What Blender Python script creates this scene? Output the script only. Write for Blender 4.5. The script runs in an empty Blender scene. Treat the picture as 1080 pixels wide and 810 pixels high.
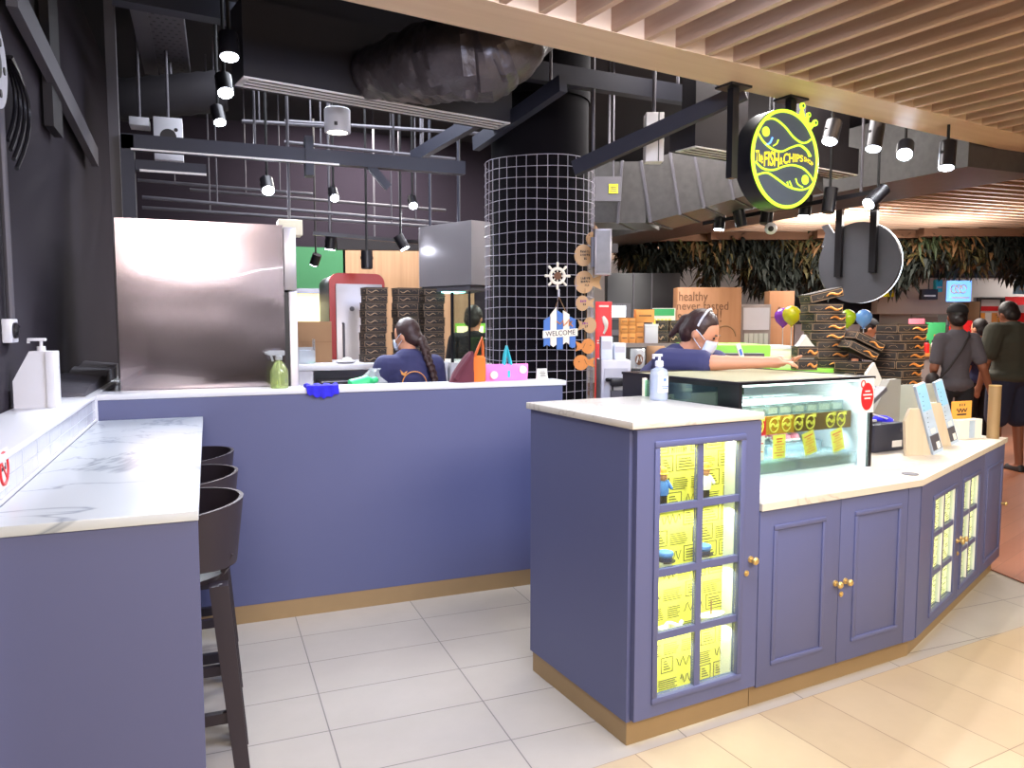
import bpy, bmesh, math, random
from mathutils import Matrix, Vector, Euler, noise
random.seed(7)
sc = bpy.context.scene
col = sc.collection
R = math.radians
PI = math.pi
# ---------------------------------------------------------------- camera
H = 1.5
FPX = 803.0
CX, CY = 540.0, 405.0
PITCH = math.atan(64 / 803.0)
YAW = R(21.7267)

def ray(px, py):
    r, u, w = (px - CX) / FPX, -(py - CY) / FPX, 1.0
    f = w * math.cos(PITCH) + u * math.sin(PITCH)
    z = u * math.cos(PITCH) - w * math.sin(PITCH)
    return (r * math.cos(YAW) + f * math.sin(YAW), -r * math.sin(YAW) + f * math.cos(YAW), z, f)
def atd(px, py, D):            # point at a real distance D in front of the camera
    d = ray(px, py); t = D / d[3]
    return Vector((d[0] * t, d[1] * t, H + d[2] * t))
def atz(px, py, z):
    d = ray(px, py); t = (z - H) / d[2]
    return Vector((d[0] * t, d[1] * t, z))
def aty(px, py, Y):
    d = ray(px, py); t = Y / d[1]
    return Vector((d[0] * t, Y, H + d[2] * t))
def atx(px, py, X):
    d = ray(px, py); t = X / d[0]
    return Vector((X, d[1] * t, H + d[2] * t))
def onplane(px, py, p, ang):   # vertical plane through p with horizontal direction ang
    d = ray(px, py); nx, ny = -math.sin(ang), math.cos(ang)
    t = (p[0] * nx + p[1] * ny) / (d[0] * nx + d[1] * ny)
    return Vector((d[0] * t, d[1] * t, H + d[2] * t))

cam = bpy.data.cameras.new('camera')
cam.sensor_width = 36.0
cam.lens = 36.0 * FPX / 1080.0
cam.clip_end = 200
cam_o = bpy.data.objects.new('camera', cam)
col.objects.link(cam_o)
cam_o.location = (0, 0, H)
cam_o.rotation_euler = (PI / 2 - PITCH, 0, -YAW)
sc.camera = cam_o
vs = sc.view_settings
vs.view_transform = 'Standard'; vs.look = 'None'; vs.gamma = 1.0; vs.use_curve_mapping = False
vs.exposure = 0.62

# ---------------------------------------------------------------- materials
def lin(h):
    h = h.lstrip('#')
    o = []
    for i in (0, 2, 4):
        c = int(h[i:i + 2], 16) / 255
        o.append(c / 12.92 if c <= 0.04045 else ((c + 0.055) / 1.055) ** 2.4)
    return (o[0], o[1], o[2], 1)
M = {}
def mat(name, c, rough=0.5, metal=0.0, var=0.06, scale=6.0, bump=0.0, spec=0.5, emit=None, es=0.0, coat=0.0):
    m = bpy.data.materials.new(name); m.use_nodes = True
    nt = m.node_tree; b = nt.nodes['Principled BSDF']
    b.inputs['Roughness'].default_value = rough
    b.inputs['Metallic'].default_value = metal
    b.inputs['Specular IOR Level'].default_value = spec
    b.inputs['Coat Weight'].default_value = coat
    tc = nt.nodes.new('ShaderNodeTexCoord')
    nz = nt.nodes.new('ShaderNodeTexNoise'); nz.inputs['Scale'].default_value = scale; nz.inputs['Detail'].default_value = 4
    nt.links.new(tc.outputs['Object'], nz.inputs['Vector'])
    L = lin(c)
    mx = nt.nodes.new('ShaderNodeMix'); mx.data_type = 'RGBA'
    mx.inputs['A'].default_value = tuple(max(0, x * (1 - var)) for x in L[:3]) + (1,)
    mx.inputs['B'].default_value = tuple(min(1, x * (1 + var)) for x in L[:3]) + (1,)
    nt.links.new(nz.outputs['Fac'], mx.inputs['Factor'])
    nt.links.new(mx.outputs['Result'], b.inputs['Base Color'])
    if bump:
        bp = nt.nodes.new('ShaderNodeBump'); bp.inputs['Strength'].default_value = bump; bp.inputs['Distance'].default_value = 0.01
        nt.links.new(nz.outputs['Fac'], bp.inputs['Height']); nt.links.new(bp.outputs['Normal'], b.inputs['Normal'])
    if emit:
        b.inputs['Emission Color'].default_value = lin(emit); b.inputs['Emission Strength'].default_value = es
    M[name] = m
    return m
def nodes(m): return m.node_tree.nodes, m.node_tree.links, m.node_tree.nodes['Principled BSDF']
def glassmat(name, tint='#ffffff', gloss=0.08, rough=0.02, clear=1.0):
    m = bpy.data.materials.new(name); m.use_nodes = True
    nt = m.node_tree; nt.nodes.clear()
    out = nt.nodes.new('ShaderNodeOutputMaterial')
    tr = nt.nodes.new('ShaderNodeBsdfTransparent'); tr.inputs[0].default_value = lin(tint)
    gl = nt.nodes.new('ShaderNodeBsdfGlossy'); gl.inputs['Roughness'].default_value = rough
    df = nt.nodes.new('ShaderNodeBsdfDiffuse'); df.inputs[0].default_value = lin(tint)
    lw = nt.nodes.new('ShaderNodeLayerWeight'); lw.inputs[0].default_value = 0.25
    ml = nt.nodes.new('ShaderNodeMath'); ml.operation = 'MULTIPLY_ADD'; ml.inputs[1].default_value = 0.35; ml.inputs[2].default_value = gloss * 0.5
    nt.links.new(lw.outputs['Fresnel'], ml.inputs[0])
    m0 = nt.nodes.new('ShaderNodeMixShader'); m0.inputs[0].default_value = clear
    nt.links.new(df.outputs[0], m0.inputs[1]); nt.links.new(tr.outputs[0], m0.inputs[2])
    m1 = nt.nodes.new('ShaderNodeMixShader')
    nt.links.new(ml.outputs[0], m1.inputs[0]); nt.links.new(m0.outputs[0], m1.inputs[1]); nt.links.new(gl.outputs[0], m1.inputs[2])
    nt.links.new(m1.outputs[0], out.inputs[0])
    M[name] = m
    return m

# ---------------------------------------------------------------- mesh builder
class MB:
    def __init__(s): s.bm = bmesh.new(); s.m = 0
    def _new(s, verts, faces, m=None, T=None):
        m = s.m if m is None else m
        vs = [s.bm.verts.new(T @ Vector(v) if T else v) for v in verts]
        for f in faces:
            try:
                fc = s.bm.faces.new([vs[i] for i in f]); fc.material_index = m
            except ValueError: pass
        return vs
    def box(s, x0, x1, y0, y1, z0, z1, m=None, bev=0, T=None):
        v = [(x0, y0, z0), (x1, y0, z0), (x1, y1, z0), (x0, y1, z0), (x0, y0, z1), (x1, y0, z1), (x1, y1, z1), (x0, y1, z1)]
        f = [(3, 2, 1, 0), (4, 5, 6, 7), (0, 1, 5, 4), (1, 2, 6, 5), (2, 3, 7, 6), (3, 0, 4, 7)]
        vs = s._new(v, f, m, T)
        if bev:
            es = set(e for w in vs for e in w.link_edges)
            r = bmesh.ops.bevel(s.bm, geom=list(es), offset=bev, segments=2, profile=0.5, affect='EDGES')
            for fc in r['faces']: fc.material_index = s.m if m is None else m
        return s
    def bar(s, p, q, w, h, m=None, up=(0, 0, 1)):     # rectangular bar from p to q
        p, q = Vector(p), Vector(q); d = (q - p); L = d.length; d.normalize()
        up = Vector(up)
        if abs(d.dot(up)) > 0.98: up = Vector((0, 1, 0))
        x = d.cross(up).normalized(); z = x.cross(d).normalized()
        T = Matrix(((x[0], d[0], z[0], p[0]), (x[1], d[1], z[1], p[1]), (x[2], d[2], z[2], p[2]), (0, 0, 0, 1)))
        return s.box(-w / 2, w / 2, 0, L, -h / 2, h / 2, m, 0, T)
    def cyl(s, p, q, r0, r1=None, n=18, m=None, cap=True):
        r1 = r0 if r1 is None else r1
        p, q = Vector(p), Vector(q); d = (q - p).normalized()
        a = d.orthogonal().normalized(); b = d.cross(a)
        v = []
        for c, r in ((p, r0), (q, r1)):
            for i in range(n):
                t = 2 * PI * i / n
                v.append(c + (a * math.cos(t) + b * math.sin(t)) * r)
        f = [(i, (i + 1) % n, n + (i + 1) % n, n + i) for i in range(n)]
        if cap: f += [tuple(range(n - 1, -1, -1)), tuple(range(n, 2 * n))]
        s._new(v, f, m); return s
    def tube(s, pts, r, n=8, m=None, closed=False, cap=True):
        pts = [Vector(p) for p in pts]; N = len(pts)
        rs = r if isinstance(r, (list, tuple)) else [r] * N
        v = []; a = None
        for i, p in enumerate(pts):
            if closed: d = pts[(i + 1) % N] - pts[i - 1]
            else: d = pts[min(i + 1, N - 1)] - pts[max(i - 1, 0)]
            d.normalize()
            if a is None: a = d.orthogonal().normalized()
            a = (a - d * a.dot(d))
            a = a.normalized() if a.length > 1e-6 else d.orthogonal().normalized()
            b = d.cross(a)
            for k in range(n):
                t = 2 * PI * k / n
                v.append(p + (a * math.cos(t) + b * math.sin(t)) * rs[i])
        f = []
        for i in range(N if closed else N - 1):
            j = (i + 1) % N
            for k in range(n):
                f.append((i * n + k, i * n + (k + 1) % n, j * n + (k + 1) % n, j * n + k))
        if cap and not closed: f += [tuple(range(n - 1, -1, -1)), tuple(range((N - 1) * n, N * n))]
        s._new(v, f, m); return s
    def lathe(s, prof, c=(0, 0, 0), n=24, m=None, T=None):
        v = []; c = Vector(c)
        for r, z in prof:
            for i in range(n):
                t = 2 * PI * i / n
                v.append(c + Vector((r * math.cos(t), r * math.sin(t), z)))
        f = []
        for j in range(len(prof) - 1):
            for i in range(n):
                f.append((j * n + i, j * n + (i + 1) % n, (j + 1) * n + (i + 1) % n, (j + 1) * n + i))
        f += [tuple(range(n - 1, -1, -1)), tuple(range((len(prof) - 1) * n, len(prof) * n))]
        s._new(v, f, m, T); return s
    def loft(s, rings, n=20, m=None, T=None):         # rings: (cx, cy, cz, rx, ry)
        v = []
        for (x, y, z, rx, ry) in rings:
            for i in range(n):
                t = 2 * PI * i / n
                v.append((x + rx * math.cos(t), y + ry * math.sin(t), z))
        f = []
        for j in range(len(rings) - 1):
            for i in range(n):
                f.append((j * n + i, j * n + (i + 1) % n, (j + 1) * n + (i + 1) % n, (j + 1) * n + i))
        f += [tuple(range(n - 1, -1, -1)), tuple(range((len(rings) - 1) * n, len(rings) * n))]
        s._new(v, f, m, T); return s
    def prism(s, poly, z0, z1, m=None, T=None):       # polygon in xy extruded in z, T maps it
        n = len(poly)
        v = [(x, y, z0) for x, y in poly] + [(x, y, z1) for x, y in poly]
        f = [tuple(range(n - 1, -1, -1)), tuple(range(n, 2 * n))] + [(i, (i + 1) % n, n + (i + 1) % n, n + i) for i in range(n)]
        s._new(v, f, m, T); return s
    def quad(s, a, b, c, d, m=None): s._new([a, b, c, d], [(0, 1, 2, 3)], m); return s
    def ball(s, c, r, m=None, n=16, k=10, T=None):
        r = r if isinstance(r, (tuple, list)) else (r, r, r)
        rings = []
        v = []; f = []
        for j in range(1, k):
            ph = PI * j / k
            for i in range(n):
                t = 2 * PI * i / n
                v.append((c[0] + r[0] * math.sin(ph) * math.cos(t), c[1] + r[1] * math.sin(ph) * math.sin(t), c[2] - r[2] * math.cos(ph)))
        for j in range(k - 2):
            for i in range(n):
                f.append((j * n + i, j * n + (i + 1) % n, (j + 1) * n + (i + 1) % n, (j + 1) * n + i))
        v.append((c[0], c[1], c[2] - r[2])); v.append((c[0], c[1], c[2] + r[2])); a = len(v) - 2
        for i in range(n):
            f.append(((i + 1) % n, i, a)); f.append(((k - 2) * n + i, (k - 2) * n + (i + 1) % n, a + 1))
        s._new(v, f, m, T); return s
    def caps(s, p, q, r0, r1, m=None, n=12):
        s.cyl(p, q, r0, r1, n, m); s.ball(p, r0, m, n, 8); s.ball(q, r1, m, n, 8); return s
    def build(s, name, mats, parent=None, loc=None, rz=0, smooth=35):
        bmesh.ops.recalc_face_normals(s.bm, faces=s.bm.faces[:])
        me = bpy.data.meshes.new(name); s.bm.to_mesh(me); s.bm.free()
        if not isinstance(mats, (list, tuple)): mats = [mats]
        for m in mats: me.materials.append(M[m] if isinstance(m, str) else m)
        if smooth:
            for p in me.polygons: p.use_smooth = True
            me.set_sharp_from_angle(angle=R(smooth))
        o = bpy.data.objects.new(name, me); col.objects.link(o)
        if parent: o.parent = parent
        if loc is not None: o.location = loc
        o.rotation_euler = (0, 0, rz)
        return o

def tag(o, label=None, cat=None, group=None, kind=None):
    if label: o['label'] = label
    if cat: o['category'] = cat
    if group: o['group'] = group
    if kind: o['kind'] = kind
    return o
def thing(name, label, cat, loc=(0, 0, 0), rz=0, group=None):
    o = bpy.data.objects.new(name, None); o.empty_display_size = 0.05
    col.objects.link(o); o.location = loc; o.rotation_euler = (0, 0, rz)
    return tag(o, label, cat, group)
def struct(o): o['kind'] = 'structure'; return o
def kids(o, _c={}):
    return [c for c in col.objects if c.parent == o]
def dup(o, parent=None):
    ch = kids(o)
    c = o.copy(); col.objects.link(c); c.parent = parent
    for x in ch: dup(x, c)
    return c
def text(name, s, size, mt, parent=None, T=None, ext=0.001, w=None, align='CENTER', bold=0.0):
    cu = bpy.data.curves.new(name, 'FONT'); cu.body = s; cu.size = size; cu.extrude = ext
    cu.align_x = align; cu.align_y = 'CENTER'; cu.resolution_u = 3; cu.offset = bold
    t = bpy.data.objects.new('tmp', cu); col.objects.link(t)
    dg = bpy.context.evaluated_depsgraph_get()
    me = bpy.data.meshes.new_from_object(t.evaluated_get(dg)); me.name = name
    bpy.data.objects.remove(t)
    if w:
        xs = [v.co.x for v in me.vertices]
        k = w / max(1e-6, max(xs) - min(xs))
        for v in me.vertices: v.co.x *= k
    me.transform(T if T else Matrix())
    me.materials.clear(); me.materials.append(M[mt] if isinstance(mt, str) else mt)
    o = bpy.data.objects.new(name, me); col.objects.link(o)
    if parent: o.parent = parent
    return o
# matrix taking sheet coordinates (x right, y up, z towards viewer) to a front face at y = yf of a local frame
def sheet(x, yf, z, rz=0, rx=0):
    return Matrix.Translation((x, yf, z)) @ Matrix.Rotation(rz, 4, 'Z') @ Matrix.Rotation(PI / 2 + rx, 4, 'X')
def light(kind, name, loc, power, color=(1, 1, 1), size=0.1, target=None, angle=60, blend=0.6, sy=None):
    l = bpy.data.lights.new(name, kind); l.energy = power; l.color = color
    if kind == 'AREA':
        l.size = size
        if sy: l.shape = 'RECTANGLE'; l.size_y = sy
    else: l.shadow_soft_size = size
    if kind == 'SPOT': l.spot_size = R(angle); l.spot_blend = blend
    o = bpy.data.objects.new(name, l); col.objects.link(o); o.location = loc
    if target is not None:
        o.rotation_euler = (Vector(target) - Vector(loc)).to_track_quat('-Z', 'Y').to_euler()
    return o
ORD = ['topmost', 'second from the top', 'third from the top', 'fourth from the top', 'fifth from the top', 'sixth from the top', 'seventh from the top', 'eighth from the top', 'ninth from the top', 'lowest']
CNT = ['first', 'second', 'third', 'fourth', 'fifth', 'sixth', 'seventh', 'eighth', 'ninth', 'tenth', 'eleventh', 'twelfth', 'thirteenth', 'fourteenth']
# ---------------------------------------------------------------- palette
mat('paint_blue', '#575b80', 0.5, var=0.03, scale=3)
mat('paint_dark', '#1c1220', 0.95, var=0.15, scale=3)
mat('ceiling_black', '#17151f', 0.85, var=0.2)
mat('steel_navy', '#30313e', 0.55, metal=0.2, var=0.1)
mat('steel_grey', '#59565d', 0.55, metal=0.3, var=0.12)
mat('duct_dark', '#211d23', 0.75, var=0.15)
mat('galvanised', '#5b5858', 0.42, metal=0.5, var=0.3, scale=18)
mat('foil', '#463f41', 0.36, metal=0.25, var=0.3, scale=16, bump=0.9)
mat('stem_black', '#0e0d10', 0.8)
mat('hood_steel', '#aaa4a8', 0.3, metal=0.55, var=0.1, scale=2)
mat('wire_grey', '#a39da8', 0.5)
mat('frost_top', '#aaa680', 0.4)
mat('hood_grey', '#84827c', 0.6)
mat('lamp_teal', '#ffffff', 0.5, emit='#9af0e4', es=3.0)
mat('white_metal', '#e8e4e4', 0.4, var=0.03)
mat('white_plastic', '#d6d5dc', 0.35, var=0.02)
mat('pale_grey', '#c9c8d0', 0.5, var=0.05)
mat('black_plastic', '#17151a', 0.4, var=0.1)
mat('black_metal', '#1c1a1f', 0.35, metal=0.3, var=0.1)
mat('stool_plastic', '#2c242b', 0.5, var=0.06)
mat('brass', '#a08560', 0.45, metal=0.3, var=0.1)
mat('gold', '#d8b878', 0.35, metal=0.7, var=0.05)
mat('red', '#d8262a', 0.45, var=0.04)
mat('dark_red', '#9a2420', 0.4, var=0.05)
mat('ink', '#2a2426', 0.6)
mat('tan_line', '#a98a6c', 0.6)
mat('box_black', '#2a2320', 0.65, var=0.12)
mat('orange_print', '#d98a3e', 0.6)
mat('carton', '#8e6b4b', 0.8, var=0.08)
mat('carton_orange', '#d8924a', 0.75, var=0.06)
mat('carton_dark', '#6f4c35', 0.8, var=0.1)
mat('fish_wood', '#c69f74', 0.7, var=0.1, scale=20)
mat('fish_orange', '#d98a45', 0.7, var=0.1, scale=20)
mat('purple_ink', '#8a2f8c', 0.6)
mat('skin', '#c98d6d', 0.55, var=0.05, scale=20)
mat('skin_dark', '#8a563f', 0.55, var=0.05, scale=20)
mat('hair', '#1d1414', 0.5, var=0.3, scale=60, bump=0.3)
mat('hair_brown', '#331c1a', 0.5, var=0.3, scale=60, bump=0.3)
mat('tee_navy', '#33345c', 0.85, var=0.08, bump=0.2)
mat('tee_grey', '#56525a', 0.9, var=0.1, bump=0.2)
mat('tee_olive', '#3d3d33', 0.9, var=0.1, bump=0.2)
mat('pants_black', '#1d1c22', 0.9, var=0.1)
mat('shorts_navy', '#23263c', 0.9, var=0.1)
mat('mask_blue', '#c5d3e6', 0.8, var=0.03)
mat('cap_black', '#17161a', 0.8)
mat('bag_pink', '#f07cc2', 0.6, var=0.05)
mat('bag_teal', '#28b6c4', 0.6)
mat('bag_orange', '#e0701c', 0.7, var=0.08)
mat('bag_orange_dark', '#c25a1c', 0.7, var=0.08)
mat('cloth_maroon', '#5a2230', 0.85, var=0.1)
mat('cloth_blue', '#2a22c8', 0.85, var=0.15, scale=30, bump=0.4)
mat('plastic_green', '#39c97a', 0.45, var=0.15)
mat('lime', '#7cc23a', 0.5, var=0.05)
mat('green_wall', '#2c6a44', 0.7, var=0.06)
mat('sign_blue', '#4a78c2', 0.6, var=0.06)
mat('sign_cream', '#f3ebda', 0.6, var=0.04)
mat('paper', '#dedad2', 0.8, var=0.02)
mat('paper_yellow', '#e8dc5c', 0.8, var=0.03)
mat('paper_orange', '#f0a848', 0.8, var=0.04)
mat('pink', '#e27a8a', 0.6)
mat('cream', '#f3ecd2', 0.7)
mat('wall_white', '#d8d2cf', 0.8, var=0.03)
mat('wall_grey', '#b8aeb0', 0.8, var=0.04)
mat('kiosk', '#8a7f7c', 0.8, var=0.05)
mat('column_black', '#0d0b0f', 1.0, spec=0.1)
mat('sky_blue', '#8fc4e8', 0.6, var=0.1)
mat('cyan', '#37c8d8', 0.6)
mat('green_print', '#3fae6a', 0.6)
mat('purple', '#8a2fc0', 0.25, coat=0.5)
mat('balloon_yellow', '#d2c81e', 0.25, coat=0.5)
mat('balloon_lime', '#b4d62a', 0.25, coat=0.5)
mat('balloon_blue', '#6fa6ee', 0.25, coat=0.5)
mat('frost', '#c3c9c0', 0.6, var=0.05)
mat('pod_white', '#dfe6f4', 0.5)
mat('acrylic_board', '#aebfd2', 0.5, var=0.25, scale=14)
mat('brushed_face', '#50525c', 0.5, var=0.1)
mat('sign_navy', '#4c586a', 0.45, var=0.05, scale=30)
mat('lamp_white', '#ffffff', 0.5, emit='#e8f0ff', es=22.0)
mat('lamp_soft', '#ffffff', 0.5, emit='#fff4e0', es=5.0)
mat('neon_lime', '#c8f03a', 0.5, emit='#b4e63a', es=0.95)
mat('neon_yellow', '#c8b820', 0.5, emit='#f6e030', es=1.0)
mat('neon_white', '#ffffff', 0.5, emit='#dff0ff', es=2.5)
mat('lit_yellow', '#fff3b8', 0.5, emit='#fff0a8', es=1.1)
mat('lit_blue', '#6aa6f8', 0.5, emit='#6ea8ff', es=1.0)
mat('led_strip', '#ffffff', 0.5, emit='#f4fbff', es=3.0)
mat('led_warm', '#ffffff', 0.5, emit='#fff6c0', es=5.0)
glassmat('glass', '#f6fffb', 0.06)
glassmat('glass_green', '#d8f0e4', 0.08)
glassmat('bottle_clear', '#eef4ff', 0.12, clear=0.7)
glassmat('bottle_lime', '#e2efb0', 0.1, clear=0.75)
glassmat('plastic_clear', '#f0f2f4', 0.15, clear=0.7)
glassmat('frosted', '#cfd6d0', 0.08, rough=0.3, clear=0.45)
glassmat('tub', '#dfeaf0', 0.12, clear=0.8)
mat('food_green', '#8fae62', 0.7, var=0.3, scale=30)
mat('food_brown', '#a97a52', 0.7, var=0.3, scale=30)
mat('food_blue', '#a9c6d8', 0.6, var=0.2, scale=30)

def wood(name, c1, c2, axis=0, scale=1.0, rough=0.5):
    m = mat(name, c1, rough); n, l, b = nodes(m)
    tc = n.new('ShaderNodeTexCoord'); mp = n.new('ShaderNodeMapping')
    s = [14 * scale] * 3; s[axis] = 0.8 * scale; mp.inputs['Scale'].default_value = s
    nz = n.new('ShaderNodeTexNoise'); nz.inputs['Scale'].default_value = 2; nz.inputs['Detail'].default_value = 6
    cr = n.new('ShaderNodeValToRGB')
    cr.color_ramp.elements[0].position = 0.3; cr.color_ramp.elements[0].color = lin(c1)
    cr.color_ramp.elements[1].position = 0.7; cr.color_ramp.elements[1].color = lin(c2)
    l.new(tc.outputs['Object'], mp.inputs[0]); l.new(mp.outputs[0], nz.inputs[0]); l.new(nz.outputs[0], cr.inputs[0]); l.new(cr.outputs[0], b.inputs['Base Color'])
    return m
wood('slat_wood', '#b8967e', '#c8aa92', 1, 1.0)
wood('beam_wood', '#d4b596', '#dcc0a2', 0, 0.7)
wood('panel_wood', '#8f6f55', '#a58366', 2, 0.6)
wood('board_wood', '#a87550', '#b98560', 2, 0.4)
wood('stand_wood', '#bfae94', '#cbbba2', 2, 0.8)

def marble(name, base, vein, scale=1.6):
    m = mat(name, base, 0.28, coat=0.1); n, l, b = nodes(m)
    tc = n.new('ShaderNodeTexCoord'); nz = n.new('ShaderNodeTexNoise'); nz.inputs['Scale'].default_value = scale; nz.inputs['Detail'].default_value = 5; nz.inputs['Distortion'].default_value = 1.2
    cr = n.new('ShaderNodeValToRGB'); e = cr.color_ramp.elements
    e[0].position = 0.485; e[0].color = lin(base); e[1].position = 0.515; e[1].color = lin(base)
    k = cr.color_ramp.elements.new(0.5); k.color = lin(vein)
    l.new(tc.outputs['Object'], nz.inputs[0]); l.new(nz.outputs[0], cr.inputs[0]); l.new(cr.outputs[0], b.inputs['Base Color'])
    return m
marble('marble', '#bfc3c7', '#8b929d')
marble('marble_warm', '#cfc6b8', '#b8ad9e', 2.2)
mat('solid_white', '#d8d8de', 0.3, var=0.01)

def tiles(name, c1, c2, grout, bw, rh, off, ox, oy, ang=0, mortar=0.0025, rough=0.35, offset=0.0):
    m = mat(name, c1, rough); n, l, b = nodes(m)
    tc = n.new('ShaderNodeTexCoord'); mp = n.new('ShaderNodeMapping')
    mp.inputs['Rotation'].default_value = (0, 0, ang); mp.inputs['Location'].default_value = (ox, oy, 0)
    br = n.new('ShaderNodeTexBrick'); br.offset = offset; br.squash = 1
    br.inputs['Scale'].default_value = 1; br.inputs['Brick Width'].default_value = bw; br.inputs['Row Height'].default_value = rh
    br.inputs['Mortar Size'].default_value = mortar; br.inputs['Mortar Smooth'].default_value = 0.1; br.inputs['Bias'].default_value = 0.0
    br.inputs['Color1'].default_value = lin(c1); br.inputs['Color2'].default_value = lin(c2); br.inputs['Mortar'].default_value = lin(grout)
    nz = n.new('ShaderNodeTexNoise'); nz.inputs['Scale'].default_value = 3.5; nz.inputs['Detail'].default_value = 7; nz.inputs['Roughness'].default_value = 0.65
    mx = n.new('ShaderNodeMix'); mx.data_type = 'RGBA'; mx.blend_type = 'MULTIPLY'; mx.inputs['Factor'].default_value = 0.35
    cr = n.new('ShaderNodeValToRGB'); cr.color_ramp.elements[0].position = 0.3; cr.color_ramp.elements[0].color = (0.75, 0.74, 0.73, 1); cr.color_ramp.elements[1].position = 0.7
    l.new(tc.outputs['Object'], mp.inputs[0]); l.new(mp.outputs[0], br.inputs[0]); l.new(tc.outputs['Object'], nz.inputs[0]); l.new(nz.outputs[0], cr.inputs[0])
    l.new(br.outputs['Color'], mx.inputs['A']); l.new(cr.outputs[0], mx.inputs['B']); l.new(mx.outputs['Result'], b.inputs['Base Color'])
    return m
tiles('floor_tile', '#ada59b', '#a79f95', '#6f6a66', 0.6, 0.305, 0, -0.374 + 6, -2.454 + 6.1)
tiles('walk_tile', '#bfab8c', '#b19b7d', '#84705c', 0.295, 0.6, 0, 0.0, 0.0, mortar=0.002, offset=0.0)
tiles('wood_floor', '#a3674a', '#94583c', '#75432e', 0.9, 0.13, 0, 0, 0, ang=R(-20), mortar=0.0015, offset=0.5)
tiles('white_tile', '#cfd1d8', '#cbcdd4', '#c4c6cc', 0.2, 0.105, 0, 0, 0, mortar=0.003, rough=0.12)

# rippled stainless steel
m = mat('stainless', '#91858b', 0.17, metal=1.0, var=0.03, coat=1.0); n, l, b = nodes(m)
tc = n.new('ShaderNodeTexCoord'); mp = n.new('ShaderNodeMapping'); mp.inputs['Scale'].default_value = (0.9, 1, 1.7)
nz = n.new('ShaderNodeTexNoise'); nz.inputs['Scale'].default_value = 1.6; nz.inputs['Detail'].default_value = 1.0
bp = n.new('ShaderNodeBump'); bp.inputs['Strength'].default_value = 0.6; bp.inputs['Distance'].default_value = 0.03
l.new(tc.outputs['Object'], mp.inputs[0]); l.new(mp.outputs[0], nz.inputs[0]); l.new(nz.outputs[0], bp.inputs['Height']); l.new(bp.outputs[0], b.inputs['Coat Normal']); b.inputs['Coat Roughness'].default_value = 0.03; b2 = n.new('ShaderNodeBump'); b2.inputs['Strength'].default_value = 0.35; b2.inputs['Distance'].default_value = 0.02; l.new(nz.outputs[0], b2.inputs['Height']); l.new(b2.outputs[0], b.inputs['Normal'])
mat('stainless_side', '#a9a4a8', 0.35, metal=0.6, var=0.05)
# ================================================================ setting
CA = R(6.4); A0 = Vector((1.335, 2.245, 0))
cu_, cv_ = Vector((math.cos(CA), math.sin(CA), 0)), Vector((-math.sin(CA), math.cos(CA), 0))
def cab(u, v, z=0): return A0 + cu_ * u + cv_ * v + Vector((0, 0, z))
CB = R(24.8); C0 = cab(1.576, 0.0)
du_, dv_ = Vector((math.cos(CB), math.sin(CB), 0)), Vector((-math.sin(CB), math.cos(CB), 0))
def ang(u, v, z=0): return C0 + du_ * u + dv_ * v + Vector((0, 0, z))

# floors: pale tiles inside, warm tiles on the walkway, wood boards beyond
fl = MB(); fl.box(-4, 18, -4, 18, -0.1, 0.0); struct(fl.build('floor', 'floor_tile', smooth=0))
wa = R(9.0)
p0 = cab(-0.115, -0.045); 
b = MB()
loc0 = cab(0, -0.042)
# walkway sheet in its own rotated frame
pts = [(-9, -9), (14, -9), (14, 0.0), (-9, 0.0)]
b.prism(pts, 0.0, 0.004)
w_ = struct(b.build('walkway_floor', 'walk_tile', loc=loc0, rz=CA, smooth=0))
b = MB(); q0 = atz(1045, 606, 0)
e = atz(1080, 618, 0); dirw = (e - q0).normalized()
b.prism([(4.40, 3.20), (4.30, 2.75), (6.4, 0.5), (17, 3), (17, 17), (8, 17), (5.6, 6.2)], 0.004, 0.009)
struct(b.build('wood_floor', 'wood_floor', smooth=0))

# left black wall, back and far walls, ceiling
b = MB(); b.box(-0.86, -0.715, -1.0, 7.2, 0, 3.6); struct(b.build('wall_left', 'paint_dark', smooth=0))
b = MB(); b.box(-0.86, 4.2, 8.6, 8.75, 0, 3.6); struct(b.build('wall_back', 'paint_dark', smooth=0))
b = MB(); b.box(-1, 20, 17.0, 17.2, 0, 4.2); struct(b.build('wall_far', 'wall_white', smooth=0))
b = MB(); b.box(19, 19.2, -4, 17.2, 0, 4.2); struct(b.build('wall_right', 'wall_white', smooth=0))
b = MB(); b.box(-0.86, 6.3, -2.5, 8.75, 3.6, 3.7); b.box(6.3, 19.2, -2.5, 17.2, 3.6, 3.7); b.box(-0.86, 6.3, 8.75, 17.2, 3.6, 3.7)
struct(b.build('ceiling', 'ceiling_black', smooth=0))

# near slatted wood ceiling: beam with slats running towards the viewer
FA = R(9.55); F0 = Vector((0.519, 3.089, 0))
fu, fv = Vector((math.cos(FA), math.sin(FA), 0)), Vector((-math.sin(FA), math.cos(FA), 0))
b = MB(); b.box(-1.2, 6.3, -0.29, 0.0, 2.75, 2.95)
struct(b.build('trim_1', 'beam_wood', loc=(F0.x, F0.y, 0), rz=FA))
b = MB()
for k in range(37):
    x = -1.0 + 0.186 * k + 0.05
    b.box(x, x + 0.032, -3.6, -0.29, 2.752, 2.95)
struct(b.build('trim_2', 'slat_wood', loc=(F0.x, F0.y, 0), rz=FA, smooth=0))
b = MB(); b.box(-1.2, 6.3, -3.6, 0.0, 3.05, 3.08); struct(b.build('trim_3', 'ceiling_black', loc=(F0.x, F0.y, 0), rz=FA, smooth=0))

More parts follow.
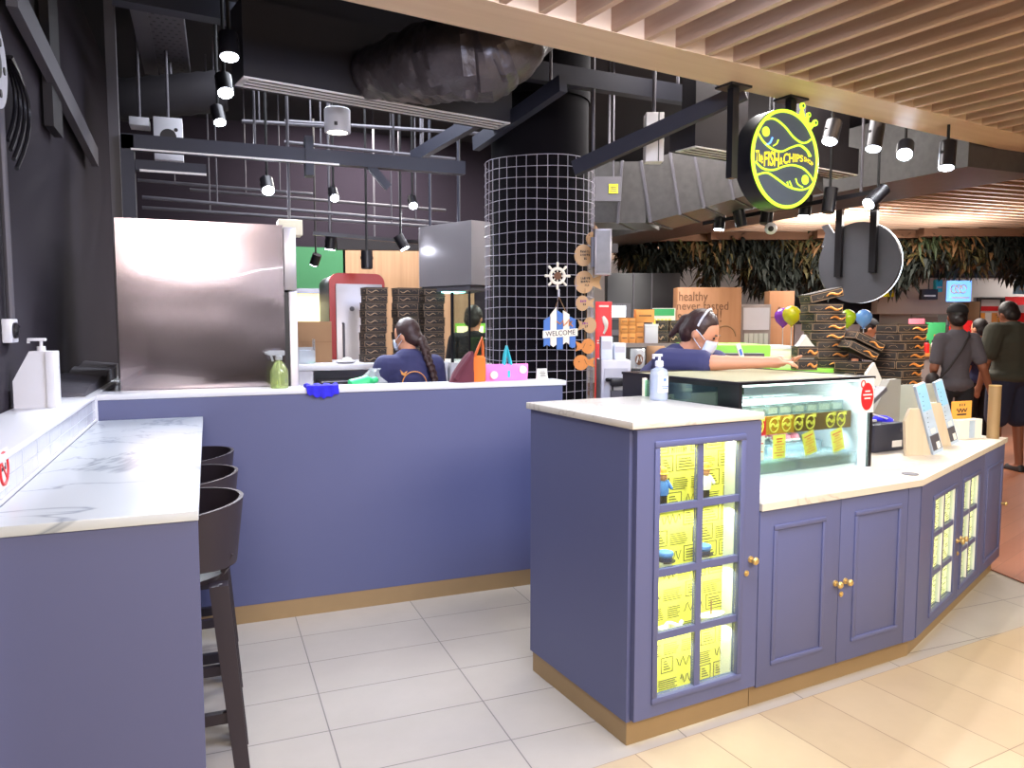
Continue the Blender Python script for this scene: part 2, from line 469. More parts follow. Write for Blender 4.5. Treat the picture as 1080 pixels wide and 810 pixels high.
# far slatted wood ceiling with its edge beam
a0 = Vector((6.54, 11.27, 0)); a1 = Vector((6.15, 3.6, 0)); gd = (a1 - a0).normalized(); ga = math.atan2(gd.y, gd.x)
L = (a1 - a0).length
b = MB(); b.box(-2.4, L, 0.0, 0.22, 2.75, 2.98); struct(b.build('trim_4', 'beam_wood', loc=a0, rz=ga))
b = MB(); n_ = 56
for k in range(n_):
    x = -2.3 + (L + 2.2) * k / n_
    t = k / n_
    ln = 2.6 + 3.3 * min(1, t * 1.3) + 0.35 * ((k * 7) % 3)
    b.box(x, x + 0.04, 0.22, ln, 2.755, 2.90)
struct(b.build('trim_5', 'slat_wood', loc=a0, rz=ga))
b = MB(); b.box(-2.4, L, 0, 7.0, 3.1, 3.13); struct(b.build('trim_6', 'ceiling_black', loc=a0, rz=ga, smooth=0))

# ================================================================ blue half wall behind the aisle
WY = 3.935
t = thing('service_counter', 'long blue half-height counter wall with white top and tan skirting', 'counter', (0.7, WY, 0))
b = MB(); b.box(-1.18, 1.18, 0, 0.13, 0.093, 1.147); b.build('panel', 'paint_blue', t, smooth=0)
b = MB(); b.box(-1.2, 1.2, -0.008, 0.17, 1.147, 1.174, bev=0.003); b.build('countertop', 'solid_white', t)
b = MB(); b.box(-1.16, 1.175, 0.004, 0.12, 0, 0.093); b.build('plinth', 'brass', t, smooth=0)['label'] = 'tan metal skirting'
b = MB(); b.box(-1.195, -1.18, -0.006, 0.0, 0.0, 1.15); b.build('edge_strip', 'solid_white', t, smooth=0)['label'] = 'white corner strip'

# ================================================================ bar counter on the left
t = thing('bar_counter', 'blue bar counter with white marble top in the left foreground', 'counter', (-0.258, 2.94, 0))
# local x -0.224..0.224 ; y -1.0..0.99
b = MB(); b.box(-0.224, 0.222, -0.99, -0.955, 0, 1.029); b.build('end_panel', 'paint_blue', t, smooth=0)
b = MB(); b.box(-0.224, -0.16, -0.955, 0.98, 0, 1.029); b.build('front_panel', 'paint_blue', t, smooth=0)
b = MB(); b.box(-0.224, 0.224, -0.997, 0.985, 1.029, 1.054, bev=0.002); b.build('countertop', 'marble', t)['label'] = 'white marble top with grey veins'
# tiled ledge beside it
t = thing('tiled_ledge', 'low white tiled ledge with smooth white coping along the black wall', 'ledge', (-0.6, 3.0, 0))
b = MB(); b.box(-0.10, 0.110, -1.1, 2.5, 0, 1.155)
o = b.build('tiled_wall', 'white_tile', t, smooth=0)
# tile lines drawn as real shallow joints on the visible face
b = MB(); b.box(-0.107, 0.118, -1.11, 2.55, 1.155, 1.175, bev=0.004); b.build('coping', 'solid_white', t)
b = MB(); b.box(0.111, 0.116, -1.1, 0.93, 1.0545, 1.0635); b.build('corner_bead', 'solid_white', t)
b = MB()
for yy in [-0.95 + 0.2 * i for i in range(10)]:
    b.box(0.1098, 0.1106, yy, yy + 0.003, 1.064, 1.155)
b.box(0.1098, 0.1106, -1.1, 0.93, 1.105, 1.108)
mat('grout', '#b6b8c2', 0.8)
b.build('grout_joint', 'grout', t, smooth=0)

# grey sheet lying on the ledge
t = MB(); 
n_ = 14
for i in range(n_):
    y0 = -0.62 + 1.5 * i / n_; y1 = -0.62 + 1.5 * (i + 1) / n_
    h0 = 0.012 + 0.022 * abs(math.sin(i * 0.9)) + 0.004 * i; h1 = 0.012 + 0.022 * abs(math.sin((i + 1) * 0.9)) + 0.004 * (i + 1)
    t._new([(-0.09, y0, 0), (0.085, y0, 0), (0.085, y1, 0), (-0.09, y1, 0), (-0.09, y0, h0 + .02), (0.085, y0, h0), (0.085, y1, h1), (-0.09, y1, h1 + .02)],
           [(3, 2, 1, 0), (4, 5, 6, 7), (0, 1, 5, 4), (1, 2, 6, 5), (2, 3, 7, 6), (3, 0, 4, 7)])
o = t.build('plastic_sheet', 'steel_grey', loc=(-0.6, 4.45, 1.1752), smooth=60)
tag(o, 'folded grey plastic sheet lying on the far end of the white ledge', 'sheet')

# no smoking sticker
t = MB()
o = thing('no_smoking_sticker', 'round red no smoking sticker on white tiles at far left', 'sticker', (-0.4899, 2.235, 1.135))
b = MB(); b.box(0, 0.001, -0.052, 0.052, -0.052, 0.05); b.build('backing', 'paper', o, smooth=0)
b = MB()
ring = [(0.002, 0.04 * math.cos(2 * PI * i / 32), 0.04 * math.sin(2 * PI * i / 32)) for i in range(32)]
b.tube(ring, 0.004, 6, closed=True); b.bar((0.002, -0.027, 0.027), (0.002, 0.027, -0.027), 0.002, 0.006); b.build('prohibition_ring', 'red', o)
b = MB(); b.box(0.001, 0.0018, -0.026, 0.018, -0.005, 0.004); b.box(0.001, 0.0018, 0.019, 0.026, -0.005, 0.012); b.build('cigarette', 'ink', o, smooth=0)

# white angular pump dispenser on the ledge
o = thing('soap_dispenser', 'white angular pump dispenser jug standing on the tiled ledge', 'dispenser', (-0.622, 3.42, 1.1752), R(-4))
b = MB()
b.prism([(-0.071, 0), (0.042, 0), (0.042, 0.218), (-0.012, 0.218), (-0.071, 0.105)], -0.04, 0.04, T=Matrix.Rotation(PI / 2, 4, 'X'))
b.build('body', 'white_plastic', o)
b = MB(); b.box(0.043, 0.073, -0.05, 0.035, 0, 0.218, bev=0.003); b.build('bracket', 'white_plastic', o)
b = MB(); b.cyl((0.02, 0, 0.218), (0.02, 0, 0.236), 0.015); b.cyl((0.02, 0, 0.236), (0.02, 0, 0.258), 0.006)
b.box(-0.025, 0.038, -0.011, 0.011, 0.256, 0.268, bev=0.003); b.box(-0.027, -0.018, -0.005, 0.005, 0.248, 0.258); b.build('pump', 'white_plastic', o)

# wall socket
pw = atx(4, 349, -0.715)
o = thing('wall_switch', 'pale square isolator switch with dark dial on black wall', 'switch', (-0.714, pw.y + 0.02, pw.z - 0.045))
b = MB(); b.box(0, 0.03, -0.06, 0.06, 0, 0.09, bev=0.004); b.build('plate', 'white_plastic', o)
b = MB(); b.cyl((0.03, -0.01, 0.046), (0.04, -0.01, 0.046), 0.03); b.bar((0.042, -0.028, 0.035), (0.042, 0.008, 0.058), 0.01, 0.012); b.build('dial', 'black_plastic', o)
b = MB(); b.tube([(0.02, 0.0, 0.09), (0.02, 0.0, 0.13), (0.02, 0, 0.9)], 0.014); b.build('conduit', 'steel_grey', o)

# bracing, post, cables and loudspeaker high on the black wall
def wx(px, py, X=-0.66): return atx(px, py, X)
p, q = wx(12, -10), wx(100, 166)
b = MB(); b.bar(p, q, 0.12, 0.04, up=(1, 0, 0)); o = b.build('steel_brace', 'steel_grey', smooth=0)
tag(o, 'long grey diagonal steel brace bolted across the black wall', 'brace')
p, q = wx(60, 96), wx(60, -20)
b = MB(); b.box(p.x - 0.04, p.x + 0.0, p.y - 0.13, p.y + 0.13, p.z - 0.2, 3.6); o = b.build('steel_hanger', 'duct_dark', smooth=0)
tag(o, 'dark upright channel crossing behind the diagonal wall brace', 'hanger')
c = wx(-2, 66, -0.64)
o = thing('wall_loudspeaker', 'white round-cornered plate with dark holes cut off at top left', 'loudspeaker', (-0.714, c.y, c.z))
b = MB(); T = Matrix.Rotation(PI / 2, 4, 'Y')
b.cyl((0, 0, 0), (0.07, 0, 0), 0.16, 0.15, 32); b.build('plate', 'pale_grey', o)
b = MB()
for k in range(6): b.cyl((0.07, 0.1 * math.cos(k), 0.1 * math.sin(k)), (0.074, 0.1 * math.cos(k), 0.1 * math.sin(k)), 0.014)
b.cyl((0.07, 0.0, 0.0), (0.075, 0.0, 0.0), 0.05); b.build('grille_hole', 'black_plastic', o)
b = MB()
for k in range(4):
    pts = []
    for i in range(9):
        s = i / 8
        px = -6 + (22 + 5 * k) * math.sin(s * PI * 0.62 + 0.5); py = 60 + (88 + 10 * k) * s
        pts.append(wx(px, py, -0.69 + 0.012 * k))
    b.tube(pts, 0.008, 6)
tag(b.build('cable_bundle', 'black_plastic'), 'loops of dark cable hanging below the wall loudspeaker', 'cable')
# ================================================================ front cabinets
def knob(parent, u, v, z, nm='knob'):
    b = MB(); b.cyl((u, v, z), (u, v - 0.006, z), 0.013, 0.012); b.cyl((u, v - 0.006, z), (u, v - 0.02, z), 0.006)
    b.ball((u, v - 0.027, z), (0.015, 0.010, 0.015)); o = b.build(nm, 'gold', parent); o['label'] = 'round golden knob'; return o
def lock(parent, u, v, z):
    b = MB(); b.cyl((u, v, z), (u, v - 0.004, z), 0.011); b.cyl((u, v - 0.004, z), (u, v - 0.007, z), 0.006)
    o = b.build('lock', 'gold', parent); o['label'] = 'small golden lock'; return o
def moulding(b, u0, u1, z0, z1, v, w=0.022, d=0.010):
    for k, (x0, x1, y0, y1) in enumerate(((u0, u1, z0, z0 + w), (u0, u1, z1 - w, z1), (u0, u0 + w, z0 + w, z1 - w), (u1 - w, u1, z0 + w, z1 - w))):
        b.box(x0, x1, v - d, v + 0.001, y0, y1, bev=0.004)
def glazed_frame(b, u0, u1, z0, z1, ou0, ou1, oz0, oz1, cols, rows, v, th=0.024, mw=0.026):
    b.box(u0, ou0, v, v + th, z0, z1); b.box(ou1, u1, v, v + th, z0, z1)
    b.box(ou0, ou1, v, v + th, z0, oz0); b.box(ou0, ou1, v, v + th, oz1, z1)
    cells = []
    cw = (ou1 - ou0 - mw * (cols - 1)) / cols; rh = (oz1 - oz0 - mw * (rows - 1)) / rows
    for i in range(1, cols): x = ou0 + i * cw + (i - 1) * mw; b.box(x, x + mw, v + 0.002, v + th - .002, oz0, oz1)
    for j in range(1, rows):
        z = oz0 + j * rh + (j - 1) * mw; 
        for i in range(cols):
            x = ou0 + i * (cw + mw); b.box(x, x + cw, v + 0.002, v + th - 0.002, z, z + mw)
    for j in range(rows):
        for i in range(cols):
            cells.append((ou0 + i * (cw + mw), ou0 + i * (cw + mw) + cw, oz0 + j * (rh + mw), oz0 + j * (rh + mw) + rh))
    return cells

TC = thing('display_cabinet', 'tall blue cabinet with lit eight-pane glass door and marble top', 'cabinet', A0, CA)
W1, D1 = 0.598, 0.70
b = MB()
b.box(0.0, 0.02, 0.012, D1, 0.09, 1.14); b.box(W1 - 0.02, W1, 0.012, D1, 0.09, 1.14)
b.box(0.02, W1 - 0.02, D1 - 0.02, D1, 0.09, 1.14); b.box(0.02, W1 - 0.02, 0.028, D1 - 0.02, 0.09, 0.12); b.box(0.02, W1 - 0.02, 0.028, D1 - 0.02, 1.1, 1.14)
b.build('carcass', 'paint_blue', TC, smooth=0)
b = MB(); b.box(0.008, W1 - 0.002, 0.02, D1 - 0.01, 0.0, 0.09); b.build('plinth', 'brass', TC, smooth=0)['label'] = 'brushed bronze kick plate'
b = MB(); b.box(-0.012, W1 + 0.004, -0.022, D1 + 0.02, 1.14, 1.167, bev=0.003); b.build('countertop', 'marble_warm', TC)['label'] = 'pale marble top'
b = MB()
cells = glazed_frame(b, 0.014, W1 - 0.003, 0.10, 1.137, 0.112, 0.492, 0.17, 1.068, 2, 4, -0.014)
moulding(b, 0.088, 0.516, 0.146, 1.092, -0.013, 0.024, 0.008)
door = b.build('door', 'paint_blue', TC); 
knob(door, 0.555, -0.014, 0.607); lock(door, 0.535, -0.014, 0.556)
for i, (a, c, z0, z1) in enumerate(cells):
    b = MB(); b.box(a + 0.001, c - 0.001, -0.004, -0.001, z0 + 0.001, z1 - 0.001); b.build('glass_pane', 'glass', door, smooth=0)
# lit inside lining, printed paper back, shelves
LD = 0.068
b = MB(); b.box(0.021, W1 - 0.021, LD, LD + 0.004, 0.121, 1.099); b.build('paper_lining', 'paper_yellow', TC, smooth=0)['label'] = 'printed yellow paper lining'
mat('print', '#5d5634', 0.8)
rnd = random.Random(3)
b = MB()
def pr(u0, u1, z0, z1): b.box(u0, u1, LD - 0.0012, LD, z0, z1)
for r_ in range(14):
    z = 0.132 + r_ * 0.069
    u = 0.03
    while u < W1 - 0.09:
        w = rnd.uniform(0.05, 0.10); kind = rnd.random()
        w = min(w, W1 - 0.03 - u)
        if kind < 0.3:
            for k in range(6): pr(u, u + w * rnd.uniform(0.75, 1), z + 0.008 * k, z + 0.008 * k + 0.0028)
        elif kind < 0.6:
            for (x0, x1, y0, y1) in ((0, w, 0, 0.003), (0, w, 0.057, 0.06), (0, 0.003, 0, 0.06), (w - 0.003, w, 0, 0.06)): pr(u + x0, u + x1, z + y0, z + y1)
            for k in range(4): pr(u + 0.012, u + w - 0.012 - 0.006 * k, z + 0.012 + 0.010 * k, z + 0.016 + 0.010 * k)
        elif kind < 0.8:
            for k in range(2):
                x = u
                while x < u + w - 0.008:
                    l = rnd.uniform(0.005, 0.009); pr(x, x + 0.0028, z + 0.028 * k, z + 0.028 * k + 0.018); pr(x, x + l, z + 0.028 * k + rnd.choice((0, 0.008, 0.0155)), z + 0.028 * k + 0.0185)
                    x += l + 0.004
        else:
            pts = [(u + w * i / 14, LD - 0.0015, z + 0.03 + 0.018 * math.sin(i * 1.4 + r_)) for i in range(15)]
            b.tube(pts, 0.0016, 4)
        u += w + 0.014
b.build('print', 'print', TC, smooth=0)['label'] = 'olive newspaper-style print'
for z in (0.372, 0.603, 0.834):
    b = MB(); b.box(0.026, W1 - 0.108, 0.035, LD - 0.004, z, z + 0.007); b.build('shelf', 'glass', TC, smooth=0)
b = MB(); b.box(0.05, W1 - 0.12, 0.03, 0.05, 1.090, 1.0995); b.build('led_strip', 'led_warm', TC, smooth=0)
for k, z in enumerate((1.06, 0.80, 0.57, 0.34)):
    g = cab(W1 / 2, 0.026, z)
    light('AREA', 'cabinet_lamp', g, 0.8 if k == 0 else 0.7, (1, 0.95, 0.70), 0.4, target=cab(W1 / 2, 0.075, z - 0.4), sy=0.03)

b = MB(); b.box(0.0205, 0.024, 0.02, LD, 0.121, 1.099); b.box(W1 - 0.024, W1 - 0.0205, 0.02, LD, 0.121, 1.099); b.box(.024, W1 - .024, .03, LD, .1205, .124); b.box(W1-.106, W1-.100, .012, LD, .125, 1.099)
b.build('jamb_lining', 'white_plastic', TC, smooth=0)['label'] = 'white inner jambs'
# things on the cabinet shelves
def figurine(u, z, hat, coat, lab):
    o = thing('figurine', lab, 'figurine', cab(u, 0.034, z), CA, 'sailor figurines in the lit cabinet')
    b = MB(); b.lathe([(0.036, 0), (0.04, 0.008), (0.034, 0.016)], n=20); b.build('base', 'carton_orange', o)
    b = MB(); b.loft([(-0.012, 0, 0.016, 0.012, 0.012), (-0.012, 0, 0.06, 0.013, 0.013)]); b.loft([(0.012, 0, 0.016, 0.012, 0.012), (0.012, 0, 0.06, 0.013, 0.013)]); b.build('trousers', 'ink', o)
    b = MB(); b.loft([(0, 0, 0.055, 0.028, 0.022), (0, 0, 0.075, 0.032, 0.026), (0, 0, 0.105, 0.027, 0.02), (0, 0, 0.12, 0.012, 0.012)])
    b.caps((-0.027, 0, 0.108), (-0.036, -0.012, 0.07), 0.01, 0.008); b.caps((0.027, 0, 0.108), (0.034, -0.02, 0.085), 0.01, 0.008); b.build('coat', coat, o)
    b = MB(); b.ball((0, -0.002, 0.135), (0.02, 0.02, 0.022)); b.ball((0, -0.023, 0.133), 0.004); b.build('head', 'skin', o)
    b = MB(); b.lathe([(0.031, 0.147), (0.03, 0.151), (0.021, 0.153), (0.02, 0.168), (0.012, 0.176)], n=20); b.build('hat', hat, o)
    o.scale = (.8, .8, .84)
    return o
figurine(0.165, 0.8412, 'paper_orange', 'sign_blue', 'small figurine in blue coat behind the top left pane')
figurine(0.365, 0.8412, 'paper_orange', 'sign_cream', 'small figurine in cream coat and orange hat behind top right pane')
def sailor_cap(u, lab):
    o = thing('sailor_cap', lab, 'cap', cab(u, 0.036, 0.6102), CA + R(15), 'captain caps in the lit cabinet')
    b = MB(); b.lathe([(0.042, 0), (0.05, 0.02), (0.052, 0.045), (0.05, 0.05)], n=24); b.build('stand', 'sign_cream', o)
    b = MB(); b.lathe([(0.052, 0.05), (0.054, 0.075), (0.05, 0.078)], n=24); b.build('band', 'tee_navy', o)
    b = MB(); b.lathe([(0.052, 0.078), (0.064, 0.092), (0.06, 0.106), (0.03, 0.114)], n=24); b.build('crown', 'sign_blue', o)
    b = MB(); b.prism([(0.05 * math.cos(R(a)), 0.05 * math.sin(R(a))) for a in range(200, 341, 10)] + [(0.082 * math.cos(R(a)), 0.075 * math.sin(R(a))) for a in range(330, 209, -10)], 0.05, 0.055); b.build('peak', 'ink', o); o.scale = (.5, .46, .62)
sailor_cap(0.185, 'white and navy cap in the left pane of the second row')
sailor_cap(0.365, 'white and navy cap in the right pane of the second row')
o = thing('rope_coil', 'pale rope wavy across the left pane of third row', 'rope', cab(0.20, 0.034, 0.379), CA)
b = MB(); b.tube([(-0.08 + 0.16 * i / 16, 0.014 * math.sin(i * 0.9), 0.0085 + 0.012 * (1 + math.sin(i * 0.8)) * 0.6) for i in range(17)], 0.008, 8); b.build('rope', 'sign_cream', o)
b = MB(); b.tube([(0.045 * math.cos(i / 20 * 2 * PI), 0.018 * math.sin(i / 20 * 2 * PI), 0.009) for i in range(20)], 0.008, 8, closed=True)
b.build('coil', 'sign_cream', o)
o = thing('toy_boat', 'small cream dish-shaped boat in the right pane of third row', 'ornament', cab(0.41, 0.036, 0.379), CA)
b = MB(); b.loft([(0, 0, 0.0, 0.03, 0.012), (0, 0, 0.012, 0.055, 0.022), (0, 0, 0.024, 0.065, 0.028)]); b.build('hull', 'sign_cream', o)
b = MB(); b.cyl((0, 0, 0.02), (0, 0, 0.075), 0.003); b.build('mast', 'carton', o)

# low cabinet with two panelled doors
LC = thing('low_cabinet', 'low blue two-door cabinet with golden knobs below the glass showcase', 'cabinet', cab(W1 + 0.002, 0), CA)
W2 = 1.576 - W1 - 0.002
b = MB(); b.box(0, 0.02, 0.012, 0.9, 0.085, 0.786); b.box(W2 - 0.02, W2, 0.012, 0.9, 0.085, 0.786); b.box(0.02, W2 - 0.02, 0.88, 0.9, 0.085, 0.786); b.box(0.02, W2 - 0.02, 0.02, 0.88, 0.085, 0.105); b.box(0.02, W2 - 0.02, 0.02, 0.88, 0.77, 0.786)
b.build('carcass', 'paint_blue', LC, smooth=0)
b = MB(); b.box(0.0, W2, 0.02, 0.85, 0, 0.085); b.build('plinth', 'brass', LC, smooth=0)['label'] = 'brushed bronze kick plate'
mid = 1.058 - 0.6
for (d0, d1, p0_, p1_, ku) in ((0.003, mid - 0.002, 0.675 - 0.6, 0.968 - 0.6, 1.036 - 0.6), (mid + 0.002, W2 - 0.085, 1.144 - 0.6, 1.445 - 0.6, 1.097 - 0.6)):
    b = MB(); b.box(d0, d1, -0.012, 0.011, 0.088, 0.783, bev=0.002)
    moulding(b, p0_, p1_, 0.163, 0.722, -0.011, 0.02, 0.008)
    dr = b.build('door', 'paint_blue', LC)
    knob(dr, ku, -0.012, 0.434)
    if d0 > 0.1: lock(dr, 1.074 - 0.6, -0.012, 0.382)
b = MB(); b.box(W2 - 0.083, W2 - 0.001, -0.012, 0.011, 0.088, 0.783); b.build('stile', 'paint_blue', LC)

# angled cabinet with two glazed doors and a plain panel
AC = thing('angled_cabinet', 'blue angled corner cabinet with two six-pane glass doors beside the walkway', 'cabinet', C0, CB)
W3 = 1.68
b = MB(); b.box(0.15, 0.165, 0.012, 0.4, 0.085, 0.786); b.box(0.012, 0.15, 0.012, 0.03, 0.085, 0.786); b.box(W3 - 0.02, W3, 0.012, 0.4, 0.085, 0.786); b.box(0.165, W3 - 0.02, 0.38, 0.4, 0.085, 0.786); b.box(0.165, W3 - 0.02, 0.02, 0.38, 0.085, 0.105); b.box(0.165, W3 - 0.02, 0.02, 0.38, 0.77, 0.786); b.box(1.16, 1.18, 0.02, 0.38, 0.105, 0.77); b.box(0.67, 0.68, 0.02, 0.38, 0.105, 0.77)
b.build('carcass', 'paint_blue', AC, smooth=0)
b = MB(); b.box(0.004, 0.15, 0.02, 0.04, 0, 0.085); b.box(0.15, W3 - 0.04, 0.02, 0.36, 0, 0.085); b.build('plinth', 'brass', AC, smooth=0)['label'] = 'brushed bronze kick plate'
for (d0, d1, g0, g1, ku) in ((0.012, 0.688, 0.215, 0.585, 0.655), (0.692, 1.19, 0.742, 1.06, 0.722)):
    b = MB(); cells = glazed_frame(b, d0, d1, 0.088, 0.783, g0, g1, 0.15, 0.685, 2, 3, -0.012, 0.022, 0.024)
    moulding(b, g0 - 0.022, g1 + 0.022, 0.128, 0.707, -0.011, 0.022, 0.008)
    dr = b.build('door', 'paint_blue', AC); knob(dr, ku, -0.012, 0.40)
    if d0 < 0.1: lock(dr, 0.672, -0.012, 0.33)
    for (a, c, z0, z1) in cells:
        b = MB(); b.box(a + 0.001, c - 0.001, -0.003, 0, z0 + 0.001, z1 - 0.001); b.build('glass_pane', 'glass', dr, smooth=0)
b = MB(); b.box(1.194, W3, -0.012, 0.011, 0.088, 0.783, bev=0.002); moulding(b, 1.25, 1.625, 0.142, 0.69, -0.011, 0.02, 0.008)
sp = b.build('side_panel', 'paint_blue', AC); b = MB(); b.cyl((1.655, -0.012, 0.42), (1.655, -0.03, 0.42), 0.008); b.ball((1.655, -0.035, .42), 0.012); b.build('knob', 'gold', sp)
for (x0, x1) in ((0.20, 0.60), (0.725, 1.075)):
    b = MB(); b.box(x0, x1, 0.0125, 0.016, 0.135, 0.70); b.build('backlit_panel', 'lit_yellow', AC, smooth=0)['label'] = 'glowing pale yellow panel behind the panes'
    b = MB(); r_ = random.Random(int(x0 * 100))
    for k in range(46):
        z = 0.15 + 0.0118 * k; u = x0 + 0.02 + r_.uniform(0, .03)
        while u < x1 - 0.05:
            w = r_.uniform(.02, .06); b.box(u, u + w, 0.0115, 0.0125, z, z + 0.004); u += w + r_.uniform(.02, .05)
    b.build('print', 'print', AC, smooth=0)
for (g0, g1) in ((0.215, 0.585), (0.742, 1.06)):
    cw = (g1 - g0 - 0.024) / 2
    b = MB()
    for x in (g0 + cw, g1): b.box(x - 0.004, x - 0.0005, -0.0105, 0.0112, 0.152, 0.683)  # white colour stands for light on the muntins' right-hand sides
    b.build('jamb_lining', 'white_plastic', AC, smooth=0)['label'] = 'white fins showing light on the pane sides'

# continuous low worktop over both
b = MB()
poly = [cab(W1 + 0.005, -0.022), cab(1.572, -0.022) + du_ * 0.0, ang(W3 + 0.015, -0.022), ang(W3 + 0.015, 0.43), ang(0.95, 0.43), cab(2.3, 0.97), cab(W1 + 0.005, 0.97)]
b.prism([(p.x, p.y) for p in poly], 0.787, 0.815)
o = b.build('worktop', 'marble_warm', smooth=20)
tag(o, 'pale cream stone worktop bent over the low cabinets', 'worktop')
b = MB(); g = atz(966, 490, 0.815)
b.lathe([(0.035, 0), (0.036, 0.003), (0.02, 0.004)], n=24)
o = b.build('cable_grommet', 'steel_grey', loc=atz(960, 500, 0.8152)); tag(o, 'flat round grey cable cover set into the cream worktop', 'cover')
# ================================================================ glass showcase on the low worktop
SC = thing('glass_showcase', 'lit refrigerated glass showcase of desserts with black end panel', 'showcase', cab(0.66, 0.17, 0.8155), CA)
SW, SD, SH = 0.82, 0.78, 0.448        # local: x 0..SW, y 0..SD, z 0..SH
b = MB(); b.box(0, SW, 0.0, SD, 0, 0.035); b.build('base', 'white_plastic', SC)
b = MB(); b.box(0, 0.018, 0.0, SD, 0.035, SH - 0.012); b.build('end_panel', 'black_plastic', SC, smooth=0)['label'] = 'black end panel'
b = MB(); b.box(SW - 0.02, SW, 0.0, SD, 0.035, SH - 0.012); b.build('end_panel', 'black_plastic', SC, smooth=0)['label'] = 'black end panel'
b = MB(); b.box(0.018, SW - 0.02, SD - 0.012, SD, 0.035, 0.30); b.build('back_panel', 'white_plastic', SC, smooth=0)
b = MB(); b.box(0.018, SW - 0.02, SD - 0.010, SD - 0.004, 0.30, SH - 0.012); b.build('back_glass', 'glass', SC, smooth=0)
b = MB(); b.box(-0.004, SW + 0.004, -0.006, 0.035, SH - 0.012, SH); b.box(-0.004, SW + 0.004, SD - 0.06, SD + 0.004, SH - 0.012, SH); b.box(-0.004, 0.022, 0.035, SD - 0.06, SH - 0.012, SH); b.box(SW - 0.022, SW + 0.004, 0.035, SD - 0.06, SH - 0.012, SH); b.build('top_frame', 'black_metal', SC, smooth=0)
b = MB(); b.box(0.022, SW - 0.022, 0.035, SD - 0.06, SH - 0.010, SH - 0.003); b.build('top_glass', 'frost_top', SC, smooth=0)
b = MB(); b.box(0.019, SW - 0.021, 0.002, 0.006, 0.036, SH - 0.013); b.build('front_glass', 'glass', SC, smooth=0)
b = MB(); b.box(0.03, SW - 0.03, 0.03, 0.06, SH - 0.024, SH - 0.0125); b.build('led_strip', 'led_strip', SC, smooth=0)
b = MB(); b.box(SW - 0.05, SW - 0.025, 0.015, 0.03, 0.04, SH - 0.03); b.build('led_strip', 'led_strip', SC, smooth=0)['label'] = 'upright white light strip'
b = MB(); b.box(0.019, SW - 0.03, 0.10, 0.56, 0.279, 0.287); shf = b.build('shelf', 'glass', SC, smooth=0)
# price rail along the shelf with ringed emblems
b = MB(); b.box(0.019, 0.25, 0.090, 0.098, 0.207, 0.285, m=1); b.box(0.25, 0.42, 0.090, 0.098, 0.207, 0.285, m=2); b.box(0.42, SW - 0.03, 0.090, 0.098, 0.207, 0.285, m=0)
mat('rail_brown', '#6b4d22', 0.5, var=0.2, scale=10); mat('rail_gold', '#b98420', 0.5)
b.build('price_rail', ['rail_brown', 'red', 'rail_gold'], SC, smooth=0)['label'] = 'red, gold and brown printed shelf rail'
for x in (0.115, 0.205, 0.295, 0.37, 0.445, 0.52, 0.65, 0.72):
    b = MB()
    b.tube([(x + 0.026 * math.cos(2 * PI * i / 20), 0.088, 0.246 + 0.03 * math.sin(2 * PI * i / 20)) for i in range(20)], 0.003, 5, closed=True)
    b.tube([(x - 0.02 + 0.04 * i / 8, 0.088, 0.241 + 0.010 * math.sin(i * 0.8) + 0.0012 * i) for i in range(9)], 0.004, 5)
    b.prism([(x + 0.012, 0.268), (x + 0.034, 0.268), (x + 0.036, 0.285), (x + 0.028, 0.277), (x + 0.023, 0.287), (x + 0.018, 0.277), (x + 0.010, 0.284)], -0.089, -0.087, T=Matrix.Rotation(PI / 2, 4, 'X'))
    b.build('emblem', 'paper_yellow', SC)['label'] = 'ringed yellow emblem with crown'
# pale lower deck (sloping tray floor)
b = MB(); b.box(0.03, SW - 0.06, 0.04, 0.7, 0.035, 0.050); b.build('deck', 'white_plastic', SC, smooth=0)
def sc(x, y, z): return cab(0.66 + x, 0.17 + y, 0.8155 + z)
light('AREA', 'showcase_lamp', sc(SW / 2, 0.12, SH - 0.03), 2.6, (0.93, 1, 0.97), 0.7, target=sc(SW / 2, 0.3, 0), sy=0.08)
light('AREA', 'showcase_lamp', sc(SW / 2, 0.11, 0.18), 2.0, (0.74, 0.93, 1), 0.7, target=sc(SW / 2, 0.3, 0), sy=0.05)
b = MB(); b.box(SW - 0.0235, SW - 0.0205, 0.01, SD - .013, 0.036, SH - 0.013); b.box(0.0185, 0.021, 0.01, SD - .013, 0.036, SH - 0.013); b.build('side_lining', 'pale_grey', SC, smooth=0)['label'] = 'white inner side lining'
# dessert tubs on the shelf
proto = None; idx = 0
rown = ['front', 'second', 'back']
for r_ in range(3):
    for k in range(9):
        x = 0.072 + 0.083 * k + (0.012 if r_ % 2 else 0)
        if x > SW - 0.06: continue
        lab = '%s dessert tub from the left in the %s row on the showcase shelf' % (CNT[k], rown[r_])
        if proto is None:
            o = thing('dessert_tub', lab, 'tub', sc(x, 0.15 + 0.13 * r_, 0.2872), CA, 'dessert tubs on the glass shelf'); proto = o
            b = MB(); b.prism([(-0.033, -0.033), (0.033, -0.033), (0.033, 0.033), (-0.033, 0.033)], 0, 0.045); b.build('tub', 'tub', o, smooth=0)
            b = MB(); b.box(-0.028, 0.028, -0.028, 0.028, 0.004, 0.030); b.build('dessert', 'cream', o, smooth=0)
            b = MB(); b.box(-0.036, 0.036, -0.036, 0.036, 0.0452, 0.053, bev=0.003); b.build('lid', 'pod_white', o)
        else:
            o = dup(proto); o['label'] = lab
            o.location = sc(x, 0.15 + 0.13 * r_, 0.2872); o.rotation_euler = (0, 0, CA + random.uniform(-.2, .2))
